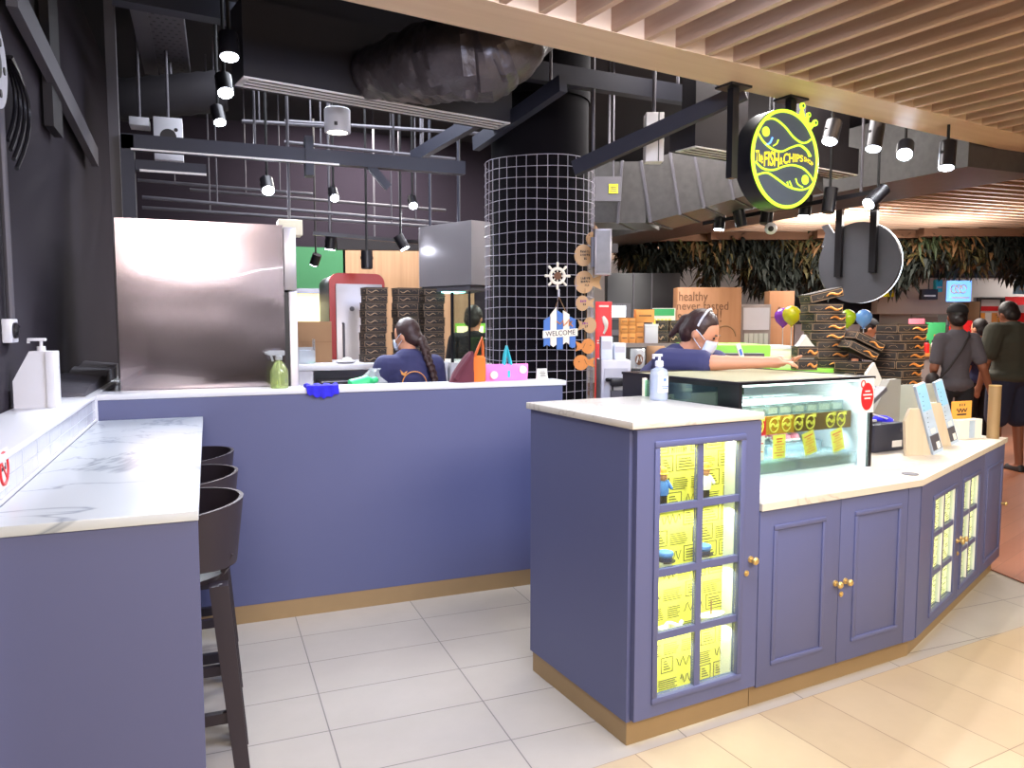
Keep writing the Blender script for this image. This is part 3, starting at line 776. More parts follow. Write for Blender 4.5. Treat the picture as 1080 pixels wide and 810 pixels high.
# hanging price cards
def price_card(x, tilt, kind, lab):
    o = thing('price_card', lab, 'card', sc(x, 0.086, 0.204), CA, 'price cards hanging below the showcase rail')
    b = MB(); T = Matrix.Rotation(tilt, 4, 'Y')
    b.box(-0.038, 0.038, -0.002, 0, -0.105, 0, T=T); b.build('card', 'paper_yellow' if kind else 'paper', o, smooth=0)
    b = MB()
    for i in range(7):
        z = -0.018 - 0.012 * i; w = 0.03 * (0.7 + 0.3 * math.sin(i * 2.1 + x * 30))
        b.box(-w, w, -0.003, -0.002, z - 0.003, z + 0.002, m=(0 if i < 2 else 1), T=T)
    b.build('print', ['red', 'orange_print'], o, smooth=0)
price_card(0.20, 0.02, 0, 'white and orange price card at the left end of the rail')
price_card(0.325, -0.02, 1, 'upright yellow price card second from the left')
price_card(0.50, -0.28, 1, 'tilted yellow price card left of the pink sweets')
price_card(0.685, -0.25, 1, 'tilted yellow price card right of the pink sweets')
# food trays on the deck
k = 0
for (x, y, w, d, lab) in ((0.215, 0.12, 0.36, 0.16, 'white food tray at front left of the showcase deck'), (0.59, 0.12, 0.36, 0.16, 'white food tray at front right of the showcase deck'),
                     (0.215, 0.34, 0.36, 0.22, 'pale food tray behind the front left tray'), (0.59, 0.34, 0.36, 0.22, 'pale food tray holding pink sweets at the back right')):
    z0 = 0.0505
    o = thing('food_tray', lab, 'tray', sc(x, y, z0), CA, 'food trays in the showcase')
    b = MB(); h = 0.045 if y < 0.2 else 0.075
    b.box(-w / 2, w / 2, -d / 2, d / 2, 0, 0.004); b.box(-w / 2, w / 2, -d / 2, -d / 2 + 0.004, 0.004, h); b.box(-w / 2, w / 2, d / 2 - 0.004, d / 2, 0.004, h); b.box(-w / 2, -w / 2 + 0.004, -d / 2 + .004, d / 2 - .004, 0.004, h); b.box(w / 2 - 0.004, w / 2, -d / 2 + .004, d / 2 - .004, 0.004, h)
    b.build('pan', 'tub', o, smooth=0)
    b = MB(); b.box(-w / 2 + 0.006, w / 2 - 0.006, -d / 2 + 0.006, d / 2 - 0.006, 0.0045, h - 0.012, bev=0.004); b.build('filling', ('food_blue' if x < .4 else 'pod_white') if y > .2 else ('food_green' if x < .4 else 'food_brown'), o)
    b = MB(); b.box(-w / 2 - 0.004, w / 2 + 0.004, -d / 2 - 0.004, d / 2 + 0.004, h, h + 0.006, bev=0.002); b.build('lid', 'tub', o)
proto = None
for k in range(6):
    x = 0.53 + 0.06 * (k % 3); y = 0.29 + 0.09 * (k // 3)
    lab = '%s pink sweet from the left in the %s row on the showcase tray' % (CNT[k % 3], 'front' if k < 3 else 'back')
    if proto is None:
        o = thing('pink_sweet', lab, 'sweet', sc(x, y, 0.132), CA, 'pink sweets in the showcase'); proto = o
        b = MB(); b.lathe([(0.018, 0), (0.024, 0.010), (0.02, 0.026), (0.008, 0.033)], n=16); b.build('sweet', 'pink', o)
        b = MB(); b.lathe([(0.019, -0.0005), (0.027, 0.0), (0.028, 0.008), (0.026, 0.008)], n=16); b.build('paper_cup', 'paper', o)
    else:
        o = dup(proto); o.location = sc(x, y, 0.132); o['label'] = lab
# round red notice on the glass corner
o = thing('red_notice', 'round red notice with white lines on a white card at the showcase corner', 'notice', sc(SW - 0.055, -0.0075, 0.37), CA)
b = MB(); b.box(-0.052, 0.045, -0.002, 0, -0.085, 0.07); b.build('card', 'paper', o, smooth=0)
b = MB(); b.prism([(0.0 + 0.042 * math.cos(2 * PI * i / 32), -0.012 + 0.062 * math.sin(2 * PI * i / 32)) for i in range(32)], 0.002, 0.003, T=Matrix.Rotation(PI / 2, 4, 'X'))
b.tube([(-0.03 + 0.013 * math.cos(2 * PI * i / 16), -0.003, 0.045 + 0.016 * math.sin(2 * PI * i / 16)) for i in range(16)], 0.003, 5, closed=True)
b.build('disc', 'red', o)
b = MB()
for (z, w) in ((0.012, 0.016), (-0.004, 0.03), (-0.02, 0.02)): b.box(-w, w, -0.0042, -0.003, z - 0.003, z + 0.003)
b.build('lettering', 'paper', o, smooth=0)

# low glass guard with pale post on the tall cabinet top
o = thing('glass_guard', 'low glass guard with cream end post beside the black showcase panel', 'guard', cab(0.612, 0.70, 1.1672), CA)
b = MB(); b.box(-0.010, 0.000, -0.46, 0.0, 0, 0.075); b.build('glass_panel', 'glass_green', o, smooth=0)
b = MB(); b.box(-0.014, 0.002, 0.001, 0.016, 0, 0.082); b.build('end_post', 'cream', o)
# sanitiser bottle
o = thing('sanitiser_bottle', 'clear pump bottle of hand sanitiser on the tall marble cabinet', 'bottle', cab(0.545, 0.53, 1.1672), CA)
b = MB(); b.lathe([(0.036, 0), (0.039, 0.006), (0.039, 0.115), (0.034, 0.132), (0.016, 0.142), (0.014, 0.15)], n=28); b.build('bottle', 'bottle_clear', o)
b = MB(); b.lathe([(0.033, 0.004), (0.035, 0.008), (0.035, 0.09), (0.03, 0.092)], n=24); b.build('gel', 'bottle_clear', o)
b = MB(); b.lathe([(0.018, 0.147), (0.018, 0.168), (0.012, 0.172)], n=20); b.cyl((0, 0, 0.17), (0, 0, 0.19), 0.006); b.box(-0.034, 0.012, -0.009, 0.009, 0.189, 0.2, bev=0.003); b.box(-0.036, -0.028, -0.004, 0.004, 0.18, 0.19); b.build('pump', 'white_plastic', o)
b = MB(); b.prism([(0.0394 * math.cos(R(a)), 0.0394 * math.sin(R(a))) for a in range(225, 316, 10)] + [(0.040 * math.cos(R(a)), 0.040 * math.sin(R(a))) for a in range(315, 224, -10)], 0.035, 0.105)
b.build('label', 'paper', o)
b = MB(); b.box(-0.006, 0.006, -0.0412, -0.0395, 0.085, 0.097); b.box(-0.018, 0.018, -0.0412, -0.0392, 0.06, 0.063); b.box(-0.014, 0.014, -0.0412, -0.0392, 0.052, 0.055); b.build('label_print', 'sign_blue', o, smooth=0)
# pink card box, two napkin-like papers and white price stick lying on top of the showcase
o = thing('pink_card_box', 'small pink card box on the showcase top', 'box', sc(SW - 0.26, SD - 0.032, SH + 0.0003), CA)
b = MB(); b.box(-0.045, 0.045, -0.025, 0.025, 0, 0.03); b.prism([(-0.045, 0.03), (0.045, 0.03), (0.035, 0.042), (0.02, 0.03), (0, 0.045), (-0.02, 0.031), (-0.035, 0.044)], -0.002, 0.002, T=Matrix.Rotation(PI / 2, 4, 'X')); b.build('box', 'pink', o, smooth=0)
b = MB(); b.box(-0.04, 0.04, -0.0258, -0.025, 0.008, 0.02); b.build('label', 'sign_cream', o, smooth=0)
o = thing('display_stick', 'narrow leaning white sign standing on the showcase top', 'sign', sc(SW - 0.055, SD - 0.03, SH + 0.0003), CA)
b = MB(); b.box(-0.03, 0.03, -0.02, 0.02, 0, 0.008); b.build('foot', 'white_plastic', o)
b = MB(); T = Matrix.Translation((0.015, 0, 0.008)) @ Matrix.Rotation(R(-24), 4, 'Y'); b.box(-0.015, 0.015, -0.003, 0.003, 0, 0.13, T=T); b.build('board', 'paper', o, smooth=0)
b = MB(); b.box(-0.009, 0.009, -0.0042, -0.003, 0.02, 0.05, m=1, T=T); b.box(-0.009, 0.009, -0.0042, -0.003, 0.065, 0.1, m=0, T=T); b.build('print', ['sign_blue', 'red'], o, smooth=0)

# ================================================================ till side of the worktop
pt = atz(938, 476, 0.8155)
o = thing('cash_till', 'low dark grey till box with white sticker beside the showcase', 'till', pt, CA)
b = MB(); b.box(-0.13, 0.125, 0, 0.3, 0, 0.15, bev=0.006); b.build('body', 'steel_navy', o)
b = MB(); b.box(0.02, 0.10, -0.0015, 0, 0.02, 0.055); b.build('sticker', 'paper', o, smooth=0)
b = MB(); b.cyl((0.09, 0, 0.11), (0.09, -0.004, 0.11), 0.01); b.build('keyhole', 'steel_grey', o)
o = thing('card_reader', 'pale card reader on tilting arm with white cable above the till', 'card reader', pt + cu_ * -0.05 + cv_ * 0.12 + Vector((0, 0, 0.1505)), CA)
b = MB(); b.box(-0.05, 0.05, -0.04, 0.04, 0, 0.012, bev=0.003); b.bar((-0.02, 0, 0.012), (0.06, 0, 0.11), 0.02, 0.012); b.bar((-0.045, 0, 0.012), (0.03, 0, 0.12), 0.012, 0.01); b.build('arm', 'white_plastic', o)
b = MB(); T = Matrix.Translation((0.05, 0, 0.13)) @ Matrix.Rotation(R(-32), 4, 'Y'); b.box(-0.09, 0.09, -0.04, 0.04, -0.012, 0.014, bev=0.005, T=T); b.build('reader', 'steel_grey', o)
b = MB(); T2 = Matrix.Translation((0.005, -0.01, 0.175)) @ Matrix.Rotation(R(-32), 4, 'Y'); b.box(-0.035, 0.035, -0.02, 0.02, -0.01, 0.012, bev=0.003, T=T2); b.build('dongle', 'white_plastic', o)
b = MB(); b.tube([(-0.1, -0.05, 0.10), (-0.02, -0.06, 0.05), (0.08, -0.07, 0.02), (0.2, -0.03, 0.0), (0.26, 0.05, -0.02)], 0.004, 6); b.build('cable', 'white_plastic', o)
o = thing('blue_cloth_pad', 'crumpled bright blue cloth lying on top of the till', 'cloth', pt + cu_ * 0.07 + cv_ * 0.1 + Vector((0, 0, 0.1505)), CA)
b = MB(); b.loft([(0, 0, 0, 0.05, 0.06), (0, 0, 0.012, 0.05, 0.055), (-0.01, 0, 0.028, 0.025, 0.03)], 14); b.build('cloth', 'cloth_blue', o)
# grey sloping cover behind
o = thing('monitor_hood', 'pale grey sloping cover of a till screen behind the menu boards', 'screen', pt + cu_ * 0.23 + cv_ * 0.22, CA)
b = MB(); b.prism([(-0.20, 0.0), (0.16, 0.0), (0.16, 0.36), (0.06, 0.36)], -0.05, 0.0, T=Matrix.Translation((0, 0, 0)) @ Matrix.Rotation(PI / 2, 4, 'X')); b.build('hood', 'hood_grey', o, smooth=0)
b = MB(); b.box(-0.1, 0.15, 0.05, 0.08, 0, 0.02); b.build('foot', 'black_plastic', o)
o = MB(); o.tube([(0.0 + 0.05 * math.cos(i * 0.7), 0.03 * math.sin(i * 0.7), 0.006 + 0.0015 * i) for i in range(18)], 0.005, 6)
tag(o.build('cable_coil', 'paper', loc=pt + cu_ * 0.18 + cv_ * -0.02), 'small coil of white cable in front of the till', 'cable')
# two tall leaning menu boards in a wooden base
mp_ = atz(985, 492, 0.8155)
def menu_board(px, py, w, lab, nm, h):
    p = atz(px, py, 0.8155)
    o = thing('menu_board', lab, 'menu', p, R(-8), 'leaning menu boards')
    T = Matrix.Rotation(R(-20), 4, 'Y')
    b = MB(); b.box(0, w, 0.0, 0.018, 0, h, T=T); b.build('board', 'acrylic_board', o, smooth=0)
    b = MB(); b.box(0.004, w - 0.004, -0.001, 0, h * 0.62, h - 0.004, T=T, m=0); b.box(0.004, w - 0.004, -0.001, 0, 0.02, h * 0.27, T=T, m=1); b.box(w * .3, w * .75, -0.0016, -0.001, h * 0.29, h * 0.36, T=T, m=2); b.box(w * .5, w * .85, -0.0018, -0.001, h * .06, h * .16, T=T, m=2)
    for i in range(9): b.box(w * (.15 + .07 * (i % 4)), w * (.24 + .07 * (i % 4)), -0.0018, -0.001, h * (.4 + .06 * i), h * (.408 + .06 * i), T=T, m=3)
    b.build('print', ['sky_blue', 'steel_grey', 'paper', 'ink'], o, smooth=0)
    b = MB(); b.prism([(-0.006, 0), (-0.16, 0), (-0.175, 0.18), (-0.145, 0.245), (-0.09, 0.245)], -0.03, -0.012 if nm else 0.01, T=Matrix.Rotation(PI / 2, 4, 'X')); b.build('rest', 'stand_wood', o, smooth=0)
menu_board(985, 480, 0.062, 'leaning blue menu board nearest the till on a cream rest', 1, 0.385)
menu_board(1003, 470, 0.055, 'leaning blue menu board beside the frosted screen', 0, 0.38)
# frosted screen, brass post
sp_ = ang(1.60, 0.33)
o = thing('frosted_screen', 'frosted rounded acrylic screen standing near the worktop end', 'screen', (sp_.x, sp_.y, 0.8155), CB - R(22))
b = MB(); b.box(-0.36, 0.02, 0, 0.008, 0.0, 0.315, bev=0.003); b.build('sheet', 'frosted', o)
b = MB(); b.box(-0.34, 0.0, -0.02, 0.03, 0, 0.006); b.build('foot', 'frosted', o, smooth=0)
pp = atz(1047, 462, 0.8155)
o = thing('brass_post', 'thick round golden post at the far end of the worktop', 'post', pp)
b = MB(); b.cyl((0, 0, 0), (0, 0, 0.312), 0.033, n=28); b.build('tube', 'brass', o)
b = MB(); b.cyl((0, 0, 0.312), (0, 0, 0.318), 0.034, n=28); b.build('cap', 'gold', o)
# card holder
cp = atz(1023, 463, 0.8155)
o = thing('leaflet_holder', 'clear leaflet holder with orange card and white leaflets by frosted screen', 'leaflet holder', cp, CB - R(24))
b = MB(); b.box(-0.10, 0.10, 0.0, 0.06, 0, 0.115); b.build('holder', 'paper', o, smooth=0)
b = MB(); b.box(-0.01, 0.035, -0.002, 0, 0.006, 0.11); b.build('leaflet', 'acrylic_board', o, smooth=0)['label'] = 'grey picture leaflet'
b = MB(); b.box(-0.085, 0.085, 0.061, 0.065, 0.0, 0.22); b.build('card', 'paper_orange', o, smooth=0)['label'] = 'orange card with curled lettering'
b = MB()
b.tube([(-0.045 + 0.09 * i / 14, 0.060, 0.165 + 0.012 * math.sin(i * 1.5)) for i in range(15)], 0.003, 5)
for k in range(3): b.tube([(-0.02 + 0.02 * k, 0.060, 0.19), (-0.018 + 0.02 * k, 0.060, 0.205)], 0.003, 5)
b.box(-0.04, 0.04, 0.0595, 0.061, 0.135, 0.145); b.build('card_print', 'ink', o)
# ================================================================ bar stools
def stool(x, y, label):
    o = thing('bar_stool', label, 'stool', (x, y, 0), 0, 'black bar stools at the marble counter')
    # shell backrest opening towards -x
    b = MB(); N = 28; v = []; f = []
    Rr, th = 0.205, 0.012
    for i in range(N + 1):
        t = R(-100) + R(200) * i / N
        k = abs(math.cos(t / 2 * 0.9))
        top = 0.945 - 0.035 * (1 - math.cos(t)) * 0.5; bot = 0.735 + 0.06 * (1 - math.cos(t)) * 0.5
        for (r, z) in ((Rr - 0.012, bot), (Rr + 0.012, top), (Rr + 0.012 + th, top), (Rr - 0.012 + th, bot)):
            v.append((r * math.cos(t), r * math.sin(t), z))
    for i in range(N):
        for k in range(4): f.append((i * 4 + k, i * 4 + (k + 1) % 4, (i + 1) * 4 + (k + 1) % 4, (i + 1) * 4 + k))
    f += [(0, 1, 2, 3), (N * 4 + 3, N * 4 + 2, N * 4 + 1, N * 4)]
    b._new(v, f); b.build('backrest', 'stool_plastic', o, smooth=50)
    b = MB(); b.loft([(-0.01, 0, 0.695, 0.12, 0.12), (-0.01, 0, 0.705, 0.185, 0.19), (-0.01, 0, 0.722, 0.195, 0.2), (-0.01, 0, 0.728, 0.18, 0.185), (-0.01, 0, 0.724, 0.08, 0.08)], 28); b.build('seat', 'stool_plastic', o, smooth=50)
    for s in (-1, 1): b = MB(); b.bar((0.15, 0.075 * s, 0.70), (0.186, 0.08 * s, 0.78), 0.045, 0.014); b.build('back_support', 'stool_plastic', o)
    for sx, sy in ((1, 1), (1, -1), (-1, 1), (-1, -1)):
        b = MB()
        p, q = Vector((0.145 * sx, 0.14 * sy, 0.70)), Vector((0.208 * sx, 0.195 * sy, 0.0))
        n_ = 8; w0, w1 = 0.056, 0.042
        for (a, c, wa_, wb_) in ((p, q, w0, w1),):
            vv = []
            for P_, w in ((a, wa_), (c, wb_)):
                vv += [P_ + Vector((-w / 2, -w / 2, 0)), P_ + Vector((w / 2, -w / 2, 0)), P_ + Vector((w / 2, w / 2, 0)), P_ + Vector((-w / 2, w / 2, 0))]
            b._new(vv, [(3, 2, 1, 0), (4, 5, 6, 7), (0, 1, 5, 4), (1, 2, 6, 5), (2, 3, 7, 6), (3, 0, 4, 7)])
        b.build('leg', 'stool_plastic', o, smooth=0)
    k = 0.26; X = 0.145 + 0.063 * (0.70 - k) / 0.70; Y = 0.14 + 0.055 * (0.7 - k) / 0.7
    b = MB(); b.bar((X, -Y, k), (X, Y, k), 0.022, 0.034); b.bar((-X, -Y, k), (-X, Y, k), 0.022, 0.034)
    b.bar((-X, -Y, k + .03), (X, -Y, k + .03), 0.022, 0.034); b.bar((-X, Y, k + .03), (X, Y, k + .03), 0.022, 0.034); b.build('footrest', 'stool_plastic', o, smooth=0)
    return o
stool(-0.137, 2.60, 'black bar stool with curved back nearest to the viewer')
stool(-0.137, 3.06, 'black bar stool in the middle of the three at the counter')
stool(-0.137, 3.55, 'black bar stool nearest the blue half wall')

# ================================================================ fridge behind the blue wall
o = thing('steel_fridge', 'tall rippled stainless steel fridge side standing behind the blue wall', 'fridge', (0, 4.45, 0))
b = MB(); b.box(-0.40, 0.372, -0.33, 0.4, 0.06, 2.003); b.build('body', 'stainless', o, smooth=0)
b = MB(); b.box(0.375, 0.437, -0.325, 0.395, 1.672, 1.995, bev=0.004); b.build('door', 'stainless_side', o)['label'] = 'grey upper door edge'
b = MB(); b.box(0.395, 0.437, -0.325, 0.395, 0.10, 1.665, bev=0.004); b.build('door', 'stainless_side', o)['label'] = 'pale lower door edge'
b = MB(); b.box(0.372, 0.395, -0.31, 0.38, 0.11, 1.66); b.build('gasket', 'black_plastic', o, smooth=0)
b = MB()
for x in (-0.35, 0.3):
    for y in (-0.28, 0.34): b.cyl((x, y, 0), (x, y, 0.06), 0.02)
b.build('foot', 'black_plastic', o)
# spray bottle on the half wall
p = atz(293, 407.5, 1.1743)
o = thing('spray_bottle', 'lime green trigger spray bottle on the white counter edge', 'bottle', (p.x, WY + 0.06, 1.1742), R(160))
b = MB(); b.lathe([(0.040, 0), (0.044, 0.006), (0.044, 0.07), (0.042, 0.09), (0.024, 0.125), (0.014, 0.135), (0.014, 0.145)], n=24); b.build('bottle', 'bottle_lime', o)
b = MB(); b.lathe([(0.017, 0.142), (0.017, 0.16), (0.012, 0.165)], n=18); b.box(-0.03, 0.055, -0.010, 0.010, 0.163, 0.19, bev=0.006); b.bar((0.04, 0, 0.168), (0.03, 0, 0.135), 0.012, 0.008); b.cyl((0.055, 0, 0.177), (0.068, 0, 0.177), 0.007); b.build('trigger', 'plastic_clear', o)
b = MB(); b.cyl((0, 0, 0.01), (0, 0, 0.142), 0.003); b.build('tube', 'white_plastic', o)
# blue cloth draped over the edge
b = MB(); n_ = 12; v = []; 
top = []; 
for i in range(n_ + 1):
    s = i / n_
    x = 0.45 + 0.16 * s
    w = 0.006 * math.sin(i * 1.7); d = 0.028 + 0.022 * math.sin(s * PI) + 0.006 * math.sin(i * 2.3)
    v += [(x, WY + 0.10, 1.1745), (x, WY + 0.10, 1.186 + w), (x, WY + 0.02, 1.191 + w), (x, WY - 0.018 + w * .5, 1.186), (x + 0.004, WY - 0.02 + w, 1.175 - d), (x + 0.004, WY - 0.0105, 1.175 - d), (x, WY - 0.0105, 1.1745)]
f = []
for i in range(n_):
    for k in range(7): f.append((i * 7 + k, i * 7 + (k + 1) % 7, (i + 1) * 7 + (k + 1) % 7, (i + 1) * 7 + k))
f += [tuple(range(7)), tuple(n_ * 7 + k for k in range(6, -1, -1))]
b._new(v, f); tag(b.build('cleaning_cloth', 'cloth_blue', smooth=70), 'bright blue cloth hanging over the white counter edge', 'cloth')
# tent card, bags
p = atz(579, 402, 1.1743)
o = thing('tent_card', 'small white tent card at the right end of the counter', 'card', (p.x, WY + 0.07, 1.1743))
b = MB(); b.prism([(-0.02, 0), (0.02, 0), (0.002, 0.066), (-0.002, 0.066)], -0.03, 0.03, T=Matrix.Rotation(PI / 2, 4, 'Z') @ Matrix.Rotation(PI / 2, 4, 'X')); b.build('card', 'paper', o, smooth=0)
b = MB()
for k in range(4): b.bar((-0.018 + .004 * (k % 2), -0.0122 + 0.0025 * k - 0.004, 0.022 + 0.009 * k), (0.018 - .004 * (k % 2), -0.0122 + 0.0025 * k - 0.004, 0.022 + 0.009 * k), 0.002, 0.003)
b.build('print', 'ink', o, smooth=0)

def bag_xy(px): return aty(px, 400, WY + 0.10).x
# pink tote with teal handles
x0, x1 = bag_xy(512), bag_xy(558)
o = thing('pink_tote_bag', 'pink tote bag with teal handles standing on the blue wall top', 'bag', ((x0 + x1) / 2, WY + 0.115, 1.1743))
w = (x1 - x0) / 2
b = MB(); b.loft([(0, 0, 0, w * 0.96, 0.03), (0, 0, 0.05, w, 0.034), (0, 0, 0.088, w, 0.018), (0, 0, 0.094, w * 0.99, 0.008)], 24); b.build('bag', 'bag_pink', o)
b = MB()
for yy in (-0.012, 0.012): b.tube([(-0.018, yy, 0.088), (-0.010, yy, 0.15), (0.0, yy, 0.195), (0.010, yy, 0.15), (0.026, yy, 0.088)], 0.007, 8)
b.build('handle', 'bag_teal', o)['label'] = 'teal handles'
b = MB()
for (x, z) in ((-w * .66, 0.035), (w * .66, 0.062)): b.cyl((x, -0.026, z), (x, -0.036, z), 0.022, n=20)
b.build('badge', 'paper', o)
b = MB(); b.box(-0.006, 0.008, -0.0365, -0.030, 0.02, 0.058); b.build('clasp', 'bag_teal', o)
# orange bag and maroon jacket
x0, x1 = bag_xy(495), bag_xy(513); w = (x1 - x0) / 2
o = thing('orange_bag', 'narrow orange cloth bag with pointed handles beside the pink tote', 'bag', ((x0 + x1) / 2 - 0.004, WY + 0.10, 1.1743))
b = MB(); b.loft([(0, 0, 0, w * .95, 0.03), (0, 0, 0.07, w, 0.034), (0.004, 0, 0.135, w * 0.85, 0.025), (0.006, 0, 0.145, w * .6, 0.012)], 20); b.build('bag', 'bag_orange', o)
b = MB(); b.tube([(-0.02, -0.01, 0.135), (0.012, -0.004, 0.205), (0.028, 0.0, 0.245), (0.034, 0.0, 0.2), (0.034, 0.0, 0.13)], 0.008, 8); b.build('handle', 'bag_orange_dark', o)
x0 = bag_xy(478)
o = thing('maroon_jacket', 'folded maroon jacket slumped behind the orange bag', 'jacket', (x0 + 0.05, WY + 0.10, 1.1743))
b = MB(); b.loft([(0, 0, 0, 0.075, 0.05), (0.01, 0, 0.05, 0.065, 0.048), (0.025, 0, 0.1, 0.045, 0.04), (0.045, 0, 0.15, 0.026, 0.03), (0.055, 0, 0.17, 0.010, 0.012)], 20); b.build('body', 'cloth_maroon', o)
b = MB(); b.tube([(-0.05, -0.04, 0.02), (-0.02, -0.045, 0.07), (0.02, -0.04, 0.12), (0.05, -0.03, 0.155)], 0.014, 8); b.build('sleeve', 'cloth_maroon', o)
# ================================================================ kitchen
KY = 5.6
KZ = 1.205
xa = aty(300, 385, KY).x; xb = aty(463, 245, 5.35).x + 0.14
o = thing('work_counter', 'white kitchen work counter with black oven tray behind the half wall', 'counter', ((xa + xb) / 2, KY, 0))
w = (xb - xa) / 2
b = MB(); b.box(-w, w, 0, 0.7, KZ - 0.045, KZ, bev=0.003); b.build('worktop', 'solid_white', o)
b = MB(); b.box(-w, w, 0.5, 0.7, 0, KZ - 0.045); b.box(-w, -w + 0.2, 0.02, 0.5, 0, KZ - .045); b.box(w - 0.4, w, 0.02, 0.5, 0, KZ - .045); b.box(-w + .2, w - .4, 0.02, 0.5, 0, 0.95); b.build('body', 'white_plastic', o, smooth=0)
x0, x1 = aty(341, 400, KY).x, aty(381, 400, KY).x
t = thing('sandwich_press', 'long black and silver press under the white kitchen worktop', 'press', ((x0 + x1) / 2, KY + 0.2, 0.95))
w2 = (x1 - x0) / 2
b = MB(); b.box(-w2, w2, -0.14, 0.16, 0, 0.075, bev=0.006); b.build('base', 'steel_grey', t)
b = MB(); b.box(-w2 - 0.01, w2 + 0.01, -0.15, 0.16, 0.085, 0.13, bev=0.008); b.build('lid', 'stainless_side', t)
b = MB(); b.box(-w2, w2, -0.145, 0.15, 0.0755, 0.085); b.build('seal', 'black_plastic', t, smooth=0)
b = MB(); b.tube([(-w2, -0.15, 0.11), (-w2, -0.2, 0.12), (w2, -0.2, 0.12), (w2, -0.15, 0.11)], 0.009); b.build('handle', 'black_plastic', t)
# green bottle/bag seen above the half wall
p = aty(383, 405, 4.72)
o = thing('steel_trolley', 'low steel trolley top behind the half wall', 'trolley', (p.x - 0.07, 4.62, 0))
b = MB(); b.box(-0.18, 0.18, -0.17, 0.17, 1.075, 1.095); b.build('top', 'stainless_side', o)
for sx in (-1, 1):
    for sy in (-1, 1):
        b = MB(); b.cyl((0.16 * sx, 0.15 * sy, 0), (0.16 * sx, 0.15 * sy, 1.075), 0.014); b.build('leg', 'stainless_side', o)
o = thing('green_bottle', 'bright green squeeze bottle lying on the steel trolley', 'bottle', (p.x - .02, 4.62, 1.0955), R(10))
b = MB(); T = Matrix.Translation((0, 0, 0.042)) @ Matrix.Rotation(R(78), 4, 'Y'); b.lathe([(0.02, -0.09), (0.042, -0.08), (0.042, 0.03), (0.02, 0.06), (0.012, 0.07)], n=20, T=T); b.build('bottle', 'plastic_green', o)
b = MB(); b.lathe([(0.02, 0.06), (0.018, 0.09), (0.008, 0.1)], n=16, T=T); b.build('cap', 'plastic_green', o)
o = thing('plastic_bag', 'crumpled clear plastic bag beside the green bottle', 'bag', (p.x + 0.05, 4.70, 1.0955))
b = MB()
rr = random.Random(5)
b.loft([(0, 0, 0, 0.075, 0.06), (0.01, 0, 0.035, 0.085, 0.07), (0, 0.01, 0.07, 0.06, 0.05), (0.01, 0, 0.105, 0.03, 0.03), (0.02, 0, 0.12, 0.04, 0.02)], 14)
for v in b.bm.verts: v.co += Vector((rr.uniform(-.008, .008), rr.uniform(-.008, .008), rr.uniform(0, .006)))
b.build('bag', 'plastic_clear', o, smooth=20)

# takeaway boxes: black card with thin tan outline and a curl
def takeaway_box(lab, group, loc, rz, w=0.18, d=0.18, h=0.056, curl='paper_yellow', proto=[None, None, None]):
    key = (round(w, 3), round(d, 3), round(h, 3), curl)
    if key in takeaway_box.cache:
        o = dup(takeaway_box.cache[key]); o.location = loc; o.rotation_euler = (0, 0, rz); o['label'] = lab; o['group'] = group
        return o
    o = thing('takeaway_box', lab, 'box', loc, rz, group); takeaway_box.cache[key] = o
    b = MB(); b.box(-w / 2, w / 2, -d / 2, d / 2, 0, h - 0.006, bev=0.002); b.build('box', 'box_black', o)
    b = MB(); b.box(-w / 2 - 0.002, w / 2 + 0.002, -d / 2 - 0.002, d / 2 + 0.002, h - 0.0058, h - 0.0004); b.build('lid', 'box_black', o, smooth=0)
    b = MB(); e = 0.0016 if curl == 'paper_yellow' else 0.0026; y = -d / 2
    for (x0, x1, z0, z1) in ((-w * .48, w * .48, h * .08, h * .08 + e), (-w * .48, w * .48, h * .82, h * .82 + e), (-w * .48, -w * .48 + e, h * .08, h * .82), (w * .48 - e, w * .48, h * .08, h * .82)):
        b.box(x0, x1, y - 0.0012, y, z0, z1, m=0)
    x = -w / 2
    for (y0, y1, z0, z1) in ((-d * .48, d * .48, h * .08, h * .08 + e), (-d * .48, d * .48, h * .82, h * .82 + e), (-d * .48, -d * .48 + e, h * .08, h * .82), (d * .48 - e, d * .48, h * .08, h * .82)):
        b.box(x - 0.0012, x, y0, y1, z0, z1, m=0)
    s = 1 if curl == 'paper_yellow' else -1
    cx = -0.17 * w if s > 0 else 0.22 * w
    pts = [(cx - s * w * .26 + s * w * .5 * i / 12, y - 0.002, h * .45 + h * .14 * math.sin(i * 0.62 + 2.4)) for i in range(13)]
    rs = [h * (.015 + .045 * math.sin(PI * (i + .5) / 13)) for i in range(13)]
    if s < 0: rs = [r * 2.2 for r in rs]
    b.tube(pts, rs, 6, m=1)
    c2 = w * .28 if s > 0 else -w * .2
    b.tube([(c2 + w * .1 * math.cos(PI * i / 10 + (0 if s > 0 else PI)), y - 0.001, h * .5 + h * .2 * math.sin(PI * i / 10 + (0 if s > 0 else PI))) for i in range(11)], 0.0009, 4, m=0)
    b.tube([(x - 0.001, -d * .1 + d * .14 * math.cos(PI * i / 10), h * .4 + h * .22 * math.sin(PI * i / 10)) for i in range(11)], 0.0009, 4, m=0)
    b.build('print', ['tan_line', 'tan_line' if s > 0 else 'orange_print'], o, smooth=40)
    return o
takeaway_box.cache = {}
KS = [(377, 407, 'in the left stack on the kitchen counter'), (415, 439, 'in the middle stack on the kitchen counter'), (443, 465, 'in the right stack on the kitchen counter')]
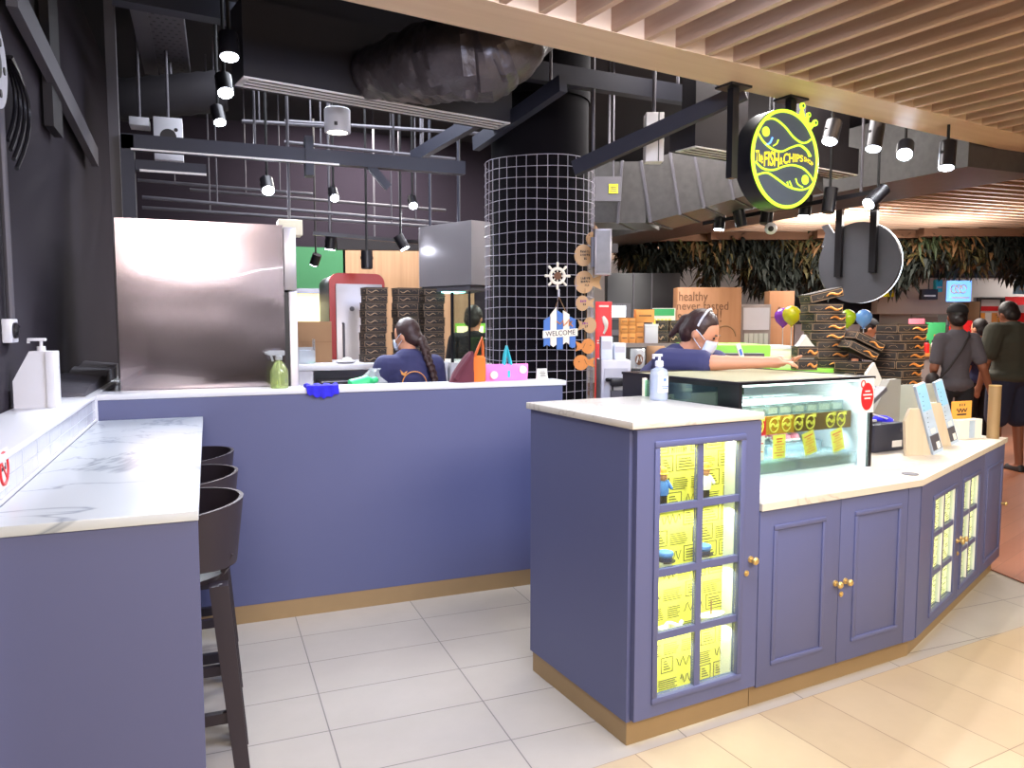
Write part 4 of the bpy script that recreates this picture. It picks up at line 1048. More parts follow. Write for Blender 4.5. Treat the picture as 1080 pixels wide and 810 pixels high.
for s, (xa_, xb_, nm) in enumerate(KS):
    c0 = aty((xa_ + xb_) / 2 + 1, 381, KY + 0.2)
    for i in range(10):
        takeaway_box('black takeaway box %s %s' % (ORD[9 - i], nm), 'takeaway boxes stacked in the kitchen',
                     (c0.x + (0.004 * math.sin(i * 1.7)) + (0.02 if s == 0 else 0) * i / 10, KY + 0.2 + 0.003 * math.cos(i * 2), KZ + 0.0003 + 0.0565 * i), R(4 + 2 * math.sin(i * 2.2 + s)), 0.165, 0.16)
# red-framed upright freezer
FY = 6.45
x0, x1 = aty(347, 300, FY).x, aty(404, 300, FY).x; zt = aty(370, 289, FY).z
o = thing('upright_freezer', 'upright freezer with rounded red surround and steel door', 'freezer', ((x0 + x1) / 2, FY, 0))
w = (x1 - x0) / 2
def rr_poly(w, h, r, n=8):
    p = [(-w, 0.05), (w, 0.05)]
    p += [(w - r + r * math.cos(PI / 2 * i / n), h - r + r * math.sin(PI / 2 * i / n)) for i in range(n + 1)]
    p += [(-w + r - r * math.sin(PI / 2 * i / n), h - r + r * math.cos(PI / 2 * i / n)) for i in range(n + 1)]
    return p
b = MB(); b.prism(rr_poly(w, zt, 0.08), -0.6, 0.0, T=Matrix.Rotation(PI / 2, 4, 'X')); b.build('body', 'stainless_side', o)
b = MB(); b.prism(rr_poly(w + 0.004, zt + 0.004, 0.08), 0.0, 0.04, T=Matrix.Rotation(PI / 2, 4, 'X')); b.build('surround', 'dark_red', o)['label'] = 'rounded red surround'
b = MB(); b.box(-w + 0.045, w - 0.02, -0.055, -0.0405, 0.15, zt - 0.085, bev=0.006); d = b.build('door', 'stainless_side', o)
b = MB(); b.tube([(-w + 0.10, -0.055, 1.2), (-w + .10, -0.085, 1.2), (-w + 0.10, -0.085, 1.5), (-w + .10, -0.055, 1.5)], 0.01); b.build('handle', 'steel_grey', d)
b = MB(); b.cyl((-0.05, -0.055, 1.62), (-0.05, -0.060, 1.62), 0.02); b.build('lock', 'steel_grey', d)
# brown carton, plastic boxes on the counter
x0, x1 = aty(313, 360, KY + 0.28).x, aty(350, 360, KY + 0.28).x
o = thing('brown_carton', 'plain brown cardboard carton standing on the kitchen counter', 'carton', ((x0 + x1) / 2, KY + 0.4, KZ + 0.0003))
h = aty(330, 339, KY + .28).z - KZ
b = MB(); b.box(-(x1 - x0) / 2, (x1 - x0) / 2, -0.12, 0.12, 0, h, bev=0.003); b.build('carton', 'carton', o)
b = MB(); b.box(-(x1 - x0) / 2, (x1 - x0) / 2, -0.122, -0.12, h * .5, h * .505); b.build('seam', 'carton_dark', o, smooth=0)
p = aty(322, 379, KY + 0.1)
o = thing('plastic_basket', 'clear plastic basket of pale blue packets on the kitchen counter', 'basket', (p.x, KY + 0.15, KZ + 0.0003))
b = MB(); b.box(-0.06, 0.07, -0.06, 0.06, 0, 0.004); b.box(-0.06, -0.056, -0.06, 0.06, 0.004, 0.12); b.box(0.066, 0.07, -0.06, 0.06, 0.004, 0.18); b.box(-0.056, 0.066, -0.06, -0.056, 0.004, 0.1); b.box(-0.056, 0.066, 0.056, 0.06, 0.004, 0.12); b.build('basket', 'plastic_clear', o, smooth=0)
b = MB()
for k in range(4): b.box(-0.05 + 0.004 * k, 0.055, -0.045, 0.045, 0.006 + 0.024 * k, 0.026 + 0.024 * k, bev=0.006)
b.build('packet', 'acrylic_board', o)
p = aty(364, 378, KY + 0.1)
o = thing('white_plate', 'small white plate of crumpled tissue on the kitchen counter', 'plate', (p.x, KY + 0.08, KZ + 0.0003))
b = MB(); b.lathe([(0.05, 0), (0.085, 0.016), (0.083, 0.019), (0.05, 0.006)], n=24); b.build('plate', 'white_plastic', o)
b = MB(); b.ball((0.01, 0, 0.025), (0.04, 0.03, 0.02), n=10); b.build('tissue', 'paper', o)
# stainless hood with glass screen below
HY = 5.35
x0, x1, x2 = aty(463, 245, HY).x, aty(497, 233, HY).x, aty(516, 245, HY).x
zt, zb_ = aty(497, 232, HY).z, aty(497, 300, HY).z
o = thing('extractor_hood', 'polished stainless steel extractor hood beside the mesh column', 'hood', (x1, HY, 0))
b = MB(); poly = [(x0 - x1, 0.55), (0, 0.0), (x2 - x1 + 0.03, 0.06), (x2 - x1 + 0.10, 0.75), (x0 - x1 + .1, 0.95)]
zl = zb_ - 0.05
b.prism(poly, zl + 0.05, zt)
b.build('canopy', 'hood_steel', o, smooth=0)
b = MB(); b.prism([(x * 0.93 , y * 0.93 + 0.02) for x, y in poly], zl + 0.01, zl + 0.05); b.build('filter', 'steel_grey', o, smooth=0)
b = MB()
for (x, y) in ((0.0, 0.3), (-0.1, 0.75)): b.cyl((x, y, zt), (x, y, 3.6), 0.012)
b.build('hanger_rod', 'steel_navy', o)
b = MB(); b.box(-0.12, 0.05, 0.3, 0.5, zl, zl + 0.009); b.build('lamp', 'lamp_teal', o, smooth=0)
p0 = aty(466, 380, HY + .55); 
o = thing('glass_partition', 'tall clear glass partition with dark edge below the extractor hood', 'partition', (x1, HY, 0))
xl = x0 - x1
b = MB(); b.bar((xl + .17, 0.24, 1.2), (xl + .17, 0.24, zl), 0.02, 0.02); b.bar((-0.01, 0.02, 1.2), (-0.01, 0.02, zl), 0.014, 0.014); b.bar((x2 - x1 + 0.02, 0.08, 1.2), (x2 - x1 + 0.02, 0.08, zl), 0.018, 0.018); b.build('post', 'black_metal', o, smooth=0)
b = MB(); b.prism([(xl + .17, 0.237), (-0.01, 0.016), (-0.006, 0.022), (xl + .174, 0.243)], 1.21, zl); b.prism([(-0.01, 0.016), (x2 - x1 + 0.02, 0.076), (x2 - x1 + .02, 0.083), (-.006, 0.022)], 1.21, zl); b.build('glass_pane', 'glass', o, smooth=0)
b = MB(); b.prism([(xl + 0.155, 0.22), (-0.01, -0.01), (x2 - x1 + 0.04, 0.05), (x2 - x1 + 0.1, 0.75), (xl + .155, 0.95)], 0, 1.2); b.build('base', 'solid_white', o, smooth=0)
# things behind the glass
def fbox(name, lab, cat, px0, px1, pyt, pyb, D, depth, mt, rot=0, group=None, zb=None, bev=0.004, part='body'):
    p0, p1 = atd(px0, pyb, D), atd(px1, pyb, D); zt_ = atd((px0 + px1) / 2, pyt, D).z
    c = (p0 + p1) / 2; z = c.z if zb is None else zb
    o = thing(name, lab, cat, (c.x, c.y, z), -YAW + rot, group)
    w = (p1 - p0).length / 2
    b = MB(); b.box(-w, w, 0, depth, 0, zt_ - z, bev=bev); b.build(part, mt, o)
    o['_w'] = w; o['_h'] = zt_ - z
    w_, h_ = w, zt_ - z
    del o['_w']; del o['_h']
    return o, w_, h_
o, w, h = fbox('menu_lightbox', 'bright yellow-green lit panel glimpsed through the kitchen glass', 'lightbox', 480, 512, 341, 378, 8.0, 0.1, 'lime', zb=1.0)
b = MB(); b.box(-w + 0.02, w - 0.02, -0.006, 0, 0.05, h - 0.03); b.build('face', 'lit_yellow', o, smooth=0)
b = MB(); b.box(-0.05, 0.05, 0.02, 0.08, -1.0, 0); b.build('stand', 'steel_grey', o, smooth=0)

# green wall panel, wood wall panel, lit yellow panel at the back
YB = 8.55
def wpanel(name, px0, px1, pyt, pyb, Y, mt, th=0.04, zb=None):
    a, c = aty(px0, pyb, Y), aty(px1, pyt, Y)
    b = MB(); b.box(a.x, c.x, Y, Y + th, (zb if zb is not None else a.z), c.z); return struct(b.build(name, mt, smooth=0))
wpanel('trim_7', 296, 364, 262, 400, YB, 'green_wall', zb=0.0)
wpanel('trim_8', 364, 500, 262, 400, YB, 'panel_wood', zb=0.0)
a, c = aty(306, 340, 8.0), aty(345, 310, 8.0)
o = thing('lit_shelf_panel', 'glowing pale yellow panel under the green kitchen wall', 'lightbox', (a.x, 8.0, 0))
b = MB(); b.box(0, c.x - a.x, 0, 0.06, a.z - 0.1, c.z); b.build('face', 'lit_yellow', o, smooth=0)
b = MB(); b.box(-0.02, c.x - a.x + 0.02, -0.05, 0.08, c.z, c.z + 0.05); b.build('frame', 'steel_grey', o, smooth=0)
b = MB(); b.box(0.0, c.x - a.x, -0.02, 0.3, 0, a.z - 0.1); b.build('stand', 'kiosk', o, smooth=0)

# ================================================================ mesh-wrapped column
CC = Vector((2.085, 4.735, 0)); CR = 0.362
o = thing('wire_column', 'round black column wrapped in square white wire mesh', 'column', CC)
b = MB(); b.cyl((0, 0, 0), (0, 0, 2.94), CR - 0.04, n=48); b.cyl((0, 0, 2.94), (0, 0, 3.6), CR - 0.03, CR - 0.03, n=48); b.build('core', 'column_black', o)
b = MB(); zt = 2.545; n_ = 34; sp = 0.0675
for k in range(n_):
    t = 2 * PI * k / n_; wob = 0.004 * math.sin(k * 2.3)
    b.tube([((CR + wob * math.sin(z * 5 + k)) * math.cos(t), (CR + wob * math.sin(z * 5 + k)) * math.sin(t), z) for z in [i * zt / 14 for i in range(15)]], 0.0021, 5)
z = zt
while z > 0.3:
    b.tube([((CR + 0.004) * math.cos(2 * PI * i / 60), (CR + 0.004) * math.sin(2 * PI * i / 60), z + 0.004 * math.sin(i * 0.35 + z * 9)) for i in range(60)], 0.0021, 5, closed=True)
    z -= sp
b.build('wire_mesh', 'wire_grey', o)['label'] = 'pale square wire mesh'

# decorations on the mesh: positions around the column by angle
view = math.atan2(-CC.y, -CC.x)
def on_col(px, py, off=0.012):
    d = ray(px, py); dx, dy = d[0], d[1]; r = CR + off
    A = dx * dx + dy * dy; B = -2 * (dx * CC.x + dy * CC.y); C_ = CC.x ** 2 + CC.y ** 2 - r * r
    disc = max(0, B * B - 4 * A * C_)
    t = (-B - math.sqrt(disc)) / (2 * A)
    p = Vector((dx * t, dy * t, H + d[2] * t)); an = math.atan2(p.y - CC.y, p.x - CC.x)
    return p, an + PI / 2         # rz so that local -y points out
SPX = 4.62 / 803
# ship wheel
p, rz = on_col(588, 291)
o = thing('ship_wheel', 'small white ship wheel ornament hung on the wire column', 'ornament', p, rz)
b = MB(); r0 = 0.046
b.tube([(r0 * math.cos(2 * PI * i / 28), 0, r0 * math.sin(2 * PI * i / 28)) for i in range(28)], 0.010, 8, closed=True); b.build('rim', 'sign_cream', o)
b = MB(); b.cyl((0, 0.006, 0), (0, -0.008, 0), 0.024, n=24); b.build('hub', 'carton_dark', o)
for k in range(8):
    b = MB(); t = 2 * PI * k / 8; b.caps((r0 * math.cos(t), 0, r0 * math.sin(t)), (0.078 * math.cos(t), 0, 0.078 * math.sin(t)), 0.006, 0.009, n=8); b.cyl((0.02 * math.cos(t), 0, 0.02 * math.sin(t)), (r0 * math.cos(t), 0, r0 * math.sin(t)), 0.004, n=6); b.build('handle', 'sign_cream', o)
# welcome sign
p, rz = on_col(590, 348, 0.02)
o = thing('welcome_sign', 'blue and cream plank sign reading WELCOME hung on the wire column', 'sign', p, rz)
wp = 0.036; o.scale = (1.2, 1.2, 1.22)
tops = [0.045, 0.095, 0.08, 0.075, 0.055, 0.04]; bots = [-0.082, -0.085, -0.07, -0.09, -0.075, -0.068]
tops = [0.06, 0.098, 0.092, 0.09, 0.062]; bots = [-0.085, -0.075, -0.10, -0.075, -0.085]
for k in range(5):
    x = (k - 2.5) * wp; b = MB()
    sl = [0.02, 0.04, -0.02, -0.02, -0.015][k]; bl = [0.01, -0.012, 0.0, 0.012, -0.01][k]
    b.prism([(x + 0.001, bots[k]), (x + wp / 2, bots[k] + bl), (x + wp - 0.001, bots[k]), (x + wp - 0.001, tops[k] + sl * .5), (x + 0.001, tops[k] - sl * .5)], 0, 0.008, T=Matrix.Rotation(PI / 2, 4, 'X'))
    b.build('plank', 'sign_blue' if k % 2 == 0 else 'sign_cream', o, smooth=0)
b = MB(); b.prism([(-0.096, -0.042), (0.098, -0.03), (0.098, 0.008), (-0.096, -0.004)], 0.008, 0.014, T=Matrix.Rotation(PI / 2, 4, 'X')); bd = b.build('banner', 'sign_cream', o, smooth=0)
text('lettering', 'WELCOME', 0.036, 'ink', bd, Matrix.Translation((0.001, -0.0145, -0.017)) @ Matrix.Rotation(R(-3.5), 4, 'Y') @ Matrix.Rotation(PI / 2, 4, 'X'), 0.0006, w=0.165)
b = MB(); b.tube([(-0.02, -0.01, 0.045), (0.0, -0.011, 0.03), (0.015, -0.011, 0.05), (0.02, -0.011, 0.02), (0.036, -0.011, 0.035), (0.05, -0.011, 0.055), (0.05, -0.011, 0.02), (0.066, -0.011, 0.045), (0.053, -0.011, 0.036), (0.07, -0.011, 0.018)], 0.0035, 6); b.build('script', 'orange_print', o)
b = MB(); b.tube([(-0.03, 0.0, 0.09), (0.0, 0.01, 0.17), (0.04, 0.0, 0.085)], 0.003, 6); b.build('string', 'carton', o)
b = MB(); b.tube([(0, 0.01, 0.17), (0.0, 0.01, 0.21)], 0.005, 6); b.build('hook', 'pale_grey', o)
# fish tags
def fish_poly(w, h, flip, tail=0.3):
    n = 18; bw = w * (1 - tail)
    P = []
    for i in range(n + 1):
        t = R(20) + R(320) * i / n
        P.append((bw / 2 * math.cos(t) - w * tail / 2, h / 2 * math.sin(t)))
    P += [(w / 2, -h * 0.33), (w / 2 - w * .09, 0), (w / 2, h * 0.33)]
    return [(-x if flip else x, y) for x, y in P]
fishes = [(627, 250, 20, 16, 60, 'fish_wood', 0, 'topmost, tilted wooden fish sign by the small steel box'), (619, 270, 26, 24, 0, 'fish_wood', 1, 'wooden fish sign with dark writing second from the top of the column'),
          (620, 298, 28, 25, 0, 'fish_wood', 1, 'largest wooden fish sign, third down the column edge'), (617, 320, 19, 17, 0, 'fish_wood', 2, 'round fish sign with purple writing beside the wheel ornament'),
          (619, 343, 19, 18, 180, 'fish_wood', 2, 'fish sign with purple writing beside the WELCOME sign'), (617, 365, 20, 17, 180, 'fish_orange', 3, 'upper of two plain orange fish signs'), (616, 382, 22, 17, 0, 'fish_orange', 3, 'lowest orange fish sign on the column')]
for k, (px, py, wpx, hpx, tilt, mt, kind, lab) in enumerate(fishes):
    p, rz = on_col(min(px, 621), py, 0.015)
    rz = -YAW + R(10)
    p = p + Vector((math.cos(-YAW), math.sin(-YAW), 0)) * (0.0 + (px - min(px, 621)) * SPX) + Vector((-0.03, -0.06, 0)) * 0.6
    o = thing('fish_sign', lab, 'sign', p, rz, 'fish signs strung down the column')
    T = Matrix.Rotation(PI / 2, 4, 'X') @ Matrix.Rotation(R(tilt), 4, 'Z')
    b = MB(); b.prism(fish_poly(wpx * SPX * 1.12, hpx * SPX, False), 0, 0.006, T=T); b.build('fish', mt, o, smooth=0)
    if kind in (1, 2):
        b = MB()
        nL = 3 if kind == 1 else 2
        r_ = random.Random(k)
        for i in range(nL):
            z = 0.024 - 0.022 * i if kind == 1 else 0.012 - 0.020 * i
            x = -0.045 if i < nL - 1 else -0.02; xe = 0.012 if i < nL - 1 else 0.0
            x *= wpx / 26; xe = xe * wpx / 26
            while x < xe:
                b.box(x, x + 0.003, -0.0075, -0.006, z - 0.007, z + 0.007, m=0 if (kind == 1 or i == 1) else 1); b.box(x, x + 0.007, -0.0075, -0.006, z + r_.choice((-0.007, -0.001, 0.005)), z + r_.choice((-0.004, 0.002, 0.008)), m=0 if (kind == 1 or i == 1) else 1); x += 0.0105
        b.build('writing', ['ink', 'purple_ink'], o, smooth=0)
    else:
        b = MB(); s = -1 if tilt == 180 else 1
        b.ball((-0.035 * s, -0.007, 0.006), (0.004, 0.002, 0.004), n=8, k=6)
        b.tube([(0.0 + 0.004 * i * s, -0.007, 0.02 - 0.008 * i) for i in range(5)], 0.0016, 5); b.build('eye', 'carton_dark', o)
    b = MB(); b.tube([(0, 0.004, hpx * SPX * 0.45), (0, 0.003, hpx * SPX * 0.45 + 0.05)], 0.0018, 5); b.build('string', 'carton', o)
o, w, h = fbox('steel_wall_box', 'small shiny steel box at the right edge of the wire column', 'box', 627, 645, 241, 290, 4.75, 0.09, 'stainless_side')
b = MB(); b.box(-w + 0.01, w - 0.01, -0.004, 0, 0.012, h - 0.012); b.build('cover', 'galvanised', o, smooth=0)
b = MB(); b.box(-w - 0.02, -w, 0.02, 0.05, 0.05, h - 0.05); b.build('bracket', 'steel_grey', o, smooth=0)
# ================================================================ things behind the showcase
RV = Vector((math.cos(YAW), -math.sin(YAW), 0)); FVv = Vector((math.sin(YAW), math.cos(YAW), 0))
# low back counter that carries machine and paper bags
pA, pB = atd(632, 415, 4.8), atd(708, 415, 4.8)
o = thing('back_counter', 'dark low counter behind the showcase carrying bags and white machine', 'counter', (pA.x, pA.y, 0), -YAW)
Lb = (pB - pA).length
b = MB(); b.box(0, Lb, 0, 0.36, 0, 0.93); b.build('body', 'kiosk', o, smooth=0)
b = MB(); b.box(-0.01, Lb + 0.01, -0.02, 0.38, 0.93, 0.95, bev=0.002); b.build('top', 'white_plastic', o)
o, w, h = fbox('dispenser_machine', 'white drinks machine with black lever behind the tall cabinet', 'machine', 634, 665, 380, 420, 4.85, 0.3, 'white_plastic', zb=0.9505)
b = MB(); b.box(-w + 0.02, w - 0.02, -0.012, -0.0005, 0.02, h - 0.05); b.build('front_panel', 'pale_grey', o, smooth=0)
b = MB(); b.box(-w * .45, w * .45, -0.07, -0.012, h - 0.16, h - 0.11, bev=0.006); b.cyl((-w * .5, -0.04, h - 0.12), (-w * .7, -0.06, h - 0.12), 0.012); b.tube([(-w * .3, -0.05, h - 0.16), (-w * .3, -0.05, h - 0.25), (-w * .6, -0.06, h - .29)], 0.006, 6); b.build('lever', 'black_plastic', o)
b = MB(); b.box(-w * .4, w * .5, -0.06, -0.012, 0.03, h - 0.19); b.build('drip_tray', 'steel_grey', o, smooth=0)
zt = 0.9505 + h
for (x0, x1, yt, lab) in ((634, 646, 355, 'tall white carton on the drinks machine beside the red poster'), (648, 660, 362, 'shorter white carton on the right of the drinks machine')):
    o, w, h = fbox('white_carton', lab, 'carton', x0, x1, yt, 381, 4.90, 0.10, 'pod_white', zb=zt + 0.0003, group='white cartons on the drinks machine', part='carton')
    b = MB(); b.box(-w + 0.006, w - 0.006, -0.0012, 0, h * .45, h * .8); b.build('label', 'pale_grey', o, smooth=0)
o, w, h = fbox('box_riser', 'dark raised block under the paper bags behind the showcase', 'riser', 667, 706, 390, 420, 4.82, 0.3, 'black_plastic', zb=0.9505, part='block')
b = MB(); b.box(-w, w, 0, 0.3, h - 0.01, h + 0.004); b.build('top', 'black_metal', o, smooth=0)
zr = 0.9505 + h + 0.0045
def paperbag(px0, px1, pyt, lab, mt, win):
    p0, p1 = atd(px0, 390, 4.9), atd(px1, 390, 4.9); c = (p0 + p1) / 2; w = (p1 - p0).length / 2; h = atd(px0, pyt, 4.9).z - zr
    o = thing('paper_bag', lab, 'bag', (c.x, c.y, zr), -YAW)
    b = MB(); b.loft([(0, 0.06, 0, w * .92, 0.05), (0, 0.06, h * .5, w, 0.055), (0, 0.06, h * .85, w * 1.0, 0.03), (0, 0.06, h, w * .96, 0.008)], 16)
    b.build('bag', mt, o, smooth=30)
    b = MB(); b.prism([(w * .5 * math.cos(2 * PI * i / 16), h * .45 + h * .28 * math.sin(2 * PI * i / 16)) for i in range(16)], -0.004, 0.004, T=Matrix.Translation((0, 0.003, 0)) @ Matrix.Rotation(PI / 2, 4, 'X'))
    b.build('window', win, o, smooth=0)
    b = MB(); b.tube([(-w * .3, 0.0, h * .3), (-w * .15, -0.003, h * .62), (0, -0.003, h * .4), (w * .18, -0.003, h * .6), (w * .3, 0, h * .35)], 0.005, 5); b.build('crease', 'paper', o)
paperbag(683, 703, 365, 'brown paper bag with clear window behind the black showcase panel', 'carton', 'plastic_clear')
paperbag(666, 682, 368, 'greyish clear-fronted bag left of the brown paper bag', 'plastic_clear', 'carton_dark')
# back shelf carrying orange cartons
zs = 1.36
pA, pB = atd(650, 362, 5.6), atd(728, 362, 5.6); zs = (pA.z + pB.z) / 2
o = thing('back_shelf', 'grey shelf unit carrying stacked orange cartons', 'shelf', (pA.x, pA.y, 0), -YAW)
Lb = (pB - pA).length
b = MB(); b.box(0, Lb, 0, 0.28, zs - 0.03, zs); b.build('board', 'kiosk', o, smooth=0)
b = MB(); b.box(0, 0.03, 0, 0.28, 0, zs - 0.03); b.box(Lb - 0.03, Lb, 0, 0.28, 0, zs - .03); b.build('side', 'kiosk', o, smooth=0)
rows = [(655, 662.5, 351, 361.7), (663, 670.5, 351, 361.7), (671, 679, 350, 361.7), (655, 662.5, 343, 350.7), (663, 670.5, 343, 350.7), (671, 679, 340, 349.7), (655, 662.5, 335, 342.7), (663, 670.5, 335, 342.7), (671, 690, 326, 339.5)]
names = ['bottom row, left', 'bottom row, middle', 'bottom row, right', 'middle row, left', 'middle row, middle', 'middle row, right', 'top row, left', 'top row, middle', 'large one on top at right']
zz = {}
for (x0, x1, yt, yb), nm in zip(rows, names):
    key = (x0 if x0 < 671 else 671)
    zb = zz.get(key, zs + 0.0003)
    o, w, h = fbox('orange_carton', 'small orange-brown carton on the back shelf, ' + nm, 'carton', x0, x1, yt, yb, 5.66, 0.12, 'carton_orange', zb=zb, group='orange cartons on the back shelf', bev=0.002, part='carton')
    zz[key] = zb + h + 0.0004
    b = MB(); b.box(-w * .7, w * .7, -0.0012, 0, h * .45, h * .55); b.box(-w, w, -0.001, 0, h * .97, h); b.build('label', 'carton_dark', o, smooth=0)
o, w, h = fbox('white_drum', 'tall white cylinder-like carton right of the orange cartons', 'carton', 680, 694, 342, 361.7, 5.62, 0.1, 'pale_grey', zb=zs + 0.0003, part='carton')
b = MB(); b.box(-w - 0.002, w + 0.002, -0.002, 0.102, h * .9, h + 0.002); b.build('lid', 'white_plastic', o, smooth=0)
o, w, h = fbox('menu_card', 'white card with green, yellow and red rows behind orange cartons', 'sign', 688, 712, 325, 361, 6.1, 0.02, 'paper', zb=0.4, part='board')
b = MB()
for i in range(6): b.box(-w, -w + 2 * w * (i + 1) / 6 - 0.01, -0.002, 0, h - 0.06, h - 0.005, m=0) if i == 5 else b.box(-w + 2 * w * i / 6 + .004, -w + 2 * w * (i + 1) / 6 - .004, -0.002, 0, h - 0.16, h - 0.085, m=1)
b.box(-w + .01, w - .01, -0.002, 0, h - 0.24, h - 0.19, m=2)
b.build('print', ['green_print', 'paper_yellow', 'red'], o, smooth=0)
b = MB(); b.box(-w * .8, w * .8, 0.02, 0.04, -0.4, 0.02); b.build('leg', 'steel_grey', o, smooth=0)
# small black boxes beside the masked woman
for i, (x0, x1, yt, yb) in enumerate(((696, 707, 354, 366), (709, 722, 354, 366), (696, 707, 341.5, 353.5), (709, 722, 341.5, 353.5))):
    p0, p1 = atd(x0, yb, 5.55), atd(x1, yb, 5.55); c = (p0 + p1) / 2
    takeaway_box('small black box on the back shelf, %s of four beside the masked woman' % ['lower left', 'lower right', 'upper left', 'upper right'][i], 'small black boxes on the back shelf',
                 (c.x + FVv.x * .12, c.y + FVv.y * .12, zs + 0.0004 + (0.084 if i > 1 else 0)), -YAW, (p1 - p0).length, 0.1, 0.083)
# red standing poster
o, w, h = fbox('red_poster', 'tall red standing poster with white drawing beside the column', 'poster', 628, 645, 318, 368, 6.2, 0.03, 'red', zb=0.004, part='board')
b = MB(); zc = h - 0.19
b.tube([(0.02 * math.sin(i * .5), -0.003, zc + 0.02 * i - 0.07) for i in range(8)], [0.008, 0.01, 0.012, 0.015, 0.02, 0.022, 0.018, 0.01], 6)
b.box(-w * .6, w * .6, -0.002, 0, h - 0.045, h - 0.03); b.box(-w * .8, w * .5, -0.002, 0, zc - 0.13, zc - 0.122); b.box(-w * .8, w * .2, -0.002, 0, zc - 0.15, zc - 0.142)
b.build('drawing', 'paper', o)
b = MB(); b.box(-w, w, -0.12, 0.15, 0.0, 0.02); b.build('foot', 'steel_grey', o, smooth=0)
# green counter of the neighbouring stall
pA, pB = atd(733, 364, 5.0), atd(813, 364, 5.0); zg = pA.z
o = thing('green_counter', 'lime green counter with grey rail behind the masked woman', 'counter', (pA.x, pA.y, 0), -YAW)
Lg = (pB - pA).length
b = MB(); b.box(0, Lg, 0, 0.6, 0, zg, bev=0.004); b.build('body', 'lime', o)
b = MB(); b.box(0.0, Lg - 0.08, -0.12, -0.03, zg - 0.125, zg - 0.05); b.box(0.05, 0.10, -0.03, 0, zg - .12, zg - .06); b.box(Lg - .2, Lg - .15, -0.03, 0, zg - .12, zg - .06); b.build('rail', 'steel_grey', o, smooth=0)
b = MB(); b.box(Lg - 0.14, Lg - 0.09, -0.10, -0.05, 0.0, zg - 0.125); b.build('rail_post', 'carton_dark', o, smooth=0)
b = MB(); b.box(Lg + 0.005, Lg + 0.50, 0.1, 0.75, 0, 1.195, bev=0.004); b.build('side_section', 'lime', o)
o, w, h = fbox('white_block', 'plain cream block at the right end of the green counter', 'block', 812, 834, 365, 392, 5.15, 0.25, 'cream', zb=1.1955, part='body')
b = MB(); b.box(-w - .003, w + .003, -0.003, 0.253, h - 0.02, h + 0.002); b.build('top', 'white_plastic', o, smooth=0)

# wobbly piles of takeaway boxes on the right
zR = 1.1955
def pile(px, n, D, w, d, h, lean, name, zb, rz0, curl='orange'):
    for i in range(n):
        lab = 'black shrimp-print box, %s %s' % (ORD[min(n - 1 - i, 8)] if i else 'lowest', name)
        p = atd(px, 380, D)
        o = takeaway_box(lab, 'shrimp-print boxes piled behind the showcase', (p.x + RV.x * lean[0] * i, p.y + RV.y * lean[0] * i, zb + 0.0003 + (h + 0.0005) * i), rz0 + R(11 * math.sin(i * 1.9 + px)), w, d, h, curl)
        if len(lean) > 1: o.rotation_euler = (0, R(lean[1] + 1.5 * math.sin(i * 2.1)), o.rotation_euler.z)
    return
pile(872, 7, 5.25, 0.225, 0.2, 0.062, (-0.008,), 'in the pile behind the lime balloon', zR, -YAW)
# top one of that pile is tilted
p = atd(866, 340, 5.25)
o = takeaway_box('tilted black shrimp-print box lying across the top of the pile by the balloons', 'shrimp-print boxes piled behind the showcase', (p.x, p.y, zR + 0.0625 * 7 + 0.026), -YAW, 0.225, 0.2, 0.062, 'orange'); o.rotation_euler = (0, R(-13), -YAW)
for i in range(2):
    p = atd(848, 385, 5.0)
    takeaway_box('short black box at the front left of the pile, %s one' % ('lower', 'upper')[i], 'short black boxes beside the pile', (p.x, p.y, zR + 0.0003 + 0.085 * i), -YAW, 0.13, 0.12, 0.07, 'orange')
    o = MB(); z = zR + 0.0706 + 0.085 * i
    o.prism([(-0.055, 0), (0.05, 0), (0.058, 0.0142), (-0.005, 0.0146), (-0.06, 0.0142)] if i == 0 else [(-0.055, 0), (0.055, 0), (0.035, 0.02), (-0.005, 0.075), (-0.03, 0.03)], -0.03, 0.03, T=Matrix.Rotation(PI / 2, 4, 'X'))
    tag(o.build('paper_napkin', 'paper', loc=(p.x, p.y, z), rz=-YAW, smooth=0), 'folded white napkin %s' % ('flat between the two short black boxes' if i == 0 else 'pointing up from the upper short black box'), 'napkin', 'white napkins by the boxes')
# counter behind the till carrying leaning piles
pA, pB = atd(893, 430, 4.8), atd(966, 430, 4.8)
zq = 0.97
o = thing('packing_counter', 'dark packing counter behind the till carrying leaning boxes', 'counter', (pA.x, pA.y, 0), -YAW)
Lq = (pB - pA).length
b = MB(); b.box(0, Lq, 0, 0.45, 0, zq - 0.02); b.build('body', 'kiosk', o, smooth=0)
b = MB(); b.box(-0.01, Lq + 0.01, -0.01, 0.46, zq - 0.02, zq); b.build('top', 'black_plastic', o, smooth=0)
pile(945, 9, 5.02, 0.232, 0.2, 0.058, (0.0035,), 'in the tall pile behind the till', zq, -YAW + R(24))
p = atd(951, 354, 4.62)
for i in range(0): pass
pile(905, 5, 5.06, 0.20, 0.18, 0.055, (-0.005, 0), 'in the short pile left of the till pile', zq, -YAW + R(28))
for i in range(2):
    p = atd(903 + 6 * i, 372, 5.06)
    o = takeaway_box('steeply tilted black shrimp-print box, %s of two left of the till pile' % ('lower', 'upper')[i], 'shrimp-print boxes piled behind the showcase', (p.x, p.y, zq + 0.278 + 0.05 + 0.06 * i), -YAW, 0.20, 0.18, 0.055, 'orange'); o.rotation_euler = (0, R(26), -YAW)
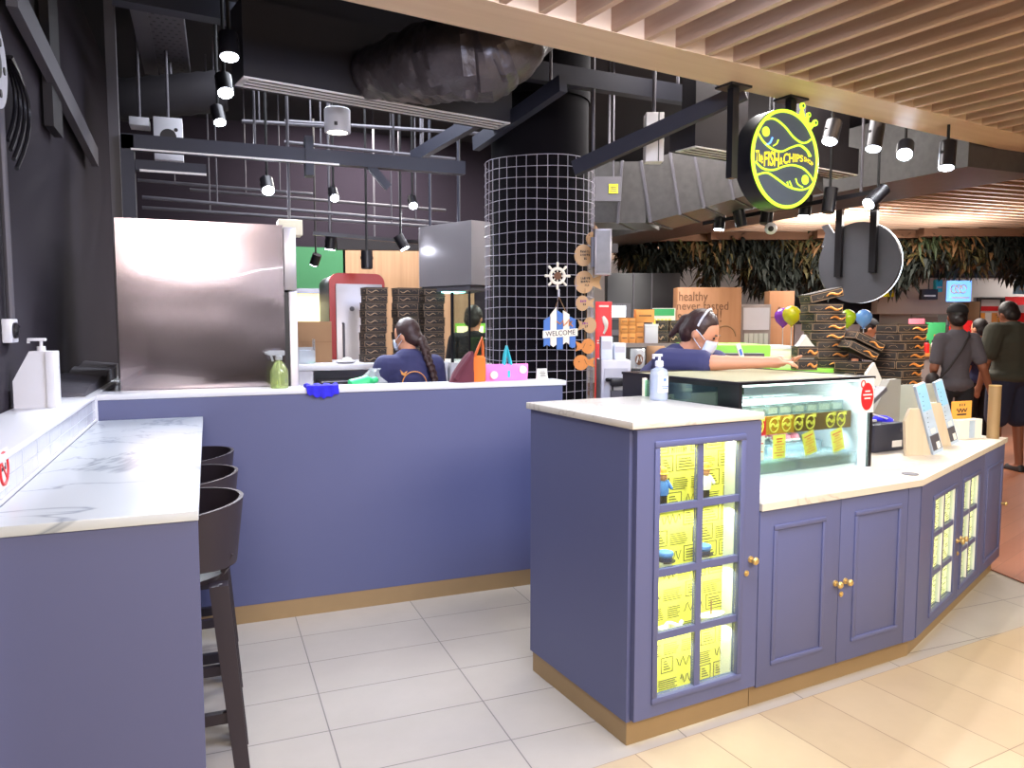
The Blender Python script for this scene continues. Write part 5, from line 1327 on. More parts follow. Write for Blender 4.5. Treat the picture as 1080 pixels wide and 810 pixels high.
for (q, s, rot, nm) in ((sc(SW - 0.16, SD - 0.03, SH + 0.0003), 0.075, 0, 'standing left of the leaning sign on the showcase'), (Vector((atd(919, 385, 4.86).x, atd(919, 385, 4.86).y, zq + 0.0003)), 0.12, 0, 'propped on edge before the tilted boxes')):
    o = MB(); h0 = s * .75 if s < .1 else 0.28
    o.prism([(-s * .5, 0), (s * .5, 0), (s * .55, h0 * .6), (s * .1, h0), (-s * .3, h0 * .75)] if s > .1 else [(-s * .55, 0), (s * .6, 0), (s * .1, h0), (-s * .1, s * .5)], -0.015, 0.015, T=Matrix.Rotation(PI / 2, 4, 'X'))
    tag(o.build('paper_napkin', 'paper', loc=q, rz=-YAW, smooth=0), 'folded white napkin ' + nm, 'napkin', 'white napkins by the boxes')
# balloons
for (px, py, r, D, mt, lab) in ((826, 334, 9, 6.6, 'purple', 'purple balloon half hidden behind the yellow one'), (835, 332, 9.5, 6.3, 'balloon_yellow', 'yellow balloon at the left of the group'), (894, 335, 8.5, 6.3, 'balloon_lime', 'lime green balloon right of the box pile'), (911, 335, 8.5, 6.4, 'balloon_blue', 'light blue balloon at the right of the group')):
    p = atd(px, py, D); rr_ = r * D / 803
    o = thing('balloon', lab, 'balloon', p, 0, 'balloons behind the box piles')
    b = MB(); b.lathe([(0.004, -1.25 * rr_), (0.35 * rr_, -1.02 * rr_), (0.78 * rr_, -0.6 * rr_), (rr_, 0), (0.92 * rr_, 0.45 * rr_), (0.6 * rr_, 0.82 * rr_), (0.2 * rr_, 1.0 * rr_), (0.01, 1.02 * rr_)], n=24); b.lathe([(0.02, -1.34 * rr_), (0.006, -1.25 * rr_)], n=10); b.build('balloon', mt, o, smooth=80)
    b = MB(); b.cyl((0, 0, -1.3 * rr_), (0.02, 0, -p.z + 0.01), 0.004, n=6); b.build('stick', 'white_plastic', o)
# ================================================================ overhead: beams, ducts, lamps, signs
def beam(lab, p, q, w=0.07, h=0.12, mt='steel_navy', up=(0, 0, 1), rods=True, name='steel_beam', group=None):
    p, q = Vector(p), Vector(q); c = (p + q) / 2
    o = thing(name, lab, 'beam', c, 0, group)
    b = MB(); b.bar(p - c, q - c, w, h, up=up); b.build('beam', mt, o, smooth=0)
    if rods:
        for s in (0.12, 0.88):
            r = p.lerp(q, s) - c
            b = MB(); b.cyl(r + Vector((0, 0, h / 2)), Vector((r.x, r.y, 3.6 - c.z)), 0.010, n=8); b.build('hanger_rod', 'steel_grey', o)
    return o
# long beam under the ceiling on the upper left
beam('navy steel beam crossing above the flexible duct at top left', atz(118, -8, 3.2), atz(408, 46, 3.2), 0.10, 0.10, 'steel_navy')
beam('navy steel beam running behind the column top to the right', atz(480, 62, 2.98), atz(742, 104, 2.98), 0.07, 0.11)
beam('diagonal navy steel beam from the column up to the wooden ceiling edge', atd(606, 178, 4.83), atd(786, 96, 4.35), 0.05, 0.09)
beam('short diagonal beam left of the column head', atd(502, 152, 5.2), atd(594, 88, 4.3), 0.05, 0.09)
beam('diagonal beam below the slot diffuser with bright flange', atz(436, 166, 2.75), atz(512, 122, 2.85), 0.05, 0.09)
# frame behind the fridge
o = thing('support_gantry', 'navy steel goal-post frame rising behind the fridge', 'frame', (-0.40, 5.0, 0))
b = MB(); b.box(-0.035, 0.035, -0.04, 0.04, 0, 2.58); b.build('post', 'steel_navy', o, smooth=0)
b = MB(); b.box(-0.10, -0.045, 0.05, 0.1, 0, 3.6); b.build('post', 'steel_grey', o, smooth=0)['label'] = 'slim grey upright'
b = MB(); b.box(-0.03, 2.04, -0.04, 0.03, 2.50, 2.585); b.build('crossbeam', 'steel_navy', o, smooth=0)
b = MB(); b.box(0.02, 0.42, 0.0, 0.06, 2.39, 2.45); b.build('short_rail', 'steel_navy', o, smooth=0)
b = MB(); b.bar((0.02, -0.045, 2.498), (1.2, -0.045, 2.498), 0.012, 0.01); b.bar((0.06, -0.02, 2.385), (0.42, -0.02, 2.385), 0.012, 0.012); b.build('bright_flange', 'white_metal', o, smooth=0)
for x in (0.5, 1.36):
    b = MB(); b.cyl((x + .2, 0, 2.585), (x + .2, 0, 3.6), 0.008, n=8); b.build('hanger_rod', 'steel_grey', o)
b = MB(); b.bar((1.02, 0.0, 2.42), (1.02, 0, 2.66), 0.05, 0.10); b.build('junction_box', 'steel_navy', o, smooth=0)
b = MB(); b.bar((1.4, -0.02, 2.51), (1.52, -0.02, 2.38), 0.03, 0.05); b.build('bracket', 'steel_navy', o, smooth=0)
# thin rails and pipes further back
rails = [((150, 208), (500, 238), 6.2, 'highest thin rail above the kitchen'), ((150, 219), (470, 240), 6.6, 'second thin rail above the kitchen'), ((200, 200), (470, 222), 7.2, 'third thin rail above the kitchen'), ((145, 212 - 22), (330, 205), 6.9, 'short thin rail behind the steel frame'), ((300, 128), (520, 142), 5.6, 'bright thin pipe behind the white cylinder lamp'), ((255, 128), (345, 133), 5.6, 'bright thin pipe end left of the cylinder lamp'), ((300, 150), (480, 168), 5.8, 'pipe with bent clips just above the steel frame')]
for (a, c, Y, lab) in rails:
    p, q = aty(a[0], a[1], Y), aty(c[0], c[1], Y); m_ = (p + q) / 2
    o = thing('pipe', lab, 'pipe', m_, 0, 'thin pipes under the black ceiling')
    b = MB(); b.cyl(p - m_, q - m_, 0.014, n=8); b.build('tube', 'steel_grey', o)
    for s in (0.2, 0.8):
        r = p.lerp(q, s) - m_; b = MB(); b.cyl(r, (r.x, r.y, 3.6 - m_.z), 0.006, n=6); b.build('hanger_rod', 'steel_grey', o)
# cable tray (perforated) at upper left
p, q = atz(170, -4, 3.3), atz(185, 80, 3.3)
o = thing('cable_tray', 'perforated grey cable tray running away overhead at upper left', 'tray', (p + q) / 2)
c = (p + q) / 2; d = (q - p).normalized(); sd = Vector((-d.y, d.x, 0)); L = (q - p).length
b = MB(); b.bar(p - c, q - c, 0.20, 0.006); b.bar(p - c + sd * 0.1 + Vector((0, 0, .03)), q - c + sd * 0.1 + Vector((0, 0, .03)), 0.006, 0.06); b.bar(p - c - sd * 0.1 + Vector((0, 0, .03)), q - c - sd * 0.1 + Vector((0, 0, .03)), 0.006, 0.06); b.m = 1
for i in range(24):
    for j in range(4):
        pp_ = p - c + d * (L * (i + .5) / 24) + sd * (-0.07 + 0.045 * j + 0.02 * (i % 2)); b.cyl(pp_ + Vector((0, 0, -0.0045)), pp_ + Vector((0, 0, -0.003)), 0.010, n=8)
b.build('tray', ['steel_grey', 'black_plastic'], o, smooth=0)
for s in (0.1, 0.9):
    r = p.lerp(q, s) - c; b = MB(); b.cyl(r + sd * .103, (r.x + sd.x * .103, r.y + sd.y * .103, 3.6 - c.z), 0.006, n=6); b.build('hanger_rod', 'steel_grey', o)
beam('slim grey rail beside the perforated cable tray', atz(143, -6, 3.3), atz(160, 76, 3.3), 0.09, 0.04, 'steel_grey')
# dark lagged pipe at left
p, q = aty(122, 106, 5.9), aty(236, 96, 5.9)
o = thing('lagged_duct', 'dark round lagged duct above the fridge', 'duct', (p + q) / 2); c = (p + q) / 2
b = MB(); n_ = 14; b.tube([(p - c).lerp(q - c, i / n_) for i in range(n_ + 1)], [0.135 + 0.008 * (i % 2) for i in range(n_ + 1)], 20); b.build('duct', 'duct_dark', o, smooth=60)
b = MB(); b.cyl((0, 0, 0.13), (0, 0, 3.6 - c.z), 0.012); b.build('hanger_rod', 'steel_grey', o)
# plenum box with slot diffuser
def diffuser(lab, a, c_, z, h, depth, mtbox='duct_dark', slots=3):
    p, q = atz(a[0], a[1], z), atz(c_[0], c_[1], z); d = (q - p); L = d.length; an = math.atan2(d.y, d.x)
    o = thing('slot_diffuser', lab, 'diffuser', p, an)
    b = MB(); b.box(0.0, L, 0.0, depth, 0.02, h); b.box(0.05, L - .05, 0.05, depth - .05, h, 3.6 - z); b.build('plenum', mtbox, o, smooth=0)
    b = MB()
    w = 0.15
    for k in range(slots + 1):
        y = w * k / slots; b.box(0, L, y, y + 0.018, 0.013, 0.0195)
    b.box(0, 0.03, 0.022, w, 0.013, 0.0195); b.box(L - .03, L, 0.022, w, 0.013, 0.0195)
    b.build('grille', 'white_metal', o, smooth=0)['label'] = 'white slotted grille'
    b = MB(); b.box(0.031, L - 0.031, 0.023, w - .001, 0.0185, 0.0199); b.build('slot', 'ink', o, smooth=0)
    return o
diffuser('long white slot diffuser under a dark duct box above the kitchen', (257, 84), (540, 133), 2.70, 0.40, 0.22)
diffuser('short white slot diffuser under a dark box left of the round fish sign', (733, 157), (800, 168), 2.55, 0.24, 0.22)
diffuser('white slot diffuser on a duct right of the round fish sign', (850, 177), (905, 187), 2.55, 0.2, 0.22)
# crumpled flexible foil duct
ctr = [(374, 78, 4.3, .05), (388, 78, 4.25, .12), (420, 72, 4.1, .165), (452, 67, 3.95, .19), (482, 60, 3.85, .20), (508, 58, 3.85, .215), (530, 46, 3.85, .20), (552, 24, 3.9, .19), (566, 0, 4.0, .18)]
pts = [atd(x, y, D) for x, y, D, r in ctr]
fine = []; rs = []
for i in range(len(pts) - 1):
    for k in range(8):
        s = k / 8; fine.append(pts[i].lerp(pts[i + 1], s)); rs.append((ctr[i][3] * (1 - s) + ctr[i + 1][3] * s) * (1 + 0.012 * math.sin(len(rs) * 2.1) + 0.008 * math.sin(len(rs) * 0.9)))
o = thing('flexible_duct', 'crumpled dark foil flexible duct bulging below the wooden ceiling edge', 'duct', (0, 0, 0))
b = MB(); b.tube(fine, rs, 28)
for v in b.bm.verts:
    n_ = noise.noise(v.co * 9); v.co += Vector((0, 0, 1)) * 0.022 * n_ + v.co.normalized() * 0.03 * noise.noise(Vector((v.co.x * 22, v.co.y * 22, v.co.z * 7)))
b.build('duct', 'foil', o, smooth=25)
b = MB(); b.box(-0.003, 0.003, -0.2, 0.2, 0, 0.004); 
c = pts[4]
b = MB(); b.cyl(c + Vector((0, 0, .2)), (c.x, c.y, 3.6), 0.01); b.build('hanger_wire', 'steel_grey', o)
# hanging strap on the beam
p = atz(276, 30, 3.1)
beam('pale vertical hanger strap on the navy beam at upper left', p, (p.x, p.y, 3.6), 0.05, 0.012, 'steel_grey', rods=False, name='hanger_strap')
# galvanised duct run right of the column
pts = [(622, 208, 6.3, 78 * .5), (690, 208, 6.1, 0), (745, 193, 5.9, 0), (800, 176, 5.7, 0), (860, 164, 5.5, 0)]
P3 = [atd(x, y, D) for x, y, D, _ in pts]
o = thing('galvanised_duct', 'rectangular galvanised metal duct running from the column to the round sign', 'duct', (0, 0, 0))
b = MB()
for i in range(len(P3) - 1):
    p, q = P3[i], P3[i + 1]; d = (q - p).normalized(); b.bar(p - d * 0.004, q + d * 0.004, 0.5, 0.46)
b.build('duct', 'galvanised', o, smooth=0)
b = MB()
for i in range(0, 4):
    p, q = P3[i], P3[i + 1]; d = (q - p).normalized()
    for s in (0.05, 0.6): m_ = p.lerp(q, s); b.bar(m_ - d * .01, m_ + d * .01, 0.52, 0.475)
b.build('flange', 'steel_grey', o, smooth=0)
for i in (0, 2):
    m_ = P3[i].lerp(P3[i + 1], .3); b = MB(); b.cyl(m_ + Vector((0, 0, .2)), (m_.x, m_.y, 3.6), 0.01); b.build('hanger_rod', 'steel_grey', o)
p = atd(647, 199, 5.85)
o = thing('warning_label', 'yellow and black warning label on the galvanised duct', 'label', p, -YAW); 
b = MB(); b.box(-0.035, 0.035, 0, 0.004, -0.035, 0.035); b.build('label', 'balloon_yellow', o, smooth=0)
b = MB()
for k in range(3): b.box(-0.025, 0.025, -0.001, 0, 0.01 - 0.014 * k, 0.016 - 0.014 * k)
b.build('print', 'ink', o, smooth=0)
b = MB(); b.box(-0.16, 0.06, 0.005, 0.03, -0.09, 0.09); b.build('plate', 'steel_grey', o, smooth=0); b = MB(); b.cyl((0, 0.02, .09), (0, 0.02, 3.6 - p.z), .006, n=6); b.build('hanger_rod', 'steel_grey', o)
# white speaker-like box on duct
o, w, h = fbox('white_box_lamp', 'tall white boxed fitting hanging behind the diagonal beam', 'fitting', 681, 700, 118, 170, 4.9, 0.10, 'white_metal')
b = MB(); b.box(w * .35, w * .45, -0.004, 0, 0.0, h); b.build('seam', 'ink', o, smooth=0)
b = MB(); b.cyl((0, .05, h), (0, .05, 3.6 - o.location.z), 0.012); b.build('hanger_rod', 'steel_grey', o)
# pale boxes high over the fridge
for (x0, x1, yt, yb, Y, lab) in ((163, 192, 125, 168, 5.6, 'pale grey air unit with a round hole behind the steel frame'), (136, 157, 124, 131, 5.6, 'short pale bracket box left of the grey air unit'), (294, 319, 232, 247, 5.0, 'small beige box behind the top right corner of the fridge')):
    a, c = aty(x0, yb, Y), aty(x1, yt, Y)
    o = thing('ceiling_unit', lab, 'unit', ((a.x + c.x) / 2, Y, a.z))
    w = (c.x - a.x) / 2; h = c.z - a.z
    b = MB(); b.box(-w, w, 0, 0.15, 0, h, bev=0.004); b.build('casing', 'pale_grey' if Y > 5.1 else 'cream', o)
    if h > 0.2:
        b = MB(); b.cyl((0, -0.003, h * .55), (0, 0, h * .55), 0.05, n=24); b.cyl((w * .55, -0.003, h * .72), (w * .55, 0, h * .72), 0.012); b.build('hole', 'ink', o)
    b = MB(); b.cyl((0, .07, h), (0, .07, 3.6 - a.z), 0.01); b.build('hanger_rod', 'steel_grey', o)
# white cylinder downlight
p = atd(356, 140, 4.6)
o = thing('cylinder_lamp', 'white cylindrical pendant lamp below the long slot diffuser', 'lamp', p)
b = MB(); b.lathe([(0.06, 0), (0.074, 0), (0.076, 0.004), (0.076, 0.13), (0.07, 0.137), (0.01, 0.137)], n=32); b.build('housing', 'pale_grey', o)
b = MB(); b.cyl((0, 0, -0.0005), (0, 0, 0.003), 0.058, n=28); b.build('lens', 'lamp_soft', o)
b = MB(); b.cyl((0, 0, 0.137), (0, 0, 3.6 - p.z), 0.008); b.build('rod', 'steel_navy', o)
b = MB(); b.box(-0.03, -0.012, -0.079, -0.074, 0.025, 0.045); b.build('switch', 'ink', o, smooth=0)

# bright track spots: black can, glowing lens, stem to the ceiling, real lamp
def spot(px, py, D, r, lab, aim=None, power=12, colr=(0.86, 0.92, 1.0), lit=True, L=0.13, tilt=None, blend=.7, angle=95):
    r *= 0.8; L *= 0.85
    p = atd(px, py, D)
    if tilt is None: d = ((Vector(aim) - p).normalized() if aim is not None else Vector((0, 0, -1)))
    else: d = Vector(tilt).normalized()
    o = thing('spotlight', lab, 'spotlight', p, 0, 'black spotlights')
    b = MB(); b.cyl(d * 0.0, -d * L, r * 1.12, r * 1.12, 22); b.build('can', 'black_metal', o)
    b = MB(); b.cyl(d * 0.0005, d * 0.005, r, r * .95, 22); b.build('lens', 'lamp_white' if lit else 'ink', o)
    top = -d * (L * .6)
    b = MB(); b.cyl(top + Vector((0, 0, r * .6)), (top.x, top.y, 3.6 - p.z), 0.009, n=8); b.cyl(top + Vector((-r * 1.2, 0, 0)), top + Vector((r * 1.2, 0, 0)), 0.012, n=8); b.build('stem', 'stem_black', o)
    if lit and power: light('SPOT', 'spot_lamp', p + d * 0.02, power, colr, 0.04, target=p + d, angle=angle, blend=blend)
aimc = (0.3, 2.9, 0)
spot(242, 60, 3.6, 0.05, 'highest of the three bright spotlights in a column above the fridge', (0.2, 3.2, 0), 60)
spot(238, 98, 4.2, 0.05, 'middle of the three bright spotlights in a column above the fridge', (0.4, 3.0, 0), 60)
spot(232, 129, 4.9, 0.045, 'lowest of the three bright spotlights in a column above the fridge', (0.5, 4.2, 0.6), 60)
spot(283, 201, 5.3, 0.05, 'left of the three glaring spotlights above the kitchen', (0.6, 3.6, 0.2), 70)
spot(353, 209, 5.9, 0.04, 'middle of the three glaring spotlights above the kitchen', (1.0, 4.2, 0.8), 70)
spot(436, 217, 6.2, 0.04, 'right of the three glaring spotlights above the kitchen', (1.4, 4.4, 0.9), 70)
spot(348, 263, 6.4, 0.05, 'small lit track spot in front of the green wall', (0.8, 5.8, 1.2), 30, tilt=(-0.1, 0.1, -1))
spot(331, 279, 7.6, 0.05, 'small lit spot washing the green wall', None, 25, tilt=(-0.3, 0.5, -1))
spot(427, 262, 6.0, 0.045, 'tilted track spot right of the green wall', None, 0, tilt=(0.5, -.2, -1))
spot(387, 283, 6.0, 0.05, 'unlit hanging spot above the red freezer', None, 0, lit=False, tilt=(0, 0, -1), L=.16)
# right group
spot(875, 149, 4.9, 0.055, 'recessed bright can directly right of the sign crown', (2.6, 3.4, 0), 40, (1, 0.95, .88), L=.16)
spot(921, 157, 4.9, 0.055, 'second can right of the sign crown', (3.2, 3.4, 0), 40, (1, 0.95, .88), L=.22)
spot(954, 163, 5.2, 0.06, 'most glaring spotlight at upper right', (2.6, 2.5, 0.4), 70, (0.9, 0.95, 1))
spot(998, 177, 4.9, 0.055, 'rightmost lit can below the wooden ceiling edge', (3.8, 3.2, 0), 40, (1, 0.95, .88), L=.2)
spot(758, 242, 6.2, 0.05, 'small lit spot left of the round fish sign base', None, 20, (1, .95, .9), tilt=(-0.1, 0, -1))
spot(782, 238, 6.0, 0.05, 'unlit tilted spot below the round fish sign', None, 0, lit=False, tilt=(0.3, 0, -1), L=.2)
spot(807, 236, 5.8, 0.05, 'unlit spot touching the base of the round fish sign', None, 0, lit=False, tilt=(-0.2, 0, -1), L=.2)
spot(848, 228, 5.8, 0.05, 'lit spot between the two round signs', None, 20, (1, .95, .9), tilt=(-0.15, 0, -1), L=.18)
spot(873, 224, 5.4, 0.05, 'dark spot left of the plain round sign poles', None, 0, lit=False, tilt=(-0.15, 0, -1), L=.2)
spot(916, 215, 5.2, 0.05, 'strongly tilted spot above the plain round sign', None, 0, tilt=(-0.9, 0, -0.7), L=.2)
p = atd(813, 241, 5.7)
o = thing('dome_camera', 'small white security camera hanging near the round fish sign', 'camera', p, -YAW)
b = MB(); b.ball((0, 0, 0), 0.045); b.build('housing', 'white_plastic', o); b = MB(); b.cyl((0, 0, 0.03), (0, 0, 3.602 - p.z), 0.012, n=8); b.cyl((0, 0, 3.58 - p.z), (0, 0, 3.602 - p.z), 0.05, n=12); b.build('stem', 'black_metal', o)
b = MB(); b.ball((-0.01, -0.03, -0.005), 0.022); b.build('lens', 'ink', o)
# track bar for right spots
beam('black lighting track carrying the spots beside the round signs', atd(742, 236, 6.3), atd(935, 200, 5.3), 0.03, 0.03, 'black_metal', name='lighting_track')
beam('black lighting track above the red freezer', aty(330, 246, 6.4), aty(470, 258, 6.4), 0.03, 0.03, 'black_metal', name='lighting_track')
beam('dark steel beam running behind the hood and column', aty(355, 258, 7.6), aty(650, 262, 7.6), 0.08, 0.1, 'duct_dark')
beam('dark ceiling duct along the far slatted ceiling', Vector((5.2, 10.0, 2.85)), Vector((5.4, 3.9, 2.85)), 0.8, 0.5, 'galvanised', name='ceiling_duct')

# ================================================================ round fish sign
SA = R(8.5); SCn = Vector((2.955, 3.392, 2.392)); SR = 0.268
o = thing('round_fish_sign', 'round lime-lit fish and chips sign hanging from the wooden ceiling edge', 'sign', SCn, SA)
RX = Matrix.Rotation(PI / 2, 4, 'X')
b = MB(); b.cyl((0, 0.0, 0), (0, 0.11, 0), SR, n=56); b.build('case', 'black_metal', o)
b = MB(); b.cyl((0, -0.006, 0), (0, 0.0, 0), SR - 0.006, n=56); b.build('face', 'sign_navy', o)
b = MB(); b.tube([((SR - 0.012) * math.cos(2 * PI * i / 64), -0.008, (SR - 0.012) * math.sin(2 * PI * i / 64)) for i in range(64)], 0.0095, 8, closed=True); b.build('neon_ring', 'neon_lime', o)
def SP(x, y, yy=-0.009): return ((x - 300) / 225 * SR, yy, -(y - 425) / 325 * SR)
def smoothpts(P, k=5):
    out = []
    n = len(P)
    for i in range(n - 1):
        p0, p1, p2, p3 = P[max(i - 1, 0)], P[i], P[i + 1], P[min(i + 2, n - 1)]
        for j in range(k):
            t = j / k
            out.append(tuple(0.5 * (2 * p1[a] + (p2[a] - p0[a]) * t + (2 * p0[a] - 5 * p1[a] + 4 * p2[a] - p3[a]) * t * t + (3 * p1[a] - p0[a] - 3 * p2[a] + p3[a]) * t ** 3) for a in (0, 1)))
    return out + [P[-1]]
def neon(b, P, r): b.tube([SP(x, y) for x, y in smoothpts(P)], r, 6)
for nm, curves, eye in (('upper', [[(108, 268), (150, 205), (215, 180), (285, 215), (345, 272), (400, 300), (440, 292), (466, 268)], [(108, 275), (150, 335), (210, 374), (270, 380), (330, 345), (390, 320), (440, 342), (470, 380)]], (165, 270)),
                        ('lower', [[(104, 470), (150, 505), (220, 506), (290, 472), (350, 456), (420, 468), (470, 508), (494, 545)], [(115, 552), (180, 530), (250, 562), (320, 600), (400, 611), (460, 590), (494, 550)]], (435, 540))):
    b = MB()
    for k, c in enumerate(curves): neon(b, c, 0.0056)
    b.cyl(SP(eye[0], eye[1], -0.006), SP(eye[0], eye[1], -0.012), 0.026, n=24)
    fin = [[(215, 352), (238, 332), (246, 308)], [(400, 325), (440, 350), (458, 384)]] if nm == 'upper' else [[(370, 540), (385, 575), (420, 592)], [(312, 570), (320, 590)], [(328, 562), (345, 598)]]
    for c in fin: neon(b, c, 0.004)
    b.build('fish_outline', 'neon_lime', o)['label'] = nm + ' glowing fish outline'
b = MB(); neon(b, [(165, 352), (192, 338), (208, 300)], 0.005); b.build('gill_mark', 'lit_blue', o)['label'] = 'small blue gill stroke'
def wavetext(s, x0, x1, ytop0, ytop1, ybot0, ybot1):
    w = (x1 - x0) / 225 * SR
    h = ((ybot0 - ytop0) + (ybot1 - ytop1)) / 2 / 325 * SR
    cx_, cy_ = (x0 + x1) / 2, (ytop0 + ytop1 + ybot0 + ybot1) / 4
    an = math.atan2((ytop1 + ybot1 - ytop0 - ybot0) / 2 / 325, (x1 - x0) / 225)
    c = SP(cx_, cy_, -0.0065)
    cu = text('lettering', s, 1.0, 'neon_yellow', o, None, 0.0, bold=0.02)
    me = cu.data; xs = [v.co.x for v in me.vertices]; ys = [v.co.y for v in me.vertices]
    ax, bx_ = min(xs), max(xs); ay, by = min(ys), max(ys)
    for v in me.vertices:
        u = (v.co.x - ax) / (bx_ - ax); t = (v.co.y - ay) / (by - ay)
        X = x0 + (x1 - x0) * u; Yb = ybot0 + (ybot1 - ybot0) * u; Yt = ytop0 + (ytop1 - ytop0) * u
        bow = -6 * math.sin(PI * u)
        q = SP(X, Yb + (Yt - Yb) * t + bow, -0.0085); v.co = Vector(q)
    return cu
wavetext('The', 103, 150, 398, 402, 468, 478)
wavetext('FISH', 158, 256, 398, 388, 492, 484)
wavetext('&', 259, 281, 425, 420, 470, 464)
wavetext('CHIPS', 284, 418, 388, 382, 462, 424)
wavetext('SHOP', 424, 488, 388, 420, 420, 450)
b = MB(); 
def cr(pts): b.prism([(SP(x, y)[0], SP(x, y)[2]) for x, y in pts], 0.0, 0.012, T=Matrix.Translation((0, 0.004, 0)) @ RX)
cr([(385, 140), (405, 62), (425, 130), (452, 112), (450, 160), (500, 155), (462, 215)])
for (x, y, r) in ((408, 58, .018), (452, 108, .014), (499, 152, .018)): b.cyl(SP(x, y, 0.004), SP(x, y, -0.008), r, n=16)
b.build('crown', 'neon_lime', o)['label'] = 'lime three-pointed crown'
b = MB()
for (x, y, r) in ((408, 58, .008), (452, 108, .006), (499, 152, .008)): b.cyl(SP(x, y, -0.008), SP(x, y, -0.010), r, n=12)
b.build('crown_jewel', 'green_wall', o)
for px, py in ((788, 86), (845, 101)):
    q = atz(px, py, 2.75); lx = (q - SCn).dot(Vector((math.cos(SA), math.sin(SA), 0)))
    b = MB(); b.box(lx - 0.022, lx + 0.022, 0.05, 0.09, 0.12 if lx > -.2 else -0.12, 2.75 - SCn.z - 0.012); b.box(lx - 0.075, lx + 0.075, 0.01, 0.13, 2.75 - SCn.z - 0.012, 2.75 - SCn.z - 0.0003); b.build('hanger', 'black_metal', o, smooth=0)['label'] = 'black square hanging pole with plate'

# plain back of a second round sign
pc = atd(905, 277, 8.4); rr_ = 42 * 8.4 / 803
az = YAW + math.atan((905 - 540) / 803)
o = thing('round_sign_back', 'plain dark round sign seen from behind with pale glowing rim', 'sign', pc, -az - R(22))
b = MB(); b.cyl((0, 0.0, 0), (0, 0.05, 0), rr_, n=56)
b.prism([(-rr_ * .95, rr_ * .45), (-rr_ * .62, rr_ * .75), (-rr_ * .8, rr_ * 1.02), (-rr_ * .98, rr_ * .98), (-rr_ * .86, rr_ * .8)], -0.05, -0.01, T=RX); b.build('case', 'brushed_face', o)
b = MB(); b.cyl((0, 0.0505, 0), (0, 0.075, 0), rr_ * 1.0, n=56); b.build('glow_rim', 'neon_white', o)['label'] = 'pale glowing rim'
b = MB(); b.cyl((0, 0.0755, 0), (0, 0.085, 0), rr_ * .97, n=56); b.build('face', 'sign_navy', o)
for lx, low in ((-0.20, -0.05), (0.17, -0.02)):
    b = MB(); b.box(lx - 0.035, lx + 0.035, -0.065, -0.0005, low - .1, 2.78 - pc.z); b.build('hanger', 'black_metal', o, smooth=0)
light('SPOT', 'slat_fill_behind_sign', pc + FVv * 0.35 + Vector((0, 0, 0.2)), 300, (1, 0.97, 0.95), 0.3, target=pc + FVv * 0.9 + Vector((0, 0, 3)), angle=165, blend=1.0)  # added upward fill, hidden behind the sign, to brighten the far slatted ceiling
# ================================================================ hanging greenery and the far food court
rg = random.Random(11)
mat('leaf_dark', '#171c14', 0.7, var=0.3, scale=9); mat('leaf_olive', '#4d4522', 0.7, var=0.3, scale=9); mat('leaf_brown', '#6a4a28', 0.7, var=0.3, scale=9); mat('leaf_green', '#2f3a1e', 0.7, var=0.3, scale=9)
def greenery(px0, px1, yt, yb, D, lab, n):
    p0, p1 = atd(px0, yt, D), atd(px1, yt, D); zt = 2.74; zb = atd(px0, yb, D).z
    c = (p0 + p1) / 2
    o = thing('hanging_plants', lab, 'plants', (c.x, c.y, zt), -YAW, 'hanging greenery under the far ceiling')
    w = (p1 - p0).length / 2; h = zt - zb
    b = MB()
    for i in range(n):
        x = rg.uniform(-w, w); y = rg.uniform(-0.35, 0.35)
        cl = 0.55 + 0.75 * (noise.noise(Vector((x * 1.7 + D * 3, y * 0.5, D))) + 0.25)
        z = -rg.uniform(0.0, 1.0) * h * max(0.35, min(0.9, cl)); a = rg.uniform(0, 2 * PI); s = rg.uniform(0.06, 0.20); l = rg.uniform(0.02, 0.26)
        ml = int(min(3, max(0, (noise.noise(Vector((x * 1.1 + D, y, z * 2.5))) * 1.3 + 0.42 + rg.uniform(-.3, .3)) * 4)))
        dx, dy = math.cos(a) * s, math.sin(a) * s; wd = rg.uniform(0.012, 0.035)
        nx, ny = -math.sin(a) * wd, math.cos(a) * wd; ux = rg.uniform(-.02, .05)
        b._new([(x, y, z), (x + dx * .6 + nx, y + dy * .6 + ny, z - l * .45 + ux), (x + dx, y + dy, z - l), (x + dx * .6 - nx, y + dy * .6 - ny, z - l * .45 + ux)], [(0, 1, 2, 3)], ml)
    b.build('foliage', ['leaf_dark', 'leaf_olive', 'leaf_brown', 'leaf_green'], o, smooth=0)['kind'] = 'stuff'
    b = MB(); b.box(-w, w, -0.4, 0.4, -0.09, 0.015); b.build('planter', 'carton_dark', o, smooth=0)
greenery(655, 738, 268, 303, 11.2, 'hanging greenery at the left above the brown menu panel', 2200)
greenery(742, 846, 262, 312, 11.0, 'hanging greenery in the middle with brown fern tips', 3400)
greenery(850, 954, 258, 308, 10.8, 'hanging greenery behind the plain round sign', 3200)
greenery(958, 1100, 250, 296, 10.6, 'hanging greenery at the far right edge', 3400)

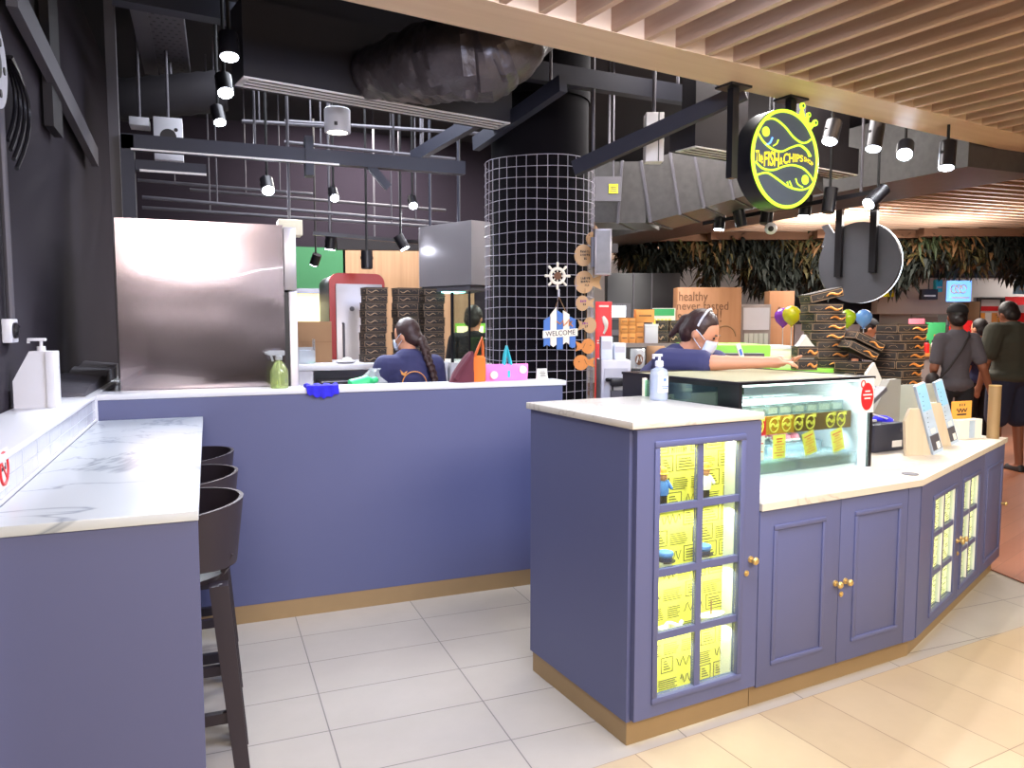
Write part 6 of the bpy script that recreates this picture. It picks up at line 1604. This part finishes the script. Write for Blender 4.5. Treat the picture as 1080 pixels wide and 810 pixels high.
# brown menu panel with lettering
o, w, h = fbox('lettered_hoarding', 'tall orange-brown panel reading healthy never tasted so good', 'panel', 714, 781, 303, 366, 8.6, 0.25, 'board_wood', zb=0.0, part='panel')
ztop = h
for s, px, py, sz_, wpx in (('healthy', 731, 313, 0.15, 30), ('never tasted', 741, 323, 0.13, 54), ('so good!', 738, 334, 0.2, 46)):
    p = atd(px, py, 8.6); lx = (p - o.location).dot(RV); lz = p.z - o.location.z
    text('lettering', s, sz_, 'carton_dark', o, Matrix.Translation((lx, -0.002, lz)) @ Matrix.Rotation(PI / 2, 4, 'X'), 0.001, w=wpx * 8.6 / 803)
b = MB(); b.tube([(w * .5 + 0.12 * math.cos(i * .33), -0.004, h - 0.55 + 0.12 * math.sin(i * .33)) for i in range(14)], 0.008, 5); b.build('swirl', 'carton', o)
o, w, h = fbox('brown_cupboard', 'narrow brown panel behind the balloons', 'panel', 810, 836, 307, 380, 9.2, 0.2, 'board_wood', zb=0.0, part='panel')
b = MB(); b.box(-w, w, -0.003, 0, h - 0.32, h - 0.31); b.box(-w * .3, -w * .15, -0.02, -0.003, h - 0.25, h - 0.19); b.build('hinge', 'carton_dark', o, smooth=0)
o, w, h = fbox('glass_kiosk', 'pale kiosk with white counter between the two brown panels', 'kiosk', 781, 812, 321, 372, 9.0, 0.3, 'kiosk', zb=0.0)
b = MB(); b.box(-w + .02, w - .02, -0.01, 0, h - 0.3, h - 0.04); b.build('glass', 'pale_grey', o, smooth=0)
b = MB()
for k in range(5): b.box(-w + .03 + (2 * w - .06) * k / 5 + .005, -w + .03 + (2 * w - .06) * (k + 1) / 5 - .005, -0.02, 0, h - 0.58, h - 0.34)
b.build('jar', 'frost', o, smooth=0)
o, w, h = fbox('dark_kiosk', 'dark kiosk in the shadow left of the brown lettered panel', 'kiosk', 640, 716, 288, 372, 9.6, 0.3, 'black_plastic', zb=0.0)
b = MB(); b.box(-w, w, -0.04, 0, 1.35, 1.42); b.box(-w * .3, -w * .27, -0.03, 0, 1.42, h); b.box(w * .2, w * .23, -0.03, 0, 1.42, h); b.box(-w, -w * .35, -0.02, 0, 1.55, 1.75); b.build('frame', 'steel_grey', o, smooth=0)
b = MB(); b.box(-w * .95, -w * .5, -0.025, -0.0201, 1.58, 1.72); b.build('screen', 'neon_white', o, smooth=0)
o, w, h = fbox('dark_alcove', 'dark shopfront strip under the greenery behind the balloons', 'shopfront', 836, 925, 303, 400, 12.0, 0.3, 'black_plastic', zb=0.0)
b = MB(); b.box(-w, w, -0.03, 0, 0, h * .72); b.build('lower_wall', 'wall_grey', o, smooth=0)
# far shopfronts at right
o, w, h = fbox('grey_shopfront', 'plain pale grey shopfront wall behind the staff member in a black cap', 'shopfront', 900, 985, 318, 420, 12.5, 0.3, 'wall_white', zb=0.0, part='wall')
b = MB(); b.box(w * .35, w, -0.012, 0, 0.9, h - 0.25); b.box(w * .34, w * .36, -0.02, 0, 0, h); b.build('recess', 'wall_grey', o, smooth=0)
b = MB(); b.box(w * .55, w * .75, -0.03, -0.0125, h - 0.55, h - 0.4); b.build('exit_sign', 'cyan', o, smooth=0)
o, w, h = fbox('snack_counter', 'brown snack counter behind the woman in the grey tee shirt', 'counter', 950, 1045, 376, 470, 10.0, 0.8, 'kiosk', zb=0.009, part='front')
b = MB(); b.box(-w - .02, w + .02, -0.03, 0.82, h, h + 0.04); b.build('top', 'carton_orange', o, smooth=0)
zc = o.location.z + h + 0.0405
for (x0, x1, yt, mt, lab, nm) in ((958, 974, 336, 'pink', 'pink poster stand on the snack counter', 'paper'), (976, 996, 340, 'green_print', 'green and orange poster stand on the snack counter', 'orange_print'), (1001, 1024, 338, 'red', 'red poster stand behind the woman in grey', 'paper')):
    o, w, h = fbox('poster_stand', lab, 'poster', x0, x1, yt, 376, 10.3, 0.04, mt, zb=zc, group='poster stands on the snack counter', part='board')
    b = MB(); b.box(-w * .2, w * .9, -0.003, 0, h * .3, h * .6); b.build('print', nm, o, smooth=0)
    b = MB(); b.cyl((w * .4, -0.003, h * .35), (w * .4, -0.006, h * .35), w * .5, n=20); b.build('disc', 'orange_print' if mt == 'green_print' else mt, o)
for (px, yt, mt, lab) in ((971, 362, 'white_plastic', 'small white jar on the snack counter'), (977, 360, 'red', 'small red jar on the snack counter'), (984, 362, 'frost', 'small grey jar on the snack counter')):
    p = atd(px, 376, 10.1); o = thing('jar', lab, 'jar', (p.x, p.y, zc), 0, 'jars on the snack counter')
    b = MB(); b.lathe([(0.03, 0), (0.035, 0.01), (0.035, 0.12), (0.02, 0.14)], n=16); b.build('jar', mt, o)
    b = MB(); b.lathe([(0.024, 0.14), (0.024, 0.17), (0.02, 0.175)], n=16); b.build('lid', 'ink', o)
# white bulkhead over the shops, brown post, notice boards, red shop
o, w, h = fbox('bulkhead', 'long pale bulkhead over the far shops at the right', 'bulkhead', 925, 1110, 293, 331, 11.8, 0.5, 'wall_white', part='panel')
b = MB(); b.box(-w, w, -0.02, 0.52, h, 3.59 - o.location.z); b.build('upper', 'ceiling_black', o, smooth=0)
o, w, h = fbox('brown_post', 'brown rectangular post between the grey shop and red notice boards', 'post', 1018, 1030, 318, 400, 11.4, 0.3, 'carton', zb=0.009, part='post')
b = MB(); b.box(-w - .01, w + .01, -0.01, 0.31, 0, 0.15); b.build('base', 'carton_dark', o, smooth=0)
o, w, h = fbox('notice_shop', 'dark-framed shop window with orange and white notices and a red strip', 'shopfront', 1030, 1110, 313, 420, 11.5, 0.2, 'wall_white', zb=0.009, part='wall')
def rel(px, py, D, o): p = atd(px, py, D); return (p - Vector(o.location)).dot(RV), p.z - o.location.z
def rect(b, o, D, x0, x1, y0, y1, yf, m=0, t=0.01):
    a, z1 = rel(x0, y0, D, o); c, z0 = rel(x1, y1, D, o); b.box(a, c, yf - t, yf, z0, z1, m=m)
b = MB(); rect(b, o, 11.5, 1030, 1056, 314, 316, 0, 0, .03); rect(b, o, 11.5, 1030, 1032, 316, 354, 0, 0, .03); rect(b, o, 11.5, 1055, 1057, 314, 354, 0, 0, .03); b.build('frame', 'ink', o, smooth=0)
b = MB(); rect(b, o, 11.5, 1034, 1066, 323, 328, 0); rect(b, o, 11.5, 1060, 1080, 313, 322, 0); rect(b, o, 11.5, 1066, 1110, 330, 352, 0); b.build('red_strip', 'red', o, smooth=0)
b = MB()
for k in range(9):
    x = 1033 + 6.5 * (k % 5); y = 330 + 12 * (k // 5); rect(b, o, 11.5, x, x + 5, y, y + 10, -0.001, m=k % 3)
b.build('notice', ['paper_orange', 'paper', 'carton_orange'], o, smooth=0)
b = MB(); rect(b, o, 11.5, 1067, 1110, 322, 330, -.03, 0, .3); b.build('awning', 'white_plastic', o, smooth=0)
# hanging lit signs
for (x0, x1, y0, y1, D, mt, lab) in ((1001, 1024, 296, 318, 10.6, 'lit_blue', 'bright blue lit hanging sign at the far right'), (972, 989, 305, 316, 11.0, 'ink', 'small black hanging sign left of the blue lit sign'), (987, 994, 295, 308, 11.2, 'cyan', 'small cyan hanging sign beside the blue lit sign'), (1072, 1090, 296, 310, 11.0, 'sky_blue', 'pale blue hanging sign at the right picture edge'), (932, 943, 300, 313, 10.8, 'balloon_yellow', 'small yellow lit sign peeking from behind the plain round sign')):
    o, w, h = fbox('hanging_sign', lab, 'sign', x0, x1, y0, y1, D, 0.08, mt, group='small hanging signs in the food court', part='panel')
    if mt == 'lit_blue':
        b = MB(); 
        for k in range(3): b.tube([(-w * .6 + .06 * k + .05 * math.cos(i * .8), -0.006, h * .6 + h * .2 * math.sin(i * .8)) for i in range(8)], 0.010, 5)
        b.box(-w * .8, w * .8, -0.006, 0, h * .15, h * .22); b.build('emblem', 'paper', o, smooth=0)
    else:
        b = MB(); b.box(-w * .7, w * .7, -0.004, 0, h * .3, h * .45); b.build('print', 'paper', o, smooth=0)
    b = MB(); b.cyl((0, .04, h), (0, .04, 3.6 - o.location.z), 0.01, n=8); b.build('hanger_rod', 'black_metal', o)
# ================================================================ people
def fuse(b, name, mats, parent, vox=0.008, sm=2):
    o = b.build('tmp_' + name, mats, None, smooth=0)
    m = o.modifiers.new('r', 'REMESH'); m.mode = 'VOXEL'; m.voxel_size = vox; m.use_smooth_shade = True
    m2 = o.modifiers.new('s', 'SMOOTH'); m2.factor = 0.5; m2.iterations = sm
    dg = bpy.context.evaluated_depsgraph_get()
    me = bpy.data.meshes.new_from_object(o.evaluated_get(dg)); me.name = name
    bpy.data.objects.remove(o)
    me.materials.clear()
    me.materials.append(M[mats] if isinstance(mats, str) else M[mats[0]])
    for p in me.polygons: p.use_smooth = True; p.material_index = 0
    r = bpy.data.objects.new(name, me); col.objects.link(r)
    if parent: r.parent = parent
    return r
V = Vector
def person(lab, loc, rz, J=None, skin='skin', shirt='tee_navy', pants='pants_black', hair='hair', style='short', mask=True, cap=None, shorts=False, bulk=1.0, head_rot=(0, 0, 0), vox=0.008, S=1.0):
    o = thing('person', lab, 'person', loc, rz)
    o.scale = (S, S, S)
    j = dict(pel=V((0, 0, .90)), waist=V((0, 0, 1.05)), chest=V((0, 0, 1.24)), nb=V((0, .01, 1.385)), nt=V((0, -.01, 1.455)), head=V((0, -.02, 1.535)),
             shL=V((.165, .01, 1.345)), elL=V((.215, .03, 1.07)), wrL=V((.22, -.04, .84)), shR=V((-.165, .01, 1.345)), elR=V((-.215, .03, 1.07)), wrR=V((-.22, -.04, .84)),
             hipL=V((.085, 0, .88)), knL=V((.095, -.015, .47)), anL=V((.095, .02, .085)), hipR=V((-.085, 0, .88)), knR=V((-.095, -.015, .47)), anR=V((-.095, .02, .085)))
    if J:
        for k, v in J.items(): j[k] = V(v)
    HR = Euler([R(a) for a in head_rot]).to_matrix().to_4x4()
    HT = Matrix.Translation(j['head']) @ HR
    def torso(b, g, lower=True):
        ch = [('pel', .145, .105), ('waist', .125, .092), ('chest', .155, .108), ('nb', .085, .065)]
        pts = [(j[k], (rx * bulk + g), (ry * bulk + g)) for k, rx, ry in ch]
        # chain of flattened balls along the spine
        for i in range(len(pts) - 1):
            (p, a, c), (q, d, e) = pts[i], pts[i + 1]
            for s in range(5):
                t = s / 5; m_ = p.lerp(q, t); b.ball(m_, (a * (1 - t) + d * t, c * (1 - t) + e * t, .075 + g), n=14, k=8)
        b.caps(j['shL'], j['shR'], .06 * bulk + g, .06 * bulk + g)
    def arm(b, s, g, full=True, frac=1.0):
        a, e, w = j['sh' + s], j['el' + s], j['wr' + s]
        if not full: e = a.lerp(e, frac); b.caps(a, e, .058 * bulk + g, .052 * bulk + g); return
        b.caps(a, e, .052 * bulk + g, .041 + g); b.caps(e, w, .040 + g, .027 + g)
    def hand(b, s):
        e, w = j['el' + s], j['wr' + s]; d = (w - e).normalized(); sd = d.cross(V((0, 0, 1)))
        sd = sd.normalized() if sd.length > .3 else V((0, 1, 0)); sd = V((0, 1, 0)) if abs(d.z) > .8 else sd
        pn = d.cross(sd).normalized(); sg = 1 if s == 'L' else -1
        p = w + d * 0.05
        b.caps(w, p, .026, .030)
        for k, (l, r) in enumerate(((.068, .0095), (.078, .0098), (.072, .0095), (.056, .0085))):
            st = w + d * .075 + sd * (-.030 + .020 * k); md = st + d * l * .55; en = md + (d * .75 - pn * .6 * sg).normalized() * l * .5
            b.caps(w + d * .04 + sd * (-.018 + .012 * k), st, .014, r, n=8); b.caps(st, md, r, r * .95, n=8); b.caps(md, en, r * .95, r * .8, n=8)
        t0 = w + d * .02 - sd * .022; t1 = t0 - sd * .03 + d * .035; t2 = t1 + d * .03; b.caps(t0, t1, .014, .011, n=8); b.caps(t1, t2, .011, .009, n=8)
    def leg(b, s, g, to=1.0):
        h, k, a = j['hip' + s], j['kn' + s], j['an' + s]
        if to < 1: b.caps(h, h.lerp(k, to), .088 * bulk + g, .07 * bulk + g); return
        b.caps(h, k, .078 * bulk + g, .053 + g); b.caps(k, a, .052 + g, .036 + g)
    # body: one continuous skin surface
    b = MB()
    T = HT
    b.ball((0, 0.005, .02), (.074, .092, .098), n=20, k=14, T=T); b.ball((0, -.03, -.05), (.052, .056, .06), n=16, k=10, T=T)
    b.ball((0, -.095, -.01), (.012, .016, .018), n=10, k=8, T=T); b.ball((0, -.088, .015), (.009, .012, .025), n=10, k=8, T=T)
    b.ball((0, -.083, -.05), (.022, .010, .009), n=10, k=8, T=T)
    for s in (-1, 1): b.ball((.075 * s, .008, -.005), (.011, .018, .030), n=10, k=8, T=T)
    b.caps(j['nb'], j['nt'], .056, .052); b.caps(j['nt'], HT @ V((0, .01, -.03)), .052, .055)
    torso(b, 0.0)
    for s in 'LR': arm(b, s, 0); hand(b, s); leg(b, s, 0); a = j['an' + s]; b.caps(a + V((0, .01, -.045)), a + V((0, -.12, -.055)), .036, .028)
    fuse(b, 'body', skin, o, vox)
    # eyes and brows
    b = MB()
    for s in (-1, 1): b.ball((.030 * s, -.083, .012), (.011, .006, .006), n=8, k=6, T=T); b.box(.030 * s - .015, .030 * s + .015, -.092, -.082, .030, .034, T=T)
    b.build('eyes', 'hair', o)
    # hair
    b = MB()
    b.ball((0, .016, .035), (.083, .094, .098), n=20, k=14, T=T)
    b.ball((0, .05, -.01), (.076, .062, .075), n=16, k=10, T=T)
    if style == 'braid':
        b.ball((0, .07, -.03), (.06, .05, .06), T=T)
        pts = [V((0, .11, -.05)), V((-.004, .125, -.12)), V((.006, .135, -.20)), V((.004, .15, -.28)), V((.012, .155, -.36))]
        for i in range(16):
            t = i / 15 * 4; a = min(3, int(t)); p = pts[a].lerp(pts[a + 1], t - a); r = .036 - .012 * i / 15
            b.ball((p.x + .012 * (1 if i % 2 else -1), p.y, p.z), (r, r * .8, r * .95), n=10, k=8, T=T)
    if style == 'bun': b.ball((0, .10, -.02), (.05, .04, .045), T=T)
    if style == 'ponytail':
        b.ball((0, .10, .03), (.035, .035, .035), T=T); b.caps((HT @ V((0, .11, .03))), (HT @ V((0, .14, -.08))), .028, .014)
    # cut hair away from the face by trimming vertices in front
    inv = HT.inverted()
    for v in b.bm.verts:
        q = inv @ v.co
        if q.y < -.035 and q.z < .068: q.y = -.035 + (q.y + .035) * .12; v.co = HT @ q
    fuse(b, 'hair', hair, o, vox * .8)
    if style == 'ponytail':
        b = MB(); b.tube([HT @ V((.09 * math.cos(t / 10 * PI), -.02 + .03, .04 + .10 * math.sin(t / 10 * PI))) for t in range(11)], .006, 6); b.build('hair_band', 'pale_grey', o)
    # shirt and trousers
    b = MB(); torso(b, .014)
    b.bm.verts.ensure_lookup_table()
    for s in 'LR': arm(b, s, .016, False, .72)
    b.ball(j['pel'] + V((0, 0, .02)), (.180 * bulk + .012, .13 * bulk + .012, .085), n=16, k=10)
    fuse(b, 'shirt', shirt, o, vox)
    b = MB(); b.ball(j['pel'] - V((0, 0, .01)), (.152 * bulk, .115 * bulk, .09), n=16, k=10)
    for s in 'LR':
        leg(b, s, .016, .85 if shorts else 1.0)
    fuse(b, 'trousers' if not shorts else 'shorts', pants, o, vox)
    for s in 'LR':
        a = j['an' + s]; b = MB(); b.caps(a + V((0, .02, -.05)), a + V((0, -.13, -.058)), .038, .030); b.box(a.x - .04, a.x + .04, a.y - .165, a.y + .06, a.z - .085, a.z - .065, bev=.008)
        fuse(b, 'shoe', 'ink', o, vox)
    if mask:
        b = MB()
        n_ = 12; rows = []
        for r_ in range(5):
            for i in range(n_ + 1):
                t = R(-70) + R(140) * i / n_; z = -.075 + .075 * r_ / 4
                k = 1.0 + .10 * math.cos(t) * math.sin(PI * (r_ + .6) / 5)
                rows.append((.072 * math.sin(t) * k, -.028 - .066 * math.cos(t) * k - .008, z - .012 * (1 - math.cos(t))))
        f = [(r_ * (n_ + 1) + i, r_ * (n_ + 1) + i + 1, (r_ + 1) * (n_ + 1) + i + 1, (r_ + 1) * (n_ + 1) + i) for r_ in range(4) for i in range(n_)]
        b._new(rows, f, T=T)
        for s in (-1, 1):
            b.tube([HT @ V((.066 * s, -.05, -.01)), HT @ V((.078 * s, -.01, .012)), HT @ V((.082 * s, .012, .02))], .002, 5); b.tube([HT @ V((.066 * s, -.05, -.06)), HT @ V((.078 * s, -.0, -.03)), HT @ V((.082 * s, .012, -.015))], .002, 5)
        mo = b.build('face_mask', 'mask_blue', o, smooth=80)
        md = mo.modifiers.new('t', 'SOLIDIFY'); md.thickness = .002
    if cap:
        b = MB(); b.ball((0, .01, .055), (.09, .102, .085), n=20, k=12, T=T)
        for v in b.bm.verts:
            q = inv @ v.co
            if q.z < .045: q.z = .045; v.co = HT @ q
        fy = 1 if cap == 'back' else -1
        b.prism([(.075 * math.cos(R(a)), fy * (.06 + .09 * math.sin(R(a)))) for a in range(0, 181, 15)], .042, .050, T=T)
        fuse(b, 'cap', 'cap_black', o, vox * .8, 1)
    return o, j, HT
# braided woman behind the half wall, turned away to the left
p = atd(431, 352, 4.95)
o, j, HT = person('woman with long brown braid in navy tee shirt seen from behind in the kitchen', (p.x + .0, p.y, 0), -YAW + R(180 + 22), dict(shL=(.175, .02, 1.32), elL=(.24, -.08, 1.10), wrL=(.17, -.30, 1.08), shR=(-.175, .02, 1.32), elR=(-.24, -.08, 1.10), wrR=(-.17, -.30, 1.08), head=(0, -.05, 1.52), nt=(0, -.02, 1.45)),
       hair='hair_brown', style='braid', head_rot=(14, 0, 42), S=0.93, bulk=1.06)
b = MB()
b.tube([(.085 * math.cos(2 * PI * i / 24), .136 + .012, 1.2 + .085 * math.sin(2 * PI * i / 24)) for i in range(24)], .004, 5, closed=True)
b.prism([(.05, 1.29), (.075, 1.275), (.10, 1.30), (.09, 1.268), (.068, 1.255)], -.152, -.144, T=Matrix.Rotation(PI / 2, 4, 'X'))
for k in range(9): b.box(-.12 + .026 * k, -.105 + .026 * k, .142, .150, 1.105, 1.125)
b.build('shirt_print', 'carton_orange', o, smooth=0)['label'] = 'gold ring emblem on the back of the shirt'
# masked woman leaning over the showcase
p = atd(735, 350, 4.22)
a2 = R(58)
o, j, HT = person('masked woman in navy tee shirt leaning over behind the showcase', (p.x - .32 * math.cos(-YAW), p.y - .32 * math.sin(-YAW), 0), -YAW + R(62),
       dict(waist=(0, -.03, 1.03), chest=(0, -.13, 1.21), nb=(0, -.24, 1.33), nt=(0, -.29, 1.38), head=(0, -.34, 1.445), shL=(.165, -.20, 1.30), elL=(.16, -.46, 1.285), wrL=(.12, -.69, 1.30), shR=(-.165, -.2, 1.30), elR=(-.16, -.46, 1.30), wrR=(-.12, -.70, 1.305)),
       hair='hair_brown', style='ponytail', head_rot=(26, 0, 0), S=1.0)
# person seen through the kitchen glass
p = atd(499, 352, 6.9)
person('dark-haired person in black seen through the kitchen glass', (p.x, p.y, 0), -YAW + R(160), None, shirt='pants_black', mask=False, S=1.0, vox=.012, head_rot=(10, 0, 0))
# far staff member with a backward cap
p = atd(902, 355, 9.3)
person('far staff member in black with a cap bending over a counter', (p.x, p.y, 0), -YAW + R(75), dict(head=(0, -.16, 1.46), nt=(0, -.1, 1.40), nb=(0, -.05, 1.35)), shirt='pants_black', cap='front', S=.98, vox=.013, head_rot=(22, 0, 0), mask=False)
# woman in grey tee
p = atd(1006, 420, 7.1)
o, j, HT = person('woman in grey tee shirt and black cap with crossbody strap, seen from behind', (p.x, p.y, 0.009), -YAW + R(180 - 14), dict(shL=(.135, .01, 1.335), shR=(-.135, .01, 1.335), elR=(-.22, .03, 1.08), wrR=(-.31, -.04, .87), elL=(.185, .03, 1.07), wrL=(.14, -.16, .98)),
       skin='skin_dark', shirt='tee_grey', cap='front', style='bun', S=1.005, vox=.010, bulk=.84)
b = MB(); b.tube([(-.10, .0, 1.405), (-.08, .085, 1.36), (.0, .118, 1.22), (.09, .112, 1.06), (.15, .09, .98)], .011, 6); b.build('bag_strap', 'ink', o)
b = MB(); b.ball((.20, .05, .95), (.06, .09, .08)); b.build('crossbody_bag', 'ink', o)
# man in olive tee
p = atd(1064, 420, 7.6)
person('broad man in dark olive tee shirt and navy shorts at the right edge', (p.x, p.y, 0.009), -YAW + R(180 + 10), dict(head=(0, -.06, 1.50), nt=(0, -.02, 1.43), shL=(.20, .01, 1.34), shR=(-.20, .01, 1.34), elL=(.29, .03, 1.07), wrL=(.28, -.05, .84), elR=(-.29, .03, 1.07), wrR=(-.28, -.05, .84), anL=(.13, .02, .085), knL=(.12, -.01, .47), anR=(-.13, .02, .085), knR=(-.12, -.01, .47)),
       skin='skin_dark', shirt='tee_olive', pants='shorts_navy', shorts=True, style='short', mask=False, S=1.05, vox=.011, bulk=1.32, head_rot=(20, 0, 0))
p = atd(1033, 365, 8.6)
person('long-haired person half hidden between the grey and olive tee shirts', (p.x, p.y, 0.009), -YAW + R(200), None, shirt='tee_navy', style='bun', mask=False, S=.93, vox=.013)
# ================================================================ light of the place
w = bpy.data.worlds.new('world'); sc.world = w; w.use_nodes = True
bg = w.node_tree.nodes['Background']; bg.inputs[0].default_value = (0.90, 0.84, 0.95, 1); bg.inputs[1].default_value = 0.62
# mall ceiling downlights over the walkway (behind and right of the viewer) and inside the stall
light('AREA', 'walkway_light', (2.2, -0.6, 2.70), 92, (1, 0.86, 0.66), 1.6, target=(2.3, 0.6, 0), sy=1.2)
light('AREA', 'walkway_light', (4.3, 1.2, 2.70), 52, (1, 0.88, 0.70), 1.4, target=(4.2, 1.8, 0), sy=1.2)
light('AREA', 'walkway_light', (-0.4, -1.2, 2.70), 100, (1, 0.9, 0.80), 1.4, target=(0.2, 1.6, 0.4), sy=1.2)
light('AREA', 'walkway_tube', (-0.5, -7.5, 2.35), 45, (0.95, 0.97, 1), 9.0, target=(-0.1, 4, 1.6), sy=0.06)
light('AREA', 'stall_light', (1.5, 1.75, 2.68), 62, (0.56, 0.67, 1.0), 1.2, target=(0.75, 3.3, 0), sy=0.8)
light('AREA', 'kitchen_light', (1.0, 5.2, 3.4), 55, (0.86, 0.91, 1.0), 1.5, target=(1.0, 5.6, 0), sy=1.5)
light('AREA', 'kitchen_light', (1.6, 7.6, 3.4), 90, (1, 0.95, 0.9), 1.2, target=(1.4, 8.2, 0.8))
light('AREA', 'stall_light', (3.3, 4.4, 3.4), 110, (1, 0.95, 0.92), 1.2, target=(3.3, 4.4, 0))
light('AREA', 'court_light', (5.0, 6.8, 3.4), 160, (1, 0.95, 0.9), 2.0, target=(5.0, 6.8, 0))
light('AREA', 'court_light', (7.6, 7.0, 2.7), 100, (1, 0.96, 0.9), 2.0, target=(7.6, 7.0, 0))
light('AREA', 'court_light', (8.0, 10.5, 2.0), 90, (1, 0.95, 0.9), 2.0, target=(8, 12, 1.0))
light('AREA', 'court_light', (12.5, 8.5, 3.3), 320, (1, 0.96, 0.92), 3.0, target=(12, 9.5, 0))
light('SPOT', 'far_slat_fill', (8.4, 6.3, 2.1), 150, (1, 0.96, 0.93), 0.3, target=(8.4, 6.3, 3), angle=165, blend=1.0)  # added fill aimed up at the far slats, with no fitting of its own
